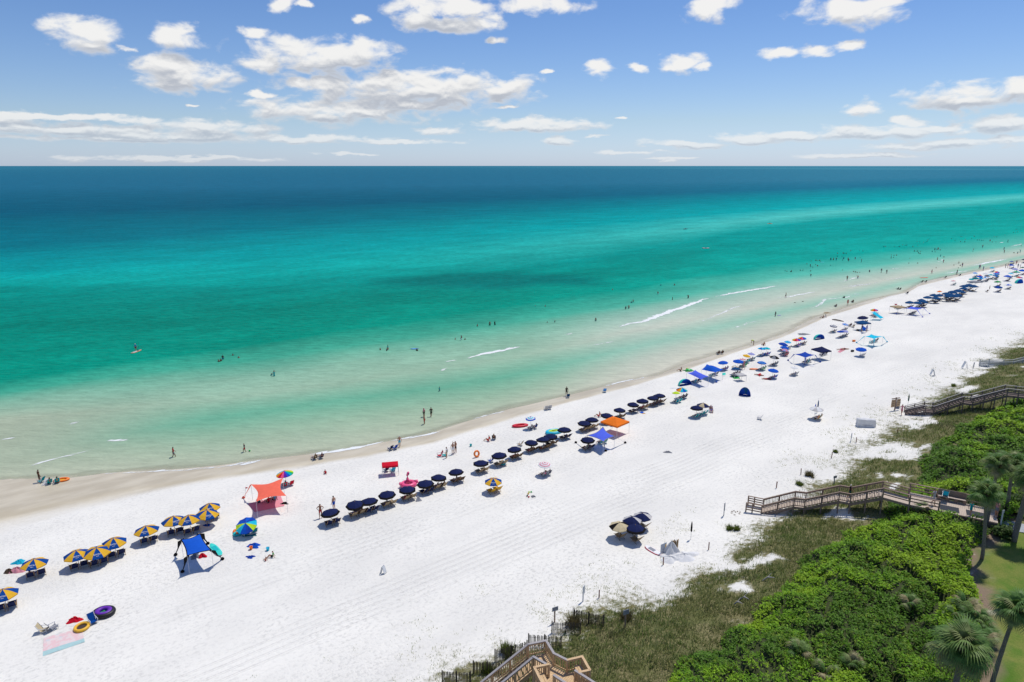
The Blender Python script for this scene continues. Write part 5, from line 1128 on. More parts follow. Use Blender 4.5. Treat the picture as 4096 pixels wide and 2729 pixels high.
for c, x, y, k, lab, kw in [('o', 1803, 722, 'F', 'woman in a hat wading, upper left of three', dict(top='rose', bot='black', hair=3)), ('o', 1805, 775, 'F', 'man wading, lowest of three near the shore', dict(bot='red', hair=0)), ('o', 1855, 720, 'F', 'woman in a dark swimsuit wading, right of three', dict(top='black', bot='black', hair=1)), ('o', 1915, 550, 'W', 'child in a teal shirt wading inside the bar', dict(top='teal', bot='teal', hair=1, sc=.9)),
                             ('f', 113, 660, 'F', 'person walking through the foam on the middle flat', dict(bot='navy', hair=0))]:
    sink, mid = SINK[k]; p = at_z(*PX(c, x, y), mid); person((p[0], p[1], -sink), random.choice(('walk', 'stand')), random.random() * 6, lab, None, skin=1, **kw)

# ------------------------------------------------------------------ chairs and people at the water edge
def single_chair(c, x, y, kind, col, rz, label, sit=None, **kw):
    p = G(c, x, y); chair(p, rz, kind, col, label, 'single chairs on the sand')
    if sit: person(p, 'chairsit', rz, sit, None, z=tz(p.x, p.y) - .09, **kw)
for c, x, y, col, rz, lab, sit, kw in [
    ('c', 842, 325, 'brown', .1, 'dark chair at the water edge, left of two', 'person in a patterned shirt seated at the water edge', dict(top='cream', bot='black', hair=2, skin=1)), ('c', 903, 315, 'navy', .1, 'navy chair at the water edge, right of two', 'person with a yellow hat seated at the water edge', dict(bot='navy', hair=2, skin=1)),
    ('c', 1555, 235, 'navy', .2, 'navy chair beside the man in blue shorts, left of two', None, {}), ('c', 1598, 228, 'midblue', .2, 'blue chair beside the man in blue shorts, right of two', None, {}), ('c', 2020, 298, 'red', 1.2, 'red chair left of the woman in a pale wrap', None, {}), ('c', 2065, 295, 'teal', 1.0, 'teal chair next to the red one', None, {}),
    ('d', 1140, 325, 'lightgrey', -.4, 'pale chair pair at the water edge, left one', None, {}), ('d', 1172, 320, 'steel', -.4, 'pale chair pair at the water edge, right one', None, {}), ('d', 1345, 212, 'deepblue', -.5, 'dark chair at the feet of the woman in black', None, {}), ('d', 1690, 160, 'skyblue', -.6, 'light blue chair alone at the water edge', None, {}),
    ('d', 650, 605, 'black', -.7, 'black chair near the wet sand with a seated person', 'person in a dark chair near the wet sand', dict(bot='white', hair=2, skin=1)), ('d', 618, 820, 'midblue', .3, 'blue chair left of the tenth navy umbrella', None, {}), ('d', 895, 665, 'tan', .4, 'wooden chair behind the eleventh navy umbrella', None, {}),
    ('b', 420, 770, 'cream', -2.0, 'cream chair beside the pink towel, left of two', None, {}), ('b', 505, 745, 'grey', -1.2, 'dark chair beside the pink towel, right of two', None, {}), ('b', 880, 690, 'royal', -2.9, 'blue chair between the yellow float and the purple ring', None, {}),
    ('a', 388, 540, 'teal', .8, 'teal chair carried by the woman on the wet sand', None, {}), ('a', 465, 555, 'teal', .2, 'teal chair on the wet sand, left of two with sitters', 'person seated in the left teal chair on the wet sand', dict(bot='black', hair=0, skin=2)), ('a', 538, 545, 'teal', .1, 'teal chair on the wet sand, right of two with sitters', 'person seated in the right teal chair on the wet sand', dict(bot='black', hair=0, skin=1)),
    ('e', 640, 512, 'black', -.5, 'dark chair on wet sand below the foam, left of two', 'person in the left chair on wet sand', dict(bot='black', hair=0, skin=2)), ('e', 675, 508, 'black', -.5, 'dark chair on wet sand below the foam, right of two', 'person in the right chair on wet sand', dict(bot='red', hair=0, skin=2)), ('e', 1028, 1125, 'steel', .4, 'grey chair alone on the open sand', None, {}),
    ('e', 1360, 25, 'black', -.8, 'dark chair standing in the shallow flat', None, {}), ('e', 1435, 14, 'brown', -.8, 'low brown chair on the shallow flat', None, {}), ('e', 1745, 62, 'grey', -.6, 'grey chair on the far wet sand with towels', 'person reclining on the far wet sand', dict(bot='lime', hair=0, skin=1)), ('e', 1905, 22, 'brown', -.7, 'brown chair on the far wet sand', 'person in the brown chair on the far wet sand', dict(bot='red', hair=0, skin=2)),
    ('e', 1880, 250, 'navy', -.5, 'navy chair above the lavender umbrella, left of two', 'person in the navy chair above the lavender umbrella', dict(bot='black', hair=0, skin=2)), ('e', 1908, 258, 'tan', -.5, 'tan chair above the lavender umbrella, right of two', None, {}),
    ('f', 655, 685, 'darkgreen', -.8, 'dark chair in the thin water of the far flat', 'person in a chair in thin water', dict(bot='navy', hair=0, skin=2)), ('f', 1250, 650, 'black', -.6, 'black chair on the far wet sand alone', None, {}), ('f', 1160, 605, 'black', -.4, 'black chair in the far shallows, left of two', None, {}), ('f', 1182, 608, 'brown', -.4, 'brown chair in the far shallows, right of two', None, {}),
    ('f', 1390, 540, 'black', -.4, 'black chair in the far row by the water, left of two', None, {}), ('f', 1425, 540, 'black', -.4, 'black chair in the far row by the water, right of two', None, {}), ('f', 1610, 500, 'black', -.5, 'black chair on the far water line, left one', None, {}), ('f', 1745, 480, 'navy', -.5, 'navy chair on the far water line, right one', None, {}), ('f', 2000, 632, 'brown', -.5, 'brown chair beside the closed brown umbrella', None, {}),
    ('m', 618, 740, 'turq', 2.9, 'turquoise chair hung on the boardwalk bench back', None, {})]:
    if c == 'm':
        p = lerp(fe[0], fe[1], .42) - SD2 * .35; rt = thing('beach_chair', lab, 'chair', (p.x, p.y, Z3 + .5), math.atan2(-SD2.x, SD2.y), None, sc=.9)
        for nm, me in chair_meshes('folding', 'turq'): link(nm, me, rt)
        continue
    single_chair(c, x, y, 'folding', col, SEA_RZ + rz, lab, sit, **kw)
person(G('c', 1590, 425), 'chairsit', SEA_RZ + .2, 'person in a straw hat seated under the small red tent', None, skin=1, top='teal', bot='teal', hair=2)
for i, (dx, cl) in enumerate(((-.5, 'navy'), (.35, 'turq'))):
    p = G('c', 1553, 435) + Vector((dx, 0, 0)); chair(p, SEA_RZ, 'folding', cl, '%s folding chair under the small red tent' % cl, 'private beach chairs')
# shaded groups under tents
for (c, x, y, n, what) in [('e', 440, 775, 3, 'periwinkle sail canopy'), ('e', 595, 715, 3, 'arched blue tent'), ('e', 1480, 590, 3, 'dark blue sail canopy'), ('e', 1630, 520, 3, 'navy pyramid tent'), ('e', 2100, 400, 4, 'turquoise sail canopy'), ('e', 2020, 225, 2, 'dark blue canopy tent'), ('f', 1170, 790, 3, 'brown canopy tent'), ('f', 1300, 842, 4, 'far periwinkle canopy'), ('d', 1770, 470, 2, 'orange pyramid tent'), ('d', 1670, 645, 2, 'blue star canopy'), ('e', 2120, 165, 2, 'slanted turquoise sunshade')]:
    q0 = G(c, x, y)
    for i in range(n):
        off = Vector((AX, AY, 0)) * ((i - (n - 1) / 2) * .78); p = q0 + off; cl = random.choice(['navy', 'black', 'darkteal', 'grey', 'teal']); a = SEA_RZ + random.uniform(-.3, .3)
        chair(p, a, 'folding', cl, '%s folding chair under the %s, %s from the left' % (cl, what, ORD[i]), 'private beach chairs')
        if random.random() < .6: person(p, 'chairsit', a, 'person seated under the %s, %s from the left' % (what, ORD[i]), 'people seated under tents', z=tz(p.x, p.y) - .09, top=random.choice(['skin'] + CLOTH), bot=random.choice(CLOTH), hair=random.randrange(3))

# ------------------------------------------------------------------ towels, floats, toys, boards
def towel(c, pts, col, label, stripe=None, cat='towel', lift=.025):
    w = [G(c, *p) for p in pts]; ctr = sum(w, Vector()) / 4; m_ = MB()
    def f(u, v):
        p = w[0] * (1 - u) * (1 - v) + w[1] * u * (1 - v) + w[2] * u * v + w[3] * (1 - u) * v
        return (p.x - ctr.x, p.y - ctr.y, tz(p.x, p.y) + lift + .012 * math.sin(u * 9 + v * 5) - ctr.z)
    m_.grid(f, 8, 8)
    if stripe: m_.m = [1 if (i % 8) >= 6 else 0 for i in range(64)]
    else: m_.m = [0] * 64
    o = m_.build('towel', [fab(col), fab(stripe or col)], None, True); o.location = ctr; tag(o, label, cat, 'towels and blankets on the sand'); return o
def print_towel():
    k = NT('printed_blanket'); tc = k.n('ShaderNodeTexCoord').outputs['Object']
    nz = k.noise(tc, 2.2, 3, .6); vor = k.n('ShaderNodeTexVoronoi'); k.put(vor.inputs['Vector'], tc); vor.inputs['Scale'].default_value = 1.4
    c1 = k.mix(k.mr(nz, .45, .55, 0, 1), (.72, .50, .50), (.70, .60, .58)); c1 = k.mix(k.mr(vor.outputs['Distance'], .18, .3, .75, 0), c1, (.55, .58, .6)); k.put(k.b.inputs['Base Color'], c1); k.b.inputs['Roughness'].default_value = .9; return k.m
o = towel('b', [(412, 830), (770, 735), (800, 868), (403, 1003)], 'white', 'pale pink and aqua printed beach blanket on the bare sand', 'mint'); o.data.materials[0] = print_towel(); o.data.materials[1] = fabric('aqua_pale', (.45, .66, .66))
towel('c', [(215, 745), (525, 665), (560, 765), (280, 822)], 'rose', 'reddish blanket lying in the shade of the coral canopy')
towel('e', [(1765, 490), (1830, 450), (1858, 462), (1790, 498)], 'rose', 'pink towel under two sunbathers right of the navy tent'); towel('e', [(1005, 705), (1040, 690), (1058, 712), (1030, 722)], 'red', 'red towel under a sunbather left of the blue umbrella'); towel('e', [(1065, 735), (1130, 745), (1142, 755), (1080, 752)], 'red', 'red towel in front of the blue umbrella')
towel('e', [(1505, 622), (1535, 612), (1555, 622), (1525, 632)], 'white', 'white towel right of the white umbrella'); towel('e', [(680, 690), (712, 685), (712, 715), (680, 718)], 'mint', 'teal striped towel right of the arched blue tent', 'white'); towel('d', [(2015, 352), (2045, 346), (2078, 366), (2050, 368)], 'blue', 'blue towel with yellow end beside the navy row', 'yellow')
towel('e', [(760, 715), (830, 715), (850, 742), (790, 745)], 'green', 'green blanket in front of the small white tent'); towel('e', [(185, 828), (235, 822), (245, 832), (200, 838)], 'white', 'pale towel left of the blue and mint shelter'); towel('c', [(155, 1045), (290, 1030), (300, 1045), (170, 1055)], 'darkteal', 'dark blanket under the tilted umbrella'); towel('a', [(250, 1400), (400, 1360), (412, 1370), (270, 1412)], 'royal', 'blue towel in the shade of the second yellow umbrella')
towel('f', [(1240, 548), (1310, 552), (1312, 556), (1242, 553)], 'tan', 'tan blanket on the far sand flat'); towel('a', [(388, 578), (430, 510), (470, 505), (460, 560)], 'steel', 'silver float mat on the wet sand beside the teal chairs', 'navy')
# flamingo
p = G('c', 1730, 575); rt = thing('flamingo_float', 'big pink inflatable flamingo float behind the fifth navy umbrella', 'float', p, R(20)); PINK = plain('pink', .35)
m_ = MB(); m_.torus(.62, .26, 28, 12, c=(0, 0, .26), sx=1.15); m_.build('ring', PINK, rt, True)
m_ = MB(); m_.tube([(0, .45, .35), (0, .62, .7), (-.02, .55, 1.15), (.02, .38, 1.5), (.04, .2, 1.62), (.05, .05, 1.55)], [.2, .16, .13, .12, .14, .10], 12); nk = m_.build('neck', PINK, rt, True)
m_ = MB(); m_.tube([(.05, .06, 1.55), (.05, -.08, 1.42)], [.08, .02], 10); m_.build('beak', plain('black', .35), nk, True)
for sx in (-1, 1): m_ = MB(); m_.tube([(sx * .7, .1, .4), (sx * 1.0, -.1, .48), (sx * 1.1, -.35, .42)], [.2, .22, .05], 10); m_.build('wing', PINK, rt, True)
# inflatables
p = G('b', 980, 605); rt = thing('inflatable_ring', 'purple and black inflatable ring beside the blue chair', 'float', p); m_ = MB(); m_.torus(.62, .2, 26, 10, c=(0, 0, .2), sx=1.15); m_.build('outer_tube', plain('black'), rt, True); m_ = MB(); m_.torus(.44, .19, 26, 10, c=(0, 0, .27), sx=1.15); m_.build('cover', plain('purple'), rt, True); m_ = MB(); m_.lathe([(0, .12), (.26, .14), (.3, .2)], 16); m_.build('seat', plain('darkteal'), rt, True); m_ = MB(); m_.tube([(-.15, 0, .25), (0, .03, .32), (.15, 0, .25)], .04, 8); m_.build('handle', plain('green'), rt, True)
p = G('b', 772, 738); rt = thing('inflatable_raft', 'yellow-orange inflatable raft with dark mesh floor at the blanket corner', 'float', p, R(10)); m_ = MB(); m_.torus(.5, .13, 28, 10, c=(0, 0, .13), sy=1.05, sx=.95); m_.build('tube', plain('yellow'), rt, True); m_ = MB(); m_.lathe([(0, .06), (.42, .08)], 20); m_.build('mesh_floor', mat('mesh_floor', (.06, .045, .04), .9), rt, True)
p = G('a', 580, 525); rt = thing('inflatable_raft', 'orange inflatable raft on the wet sand right of the teal chairs', 'float', p, R(20)); m_ = MB(); m_.torus(.45, .12, 24, 10, c=(0, 0, .12), sx=1.6); m_.build('tube', plain('orange'), rt, True); m_ = MB(); m_.lathe([(0, .05), (.4, .06)], 20, sx=1.5); m_.build('floor', plain('yellow'), rt)
p = G('c', 118, 1020); rt = thing('inflatable_ring', 'orange and teal swim ring beside the tilted umbrella', 'float', p); m_ = MB(); m_.torus(.34, .12, 20, 8, c=(-.1, .25, .12)); m_.build('ring', plain('orange'), rt, True); m_ = MB(); m_.torus(.34, .12, 20, 8, c=(.12, -.32, .13)); m_.build('ring', plain('teal'), rt, True)
p = G('e', 365, 668); rt = thing('turtle_float', 'green inflatable turtle float near the waterline', 'float', p, R(15)); m_ = MB(); m_.lathe([(0, .38), (.4, .32), (.62, .15), (.5, .02), (0, 0)], 18, sx=1.15); m_.build('shell', plain('green', .35), rt, True)
for sx, sy_ in ((-.75, .4), (.75, .4), (-.7, -.4), (.7, -.4)): m_ = MB(); m_.lathe([(0, .16), (.2, .1), (.22, .04), (0, 0)], 10, c=(sx, sy_, 0)); m_.build('flipper', plain('green', .35), rt, True)
m_ = MB(); m_.lathe([(0, .34), (.18, .24), (.2, .1), (0, 0)], 10, c=(.05, .78, .02)); m_.build('head', plain('lime', .35), rt, True)
p = G('d', 1215, 545); m_ = MB(); m_.torus(.6, .2, 22, 8, c=(0, 0, .2), sx=1.7); m_.torus(.3, .12, 18, 8, c=(0, 0, .3), sx=2.2, mi=1); o = m_.build('inflatable_float', [plain('turq', .35), plain('lime', .35)], None, True); o.location = p; o.rotation_euler = (0, 0, R(20)); tag(o, 'lime and turquoise inflatable float behind the navy row', 'float')
p = G('d', 895, 485); m_ = MB(); m_.torus(.45, .16, 22, 8, c=(0, 0, .16), sx=2.1); m_.lathe([(0, .1), (.4, .12)], 16, sx=2); o = m_.build('inflatable_boat', plain('red', .4), None, True); o.location = p; o.rotation_euler = (0, 0, R(15)); tag(o, 'long red inflatable left of the ringed blue umbrella', 'float')
p = G('e', 980, 655); m_ = MB(); m_.lathe([(0, .18), (.3, .16), (.36, .06), (0, 0)], 16, sx=2.6); o = m_.build('air_mattress', plain('orange', .5), None, True); o.location = p; o.rotation_euler = (0, 0, R(-5)); tag(o, 'orange air mattress below the blue ringed umbrella', 'float')
p = G('d', 487, 775); m_ = MB(); m_.torus(.36, .13, 20, 8, c=(0, 0, 0)); o = m_.build('swim_ring', plain('orange', .4), None, True); o.location = p + Vector((0, 0, .5)); o.rotation_euler = (R(75), 0, R(40)); tag(o, 'orange swim ring propped behind the ninth navy umbrella', 'float')
# boards
def board(pts, wdt, cols, label, cat, name, rz=None, thick=.12, curve=.08, z=None):
    a, b = [Vector(p) for p in pts]; L = (b - a).length; ctr = (a + b) / 2; rt = thing(name, label, cat, ctr, math.atan2(-(b - a).x, (b - a).y)); m_ = MB()
    def f(u, v):
        t = u * 2 - 1; ww = wdt / 2 * (max(0, 1 - abs(t) ** 3.2)) ** .7; ang = v * 2 * math.pi; return (ww * math.cos(ang), t * L / 2, thick * .5 + thick * .5 * math.sin(ang) * (.3 + .7 * (1 - abs(t) ** 4)) + curve * t ** 4)
    m_.grid(f, 20, 12); m_.m = [1 if (i % 12) in (0, 11, 5, 6) or i % 12 > 6 else 0 for i in range(len(m_.f))]; m_.build('hull', [plain(cols[0], .35), plain(cols[1], .35)], rt, True)
    m_ = MB(); m_.box((0, -L * .08, thick + .006), (wdt * .5, L * .35, .012)); m_.build('deck_pad', plain(cols[2], .8), rt); return rt
board((G('a', 1985, 1125), G('a', 2085, 1240)), .8, ('mint', 'white', 'teal'), 'mint green paddleboard beside the royal blue canopy', 'paddleboard', 'paddleboard')
board((G('g', 660, 672), G('g', 815, 762)), .75, ('white', 'red', 'grey'), 'white paddleboard with red rim beside the stacked gear', 'paddleboard', 'paddleboard')
pb = pz('p', 626, 882, 0.0); board((pb + Vector((-.3, -1.5, -.02)), pb + Vector((.3, 1.5, -.02))), .8, ('tan', 'orange', 'white'), 'small tan paddleboard carrying a person far left', 'paddleboard', 'paddleboard')
person((pb.x, pb.y, .1), 'stand', .3, 'person with a paddle standing on the paddleboard', None, skin=1, top='skyblue', bot='red', hair=3)
m_ = MB(); m_.tube([(0, 0, 0), (.3, .1, 1.7)], .016, 6); m_.box((.0, 0, -.05), (.16, .03, .4)); o = m_.build('paddle', plain('black')); o.location = (pb.x + .3, pb.y + .2, .25); tag(o, 'black paddle held by the paddleboarder', 'paddle')
def kayak(c, x, y, col, label, rz):
    p = pz(c, x, y, 0.0); rt = thing('kayak', label, 'kayak', p, rz); m_ = MB()
    def f(u, v):
        t = u * 2 - 1; ww = .36 * (max(0, 1 - abs(t) ** 2.4)) ** .7; a = v * 2 * math.pi; return (t * 1.7, ww * math.cos(a), .12 + .16 * math.sin(a) + .12 * t ** 4)
    m_.grid(f, 18, 10); m_.build('hull', plain(col, .4), rt, True); m_ = MB(); m_.torus(.3, .04, 16, 6, c=(0, 0, .27), sx=1.4); m_.build('cockpit_rim', plain('black'), rt, True); return p
p = kayak('q', 1185, 294, 'orange', 'orange kayak far out on the turquoise bar', .1); person(p + Vector((0, 0, .05)), 'groundsit', 1.5, 'paddler sitting in the far orange kayak', None, top='orange', bot='red', skin=1)
p = kayak('q', 797, 319, 'navy', 'dark kayak far out on the turquoise bar', .5); person(p + Vector((0, 0, .05)), 'groundsit', 1.5, 'paddler sitting in the far dark kayak', None, top='navy', bot='navy', skin=2)
kayak('q', 890, 407, 'rose', 'empty pale float drifting in the turquoise water', .0)
pz0 = pz('p', 1905, 870, 0); board((pz0 + Vector((-.8, 0, -.03)), pz0 + Vector((.9, .2, -.03))), .7, ('blue', 'navy', 'skyblue'), 'blue float mat with a swimmer left of the foam', 'float', 'float_mat'); pz0 = pz('f', 455, 352, 0); board((pz0 + Vector((-.9, 0, -.03)), pz0 + Vector((.9, .2, -.03))), .7, ('turq', 'teal', 'mint'), 'turquoise float mat among the middle swimmers', 'float', 'float_mat')
pz0 = pz('f', 1410, 498, 0.05); board((pz0 + Vector((-1.6, -.2, 0)), pz0 + Vector((1.7, .3, 0))), .9, ('coral', 'orange', 'tan'), 'coral kayak pulled up at the far water edge', 'kayak', 'beached_kayak')
a = G('e', 1715, 188); b = G('e', 1825, 207); m_ = MB(); d = (b - a); m_.tube([(0, 0, .12), d * .3 + Vector((0, .1, .2)), d * .7 + Vector((0, 0, .17)), d + Vector((0, 0, .1))], [.1, .16, .14, .07], 8); o = m_.build('driftwood_log', mat('driftwood', (.16, .125, .10), .9, .3, 8)); o.location = a; tag(o, 'long driftwood log lying on the sand above the striped umbrellas', 'log')
# stack of gear by the paddleboard
p = G('g', 945, 715); rt = thing('chair_stack', 'stack of folded wooden chairs tied upright beside the paddleboard', 'chairs', p, R(20))
for k in range(6): m_ = MB(); m_.bar((-.3 + k * .1, 0, 0), (-.3 + k * .12, .1, 1.0 + .05 * (k % 3)), .05, .5); m_.build('folded_chair', WOOD_CHAIR if k % 2 else fab('black'), rt)
p = G('g', 830, 735); rt = thing('rental_sign', 'white framed sign panel with yellow strip beside the paddleboard', 'sign', p, R(35)); m_ = MB(); m_.box((0, 0, .55), (.8, .04, 1.0)); m_.build('panel', SIGNW, rt); m_ = MB(); m_.box((.3, -.025, .5), (.12, .01, .8)); m_.build('strip', plain('yellow'), rt)
def cloth_heap(c, x, y, r0, h, label, col='white', seed=0):
    rr = random.Random(seed); ph = [rr.random() * 6 for _ in range(6)]; m_ = MB()
    def f(u, v):
        a = u * 2 * math.pi; t = v; rad = r0 * t * (1 + .25 * math.sin(3 * a + ph[0]) + .15 * math.sin(5 * a + ph[1])); return (rad * math.cos(a) * 1.4, rad * math.sin(a), h * (1 - t ** 1.6) * (1 + .25 * math.sin(4 * a + ph[2])) + .06 * math.sin(9 * a + 8 * t + ph[3]) * t * (1 - t) * 4 + .01)
    m_.grid(f, 36, 10); o = m_.build('cloth_heap', fab(col), None, True); o.location = G(c, x, y); tag(o, label, 'cloth'); return o
cloth_heap('g', 1030, 770, 1.0, .3, 'white tarp heap spread right of the rental gear', seed=2); cloth_heap('g', 900, 790, .8, .25, 'white tarp heap in front of the rental gear', seed=3); cloth_heap('g', 900, 745, .55, 1.1, 'white wrapped bundle standing among the rental gear', seed=4)
cloth_heap('d', 2285, 728, .35, .12, 'grey net heap lying on the open sand', 'grey', 5); cloth_heap('c', 275, 1145, .4, .3, 'blue striped bag heap near the digging child', 'blue', 6); cloth_heap('c', 1822, 715, .22, .5, 'pale bag standing below the sixth navy umbrella', 'lightgrey', 7); cloth_heap('b', 700, 665, .4, .25, 'red and green heap of clothes behind the yellow raft', 'red', 8); cloth_heap('a', 165, 1380, .45, .4, 'pinkish bags left of the second yellow umbrella', 'rose', 9); cloth_heap('a', 180, 1300, .4, .3, 'turquoise float and bags behind the second yellow umbrella', 'turq', 10); cloth_heap('a', 92, 1390, .3, .35, 'brown bag at the left edge of the sand', 'brown', 11)
cloth_heap('c', 560, 742, .3, .15, 'black bag and toys right of the coral canopy blanket', 'black', 12); cloth_heap('a', 1905, 1240, .3, .3, 'red bag under the royal blue canopy', 'red', 13); cloth_heap('a', 1840, 1245, .35, .25, 'grey bags under the royal blue canopy', 'grey', 14); cloth_heap('c', 240, 1245, .28, .1, 'blue cloth lying left of the digging child', 'midblue', 15); cloth_heap('e', 1445, 325, .9, .2, 'grey towels and gear on the wet sand above the rainbow pair', 'grey', 16); cloth_heap('f', 500, 830, .7, .18, 'dark towels on the far sand above the driftwood', 'tan', 17); cloth_heap('d', 1018, 1148, .2, .12, 'dark net bag with scattered toy balls', 'grey', 18); cloth_heap('a', 1950, 945, .25, .1, 'blue bag below the ninth yellow umbrella', 'blue', 19)
for i, (x, y) in enumerate([(325, 735), (410, 735), (465, 712)]): person(G('c', x, y), 'groundsit', SEA_RZ + .3 * i, 'person sitting on the blanket under the coral canopy, %s from the left' % ORD[i], 'people under the coral canopy', top=('teal', 'red', 'turq')[i], bot='navy', hair=2)
for c, x, y, col, lab in [('c', 405, 1182, 'turq', 'blue bucket beside the digging child'), ('c', 2315, 202, 'teal', 'teal bucket alone near the wet sand'), ('c', 247, 1172, 'orange', 'orange toy pail below the blue bag'), ('d', 432, 672, 'teal', 'small teal pail right of the standing group')]:
    if lab.startswith('small teal'): continue
    rt = thing('bucket', lab, 'bucket', G(c, x, y)); m_ = MB(); m_.lathe([(0, .01), (.12, .01), (.17, .3), (.19, .31), (.165, .29), (.11, .04), (0, .04)], 14); m_.build('pail', plain(col), rt, True); m_ = MB(); m_.tube([(-.17, 0, .3), (-.1, 0, .42), (.1, 0, .42), (.17, 0, .3)], .01, 5); m_.build('handle', plain('white'), rt)
for i, (x, y, col) in enumerate([(980, 1110, 'lime'), (1000, 1108, 'green'), (972, 1125, 'yellow'), (962, 1145, 'black'), (977, 1155, 'red')]):
    m_ = MB(); m_.lathe([(.001, 0), (.08, .04), (.1, .1), (.08, .16), (.001, .2)], 10); o = m_.build('toy_ball', plain(col), None, True); o.location = G('d', x, y); tag(o, '%s toy ball scattered on the sand below the yellow and blue umbrella' % col, 'ball', 'scattered toy balls')
m_ = MB(); m_.lathe([(.001, 0), (.1, .05), (.13, .13), (.1, .21), (.001, .26)], 12); o = m_.build('beach_ball', plain('green'), None, True); o.location = pz('c', 232, 250, .0); tag(o, 'green ball floating right of the wading boy', 'ball')
for i, (x, y) in enumerate([(1478, 345), (1498, 340), (1512, 352), (1530, 345), (1553, 352), (1548, 368), (1475, 360), (1503, 378)]):
    m_ = MB(); m_.lathe([(0, .04), (.05, .035), (.06, .0)], 10, sx=1, sy=2.2); m_.tube([(-.05, .04, .03), (0, .05, .07), (.05, .04, .03)], .01, 5); o = m_.build('sandal', plain('brown', .8)); o.location = G('g', x, y); o.rotation_euler = (0, 0, random.random() * 6); tag(o, 'brown sandal left in a scatter at the foot of the boardwalk stairs', 'sandal', 'sandals by the stairs')
p = G('a', 2310, 680); m_ = MB(); m_.tube([(0, 0, -.1), (.15, 0, 1.3)], .015, 6); m_.add([(.15, 0, 1.3), (.45, 0, 1.2), (.12, 0, 1.05)], [(0, 1, 2)], 1); o = m_.build('flag_pole', [METAL, fab('red')]); o.location = p; tag(o, 'small red flag on a thin leaning pole left of the coral canopy', 'flag')
for i, (c, x, y, col, lab) in enumerate([('e', 2315, 47, 'red', 'red cooler box on the far sand'), ('k', 60, 210, 'orange', 'orange cone left of the turquoise canopy'), ('d', 735, 845, 'teal', 'teal mat under the tenth navy umbrella'), ('e', 1905, 488, 'black', 'black bag left of the lone blue umbrella'), ('k', 110, 75, 'black', 'black bag left of the half-raised sunshade')]):
    rt = thing('cooler' if 'cooler' in lab else 'beach_gear', lab, 'gear', G(c, x, y), .4); m_ = MB(); m_.box((0, 0, .16), (.55, .35, .32)); m_.build('body', plain(col), rt); m_ = MB(); m_.box((0, 0, .345), (.58, .38, .05)); m_.build('lid', plain('white' if 'cooler' in lab else col), rt)
p = G('e', 1205, 150); board((p + Vector((-.2, 0, 0)), p + Vector((.9, .4, 0))), .5, ('lav', 'grey', 'lav'), 'grey skimboard beside the person on the wet flat', 'board', 'skimboard')

# ------------------------------------------------------------------ dune plants
def leaf_material(name, trans=.3, rough=.6):
    k = NT(name); col = k.attr('Col').outputs['Color']; k.put(k.b.inputs['Base Color'], col); k.b.inputs['Roughness'].default_value = rough; k.b.inputs['Specular IOR Level'].default_value = .25
    t = k.n('ShaderNodeBsdfTranslucent'); k.put(t.inputs[0], col); ms = k.n('ShaderNodeMixShader'); ms.inputs[0].default_value = trans; k.put(ms.inputs[1], k.b.outputs[0]); k.put(ms.inputs[2], t.outputs[0]); k.put(k.out.inputs[0], ms.outputs[0]); return k.m
LEAF = leaf_material('shrub_leaves'); GRASS = leaf_material('dune_grass', .45, .7)
def in_view(x, y, z, m=350):
    px, py = project(x, y, z); return (px > -m) & (px < 4096 + m) & (py < 2729 + m) & (y > 5)
def near_walk(x, y, z, pad):
    """True where a plant would poke through a boardwalk"""
    bad = np.zeros(len(x), bool)
    for pts, w, sd_ in WALK_LINES:
        for a, b in zip(pts[:-1], pts[1:]):
            d = Vector((b.x - a.x, b.y - a.y)); L = d.length; d /= L; rx, ry = x - a.x, y - a.y
            t = rx * d.x + ry * d.y; o = rx * sd_[0] + ry * sd_[1]; zz = a.z + (b.z - a.z) * np.clip(t / L, 0, 1)
            bad |= (t > -.3) & (t < L + .3) & (o > -pad) & (o < w + pad) & (z > zz - .35)
    # near platform and its stairs
    cx = np.mean([p.x for p in NEAR_DECK]); cy = np.mean([p.y for p in NEAR_DECK]); P = sorted(NEAR_DECK, key=lambda p: math.atan2(p.y - cy, p.x - cx)); ins = np.ones(len(x), bool)
    for a, b in zip(P, P[1:] + P[:1]): ins &= ((b.x - a.x) * (y - a.y) - (b.y - a.y) * (x - a.x)) > -.35 * math.hypot(b.x - a.x, b.y - a.y)
    bad |= ins & (z > ZD - .4)
    for a, b in ((so, si),):
        d = Vector((a[1] - a[0]).xy); L = d.length; d /= L; n_ = Vector((b[0] - a[0]).xy); w = n_.length; n_ /= w
        t = (x - a[0].x) * d.x + (y - a[0].y) * d.y; o = (x - a[0].x) * n_.x + (y - a[0].y) * n_.y
        bad |= (t > -.2) & (t < L) & (o > -.25) & (o < w + .25) & (z > ZD - .5 - dropz * np.clip(t / L, 0, 1))
    return bad
# cellular mounds for the wind-pruned thicket
_j = RNG.random((64, 64, 3))
def mounds(s, n, size=2.6):
    s, n = s + (fbm(s * .3, n * .3, 2) - .5) * 5, n + (fbm(s * .3 + 50, n * .3, 2) - .5) * 5
    ca, sa = math.cos(.55), math.sin(.55); u = (s * ca + n * sa) / (size * 2.0); v = (-s * sa + n * ca) / size
    ui, vi = np.floor(u).astype(int), np.floor(v).astype(int); f1 = np.full(len(s), 9.0); f2 = np.full(len(s), 9.0); cid = np.zeros(len(s))
    for du in (-1, 0, 1):
        for dv in (-1, 0, 1):
            jj = _j[(ui + du) % 64, (vi + dv) % 64]; d = np.hypot(ui + du + jj[:, 0] - u, vi + dv + jj[:, 1] - v)
            c_ = d < f1; f2 = np.where(c_, f1, np.minimum(f2, d)); cid = np.where(c_, jj[:, 2], cid); f1 = np.where(c_, d, f1)
    return f1, f2, cid
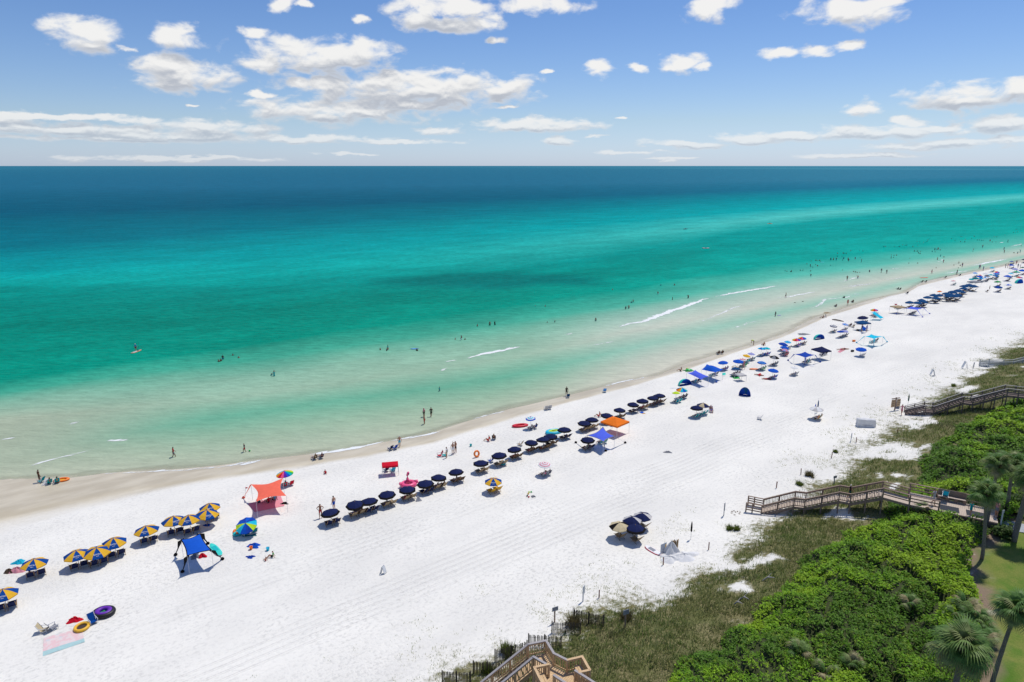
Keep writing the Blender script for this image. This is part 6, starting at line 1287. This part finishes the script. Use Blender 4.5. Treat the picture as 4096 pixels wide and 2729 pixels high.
def thick_h(s, n):
    nth = nf(L_THK, s); nl = nf(L_LAWN, s); f1, f2, cid = mounds(s, n); d1 = nth - n + (fbm(s * .4, n * .4, 2) - .5) * 3; d2 = n - nl
    env = sstep(-.3, 4.5, d1) * sstep(.5, 1.6, d2)
    gap = sstep(.015, .17, f2 - f1)
    h = env * (1.0 + .4 * cid) * (.84 + .22 * np.clip(1 - f1 ** 2 * .9, 0, 1)) * (.30 + .70 * gap) + env * ((fbm(s * .8, n * .8, 3) - .5) * .6 + (fbm(s * .15, n * .3, 2) - .5) * .8)
    return h, env, cid, gap
# dark sheet under the leaves, its colour standing in for shade in the gaps
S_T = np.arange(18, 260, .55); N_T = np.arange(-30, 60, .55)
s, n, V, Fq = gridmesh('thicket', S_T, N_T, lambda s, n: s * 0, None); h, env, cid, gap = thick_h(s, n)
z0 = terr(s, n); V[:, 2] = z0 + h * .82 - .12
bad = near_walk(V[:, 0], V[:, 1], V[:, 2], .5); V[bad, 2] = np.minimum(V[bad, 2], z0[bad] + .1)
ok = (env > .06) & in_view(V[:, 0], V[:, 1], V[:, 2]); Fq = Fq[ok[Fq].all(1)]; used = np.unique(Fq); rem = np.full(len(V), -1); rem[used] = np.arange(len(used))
gap_shade = link('thicket_gap_shade', npmesh('thicket_gap_shade', V[used], rem[Fq], mat('gap_shade', (.040, .052, .016), .9, .3, 2), smooth=True)); gap_shade['kind'] = 'stuff'
gap_shade['label'] = 'dark sheet painted as the shade beneath the leafy dune thicket'
# leaves
M = 1700000; s = RNG.uniform(20, 255, M); n = RNG.uniform(-28, 58, M); x, y = xy(s, n); h, env, cid, gap = thick_h(s, n); zt = terr(s, n)
dist = np.sqrt(x ** 2 + y ** 2 + 33 ** 2); keep = (env > .10) & in_view(x, y, zt) & (RNG.random(M) < np.clip((62 / dist) ** 1.6, 0, 1)) & (RNG.random(M) < .12 + .88 * gap)
s, n, x, y, h, env, cid, gap, zt, dist = [a[keep] for a in (s, n, x, y, h, env, cid, gap, zt, dist)]
k = len(s); z = zt + h * (.80 + .26 * RNG.random(k)) + RNG.normal(0, .05, k)
bad = near_walk(x, y, z, .55); g_ = ~bad; s, n, x, y, z, h, env, cid, gap, dist = [a[g_] for a in (s, n, x, y, z, h, env, cid, gap, dist)]; k = len(s)
pal = np.array([(.062, .115, .012), (.095, .150, .014), (.042, .080, .014), (.120, .165, .018), (.075, .100, .020), (.16, .17, .02)])
w1 = fbm(s * .16, n * .16, 3); w2 = fbm(s * .5 + 30, n * .5, 2); tone = np.clip(.5 + (cid - .5) * .7 + (w1 - .5) * 2.3 + (w2 - .5) * .8 + RNG.normal(0, .13, k), 0, .999)
ci = np.array([2, 2, 4, 0, 0, 0, 1, 1, 1, 3])[(tone * 10).astype(int)]; base = pal[ci] * RNG.uniform(.75, 1.25, (k, 1)) * np.array([2.2, 2.5, .9]); Q = 2
size = .075 * (dist / 60) ** .75
def leaf_quads(x, y, z, base, size, Q, up=1.3, elong=1.5):
    k = len(x); c = np.repeat(np.column_stack([x, y, z]), Q, 0); sz = np.repeat(size, Q) * RNG.uniform(.7, 1.35, k * Q)
    c = c + RNG.normal(0, 1, (k * Q, 3)) * (sz * .7)[:, None]
    nrm = RNG.normal(0, 1, (k * Q, 3)); nrm[:, 2] = np.abs(nrm[:, 2]) + up; nrm /= np.linalg.norm(nrm, axis=1)[:, None]
    t = RNG.normal(0, 1, (k * Q, 3)); t -= (t * nrm).sum(1)[:, None] * nrm; t /= np.linalg.norm(t, axis=1)[:, None]; b = np.cross(nrm, t)
    a1 = t * (sz * elong)[:, None]; b1 = b * (sz * .62)[:, None]
    V = np.stack([c - a1, c - b1 * 1.0 + a1 * .1, c + a1, c + b1 * 1.0 + a1 * .1], 1).reshape(-1, 3)
    return V, np.arange(k * Q * 4).reshape(-1, 4), np.repeat(np.repeat(base, Q, 0) * RNG.uniform(.8, 1.2, (k * Q, 1)), 4, 0)

ZONES = [('dune_scrub', 'dense green wind-pruned scrub between the near platform and the middle boardwalk', lambda s: s < 62), ('dune_scrub', 'dense green scrub between the middle boardwalk and the dark one', lambda s: (s >= 62) & (s < 108)), ('dune_scrub', 'green scrub rising beyond the dark boardwalk at the right edge', lambda s: s >= 108)]
for nm, lab, fn in ZONES:
    m_ = fn(s)
    if m_.sum() < 10: continue
    V, Fq, cc = leaf_quads(x[m_], y[m_], z[m_], base[m_], size[m_], Q); o = link(nm, npmesh(nm, V, Fq, LEAF, col=cc)); o['kind'] = 'stuff'; o['label'] = lab
# dune grass
def blades(x, y, z, base, hgt, spread, nb):
    k = len(x); N_ = k * nb; cx = np.repeat(x, nb) + RNG.normal(0, 1, N_) * np.repeat(spread, nb) * .35; cy = np.repeat(y, nb) + RNG.normal(0, 1, N_) * np.repeat(spread, nb) * .35; cz = np.repeat(z, nb) - .03
    a = RNG.uniform(0, 2 * math.pi, N_); hh = np.repeat(hgt, nb) * RNG.uniform(.55, 1.2, N_); ln = RNG.uniform(.25, 1.0, N_) * hh * .9
    tx, ty, tz_ = cx + np.cos(a) * ln, cy + np.sin(a) * ln, cz + hh; w = .018 + hh * .035; b = a + math.pi / 2
    V = np.stack([np.column_stack([cx - np.cos(b) * w, cy - np.sin(b) * w, cz]), np.column_stack([cx + np.cos(b) * w, cy + np.sin(b) * w, cz]), np.column_stack([tx, ty, tz_])], 1).reshape(-1, 3)
    return V, np.arange(N_ * 3).reshape(-1, 3), np.repeat(np.repeat(base, nb, 0) * RNG.uniform(.75, 1.3, (N_, 1)), 3, 0)
M = 800000; s = RNG.uniform(5, 260, M); n = RNG.uniform(-25, 80, M); x, y = xy(s, n); nt_, nth_ = nf(L_TOE, s), nf(L_THK, s); nl_ = nf(L_LAWN, s)
patch = fbm(s * .30, n * .30, 4); patch2 = fbm(s * .09 + 9, n * .09, 3); dt = nt_ - n
dens = sstep(-1.0, 4.0, dt) * sstep(-4.5, 1.0, n - nth_) * (.06 + .94 * sstep(.35, .50, patch + (patch2 - .5) * .35)) + .30 * sstep(-10, 0, dt) * (dt < 2) * sstep(.46, .64, patch)
dens = dens * (n > nl_ + 2.0); zt = terr(s, n); dist = np.sqrt(x ** 2 + y ** 2 + 36 ** 2)
keep = (RNG.random(M) < dens * np.clip((62 / dist) ** 1.4, 0, 1)) & in_view(x, y, zt); s, n, x, y, zt, dt, dist, patch = [a[keep] for a in (s, n, x, y, zt, dt, dist, patch)]
b_ = near_walk(x, y, zt + .45, .05); s, n, x, y, zt, dt, dist, patch = [a[~b_] for a in (s, n, x, y, zt, dt, dist, patch)]; k = len(s)
gp_ = np.array([(.185, .155, .075), (.125, .125, .045), (.24, .205, .11), (.095, .125, .028), (.15, .12, .07)]); tone = np.clip(.5 + (fbm(s * .2 + 4, n * .2, 3) - .5) * 1.8 + RNG.normal(0, .2, k), 0, .999)
gbase = gp_[(tone * 5).astype(int)] * np.array([1.2, 1.55, 1.1]); ys = dt < 1.5; gbase[ys] = np.array([(.30, .30, .08), (.20, .25, .06)])[RNG.integers(0, 2, ys.sum())]
V, Fq, cc = blades(x, y, zt, gbase, np.where(dt < 1.5, .16, .30) * (dist / 60) ** .3, np.full(k, .55), 5); o = link('dune_grass', npmesh('dune_grass', V, Fq, GRASS, col=cc)); o['kind'] = 'stuff'; o['label'] = 'olive and straw-coloured dune grass on the sandy slope'
# a few separate tall grass clumps on the sand
for i, (c, xx, yy, hh, lab) in enumerate([('h', 1400, 640, 1.1, 'big brown grass clump between the two upper sand fences'), ('h', 1905, 590, .9, 'round dark grass head beside the grey signboard'), ('i', 660, 205, .8, 'sea oats clump on the sand above the stairs'), ('i', 585, 275, .6, 'small grass clump on the sand near a stake'), ('i', 870, 20, .5, 'small grass tuft highest up the sand'), ('g', 1455, 515, .6, 'grass tuft left of a greener one below the stairs'), ('g', 1525, 520, .6, 'green grass tuft below the stairs'), ('h', 760, 900, 1.0, 'tall green grass clump beside the near stairs'), ('h', 600, 1090, .8, 'green grass clump by the lower sand fence'), ('k', 1310, 770, .6, 'yellow-green grass clump at the edge of the far dune')]):
    p = G(c, xx, yy); m = 26; ang = RNG.uniform(0, 6.28, m); rr = np.abs(RNG.normal(0, .3, m)) * hh; col0 = np.array((.14, .12, .055) if 'brown' in lab or 'dark' in lab or 'oats' in lab else (.13, .17, .03)); X, Y = rr * np.cos(ang), rr * np.sin(ang)
    V, Fq, cc = blades(X, Y, np.zeros(m), np.repeat(col0[None], m, 0), np.full(m, hh * .8), np.full(m, .2), 12); o = link('grass_clump', npmesh('grass_clump', V, Fq, GRASS, col=cc)); o.location = p; tag(o, lab, 'grass', 'separate grass clumps')
# bleached branches
BLE = mat('bleached_wood', (.36, .34, .32), .9, .2, 6)
for c, a, b, lab in [('g', (1765, 1005), (1880, 995), 'bleached dead branch lying across the dune grass'), ('g', (1555, 1180), (1635, 1198), 'bleached dead branch at the edge of the green scrub, upper one'), ('g', (1495, 1228), (1575, 1240), 'bleached dead branch at the edge of the green scrub, lower one')]:
    p, q_ = G(c, *a), G(c, *b); d = q_ - p; m_ = MB(); m_.tube([(0, 0, .1), d * .4 + Vector((0, 0, .4)), d * .7 + Vector((0, 0, .35)), d + Vector((0, 0, .25))], [.05, .06, .05, .02], 6); m_.tube([d * .4 + Vector((0, 0, .4)), d * .6 + Vector((.2, .3, .6))], [.04, .015], 5); o = m_.build('dead_branch', BLE); o.location = p; tag(o, lab, 'branch')

# ------------------------------------------------------------------ palms
PALM_G = [mat('palm_leaf_%d' % i, tuple(v * 1.2 for v in c), .55, .2, 3, .3, 0, .25) for i, c in enumerate([(.085, .165, .035), (.13, .20, .05), (.19, .22, .08), (.28, .24, .12)])]
TRUNK = mat('palm_trunk', (.19, .165, .145), .9, .25, 9, .15, .6); BOOT = mat('palm_boots', (.075, .055, .04), .9, .3, 9, .15, .5)
def frond_mesh(var, m):
    """costapalmate fan: petiole then a curved fan of narrow leaflets"""
    rr = random.Random(var); b = MB(); pl = 1.0
    for i in range(6):
        t0, t1 = i / 6, (i + 1) / 6; b.bar((0, pl * t0, .25 * math.sin(t0 * 1.5)), (0, pl * t1, .25 * math.sin(t1 * 1.5)), .035, .025)
    z0 = .25 * math.sin(1.5); n = 26
    for i in range(n):
        a = (i / (n - 1) - .5) * R(250); L = (1.15 if abs(a) < 1.2 else .95) * rr.uniform(.85, 1.1); oy = pl + .25 * (1 - abs(a) / 2.2)
        d = Vector((math.sin(a), math.cos(a), 0)); sdv = Vector((math.cos(a), -math.sin(a), 0)); pts = []
        for j, t in enumerate((.06, .4, .72, 1.0)):
            dr = -.55 * t ** 2.2 * L - .15 * abs(a) * t; w = (.034, .055, .030, .003)[j]; c = Vector((0, oy - .1, z0)) + d * (L * t * (1 - .12 * t)) + Vector((0, 0, dr + .08 * math.sin(t * 3)))
            pts += [c - sdv * w, c + sdv * w]
        b.add(pts, [(0, 1, 3, 2), (2, 3, 5, 4), (4, 5, 7, 6)])
    return b.mesh('frond', m)
FROND = [frond_mesh(i, PALM_G[i % 4]) for i in range(4)]
def palm(base, crown, rad, label, nf_=34, seed=0, trunk_r=.17):
    rr = random.Random(seed); base = Vector(base); crown = Vector(crown); rt = thing('palm_tree', label, 'palm tree', base, group='cabbage palms by the lawn'); C = crown - base
    m_ = MB(); pts, rd = [], []
    for i in range(13): t = i / 12; pts.append(Vector((C.x * t ** 1.4, C.y * t ** 1.4, C.z * t - (.3 if i == 0 else 0)))); rd.append(trunk_r * (1.25 - .35 * t) * (1 + .04 * math.sin(i * 2.4)))
    m_.tube(pts, rd, 12); m_.build('trunk', TRUNK, rt, True)
    m_ = MB()
    for i in range(46):
        a = rr.random() * 6.28; zz = C.z - rr.random() * .75; d = Vector((math.cos(a), math.sin(a), 0)); p = Vector((C.x, C.y, zz)); m_.bar(p + d * trunk_r * .7, p + d * (trunk_r + .22) + Vector((0, 0, .22)), .10, .05)
    m_.build('leaf_bases', BOOT, rt)
    for i in range(nf_):
        t = (i + .5) / nf_; el = R(82) - t * R(125) + rr.uniform(-.12, .12); az = i * 2.39996 + rr.uniform(-.2, .2); sc = rad / 2.05 * rr.uniform(.85, 1.1) * (1.0 if t > .15 else .8)
        var = 3 if t > .93 else (2 if t > .8 else rr.choice((0, 0, 1, 1, 2)))
        M_ = Matrix.Translation(C) @ Matrix.Rotation(az, 4, 'Z') @ Matrix.Rotation(el, 4, 'X') @ Matrix.Diagonal((sc, sc, sc, 1)); link('frond', FROND[var], rt, M_)
    return rt
def cz(c, x, y, z): return pz(c, x, y, z)
cr = cz('n', 830, 1130, 9.0); palm((cr.x - .2, cr.y - .3, tz(cr.x, cr.y)), cr, 2.0, 'big full-crowned palm at the bottom right over the scrub', 34, 1, .16)
b0 = cz('n', 1205, 1650, tz(31.2, 37.6)); palm(b0, cz('n', 1530, 640, 10.4), 1.55, 'palm with a tall bare trunk at the bottom right lawn', 26, 2, .12)
b0 = cz('m', 1040, 1530, tz(41, 53)); palm(b0, cz('m', 1090, 720, 10.9), 1.6, 'palm standing in front of the boardwalk deck', 26, 3, .125)
cr = cz('m', 1240, 350, 11.2); palm((cr.x, cr.y, tz(cr.x, cr.y)), cr, 1.55, 'palm behind the deck, left of the two close together', 24, 4, .13)
b0 = cz('m', 1345, 930, tz(49, 61)); palm(b0, cz('m', 1425, 350, 9.9), 1.7, 'palm behind the deck, right of the two close together', 26, 5, .14)
b0 = cz('m', 1440, 1300, tz(45.9, 56.1)); palm(b0, cz('m', 1660, 520, 11.0), 1.8, 'thick-trunked palm leaning out at the right edge', 36, 6, .20)
# saw palmettos in the scrub edge
def palmetto(p, rad, label, seed, nfr=9):
    rr = random.Random(seed); rt = thing('saw_palmetto', label, 'shrub', p, group='saw palmettos at the scrub edge')
    for i in range(nfr): M_ = Matrix.Rotation(i * 2.4 + rr.random(), 4, 'Z') @ Matrix.Rotation(R(rr.uniform(15, 70)), 4, 'X') @ Matrix.Diagonal((rad / 2,) * 3 + (1,)); link('frond', FROND[rr.choice((0, 1, 1, 2, 3))], rt, M_)
    m_ = MB(); m_.tube([(0, 0, -.3), (0, 0, .12)], [.12, .08], 8); m_.build('stem', BOOT, rt)
for i, (c, xx, yy, rd, lab) in enumerate([('n', 870, 570, 1.2, 'palmetto at the upper edge of the mulch bed'), ('n', 1000, 680, 1.2, 'palmetto beside the mulch bed, second down'), ('n', 1090, 760, 1.1, 'palmetto beside the mulch bed, third down'), ('n', 1170, 870, 1.3, 'palmetto beside the mulch bed, fourth down'), ('n', 1090, 960, 1.3, 'palmetto beside the mulch bed, fifth down'), ('n', 720, 700, 1.0, 'palmetto inside the scrub left of the mulch bed'), ('m', 330, 900, 1.4, 'dark palmetto beside the deck railing'), ('j', 1110, 690, 1.1, 'straw-coloured palmetto in the scrub at the bottom edge'), ('j', 940, 570, 1.0, 'yellowish palmetto in the middle of the near scrub'), ('j', 1640, 290, 1.0, 'yellow-tipped palmetto high in the near scrub'), ('j', 1280, 640, .9, 'small palmetto in a dark gap of the scrub')]):
    p = G(c, xx, yy, 1.2); hh = float(thick_h(np.array([sn(p.x, p.y)[0]]), np.array([sn(p.x, p.y)[1]]))[0][0]); palmetto(Vector((p.x, p.y, p.z + max(.0, hh * .85))), rd, lab, 40 + i)
# paved path and potted plant at the end of the deck
pa = D1 + hd2 * .1; pv = mat('paving', (.36, .38, .40), .85, .15, 3, .2); m_ = MB()
def fpath(u, v):
    p = pa + hd2 * (u * 30) + SD2 * (.4 + v * 2.4); return (p.x, p.y, max(tz(p.x, p.y), 4.3) + .06)
m_.grid(fpath, 24, 4); o = m_.build('path', pv, None, True); o['kind'] = 'structure'
p = G('m', 1385, 1175); rt = thing('potted_plant', 'small potted plant beside the paved path', 'plant', p); m_ = MB(); m_.lathe([(0, 0), (.2, 0), (.28, .45), (.25, .45), (.22, .38), (0, .38)], 14); m_.build('pot', plain('navy'), rt, True)
m = 18; a_ = RNG.uniform(0, 6.28, m); V, Fq, cc = leaf_quads(np.cos(a_) * .15, np.sin(a_) * .15, .5 + RNG.random(m) * .35, np.repeat(np.array([(.08, .14, .02)]), m, 0), np.full(m, .09), 4); link('foliage', npmesh('foliage', V, Fq, LEAF, col=cc), rt)
for i, (c, xx, yy, rd, lab) in enumerate([('m', 1310, 1240, .9, 'small round shrub at the end of the deck'), ('m', 1480, 900, 1.5, 'leafy green shrub behind the path at the right edge')]):
    p = G(c, xx, yy); rt = thing('shrub', lab, 'shrub', p); m = 260; u_ = RNG.normal(0, 1, (m, 3)); u_ /= np.linalg.norm(u_, axis=1)[:, None]; u_ *= RNG.uniform(.6, 1, (m, 1)) * rd; V, Fq, cc = leaf_quads(u_[:, 0], u_[:, 1], np.abs(u_[:, 2]) + .15, np.repeat(np.array([(.06, .11, .02)]), m, 0), np.full(m, .1), 4); link('foliage', npmesh('foliage', V, Fq, LEAF, col=cc), rt)
    m_ = MB(); m_.tube([(0, 0, -.2), (.05, 0, .5), (.1, .05, rd * .8)], [.07, .05, .02], 6); m_.build('stem', TRUNK, rt)
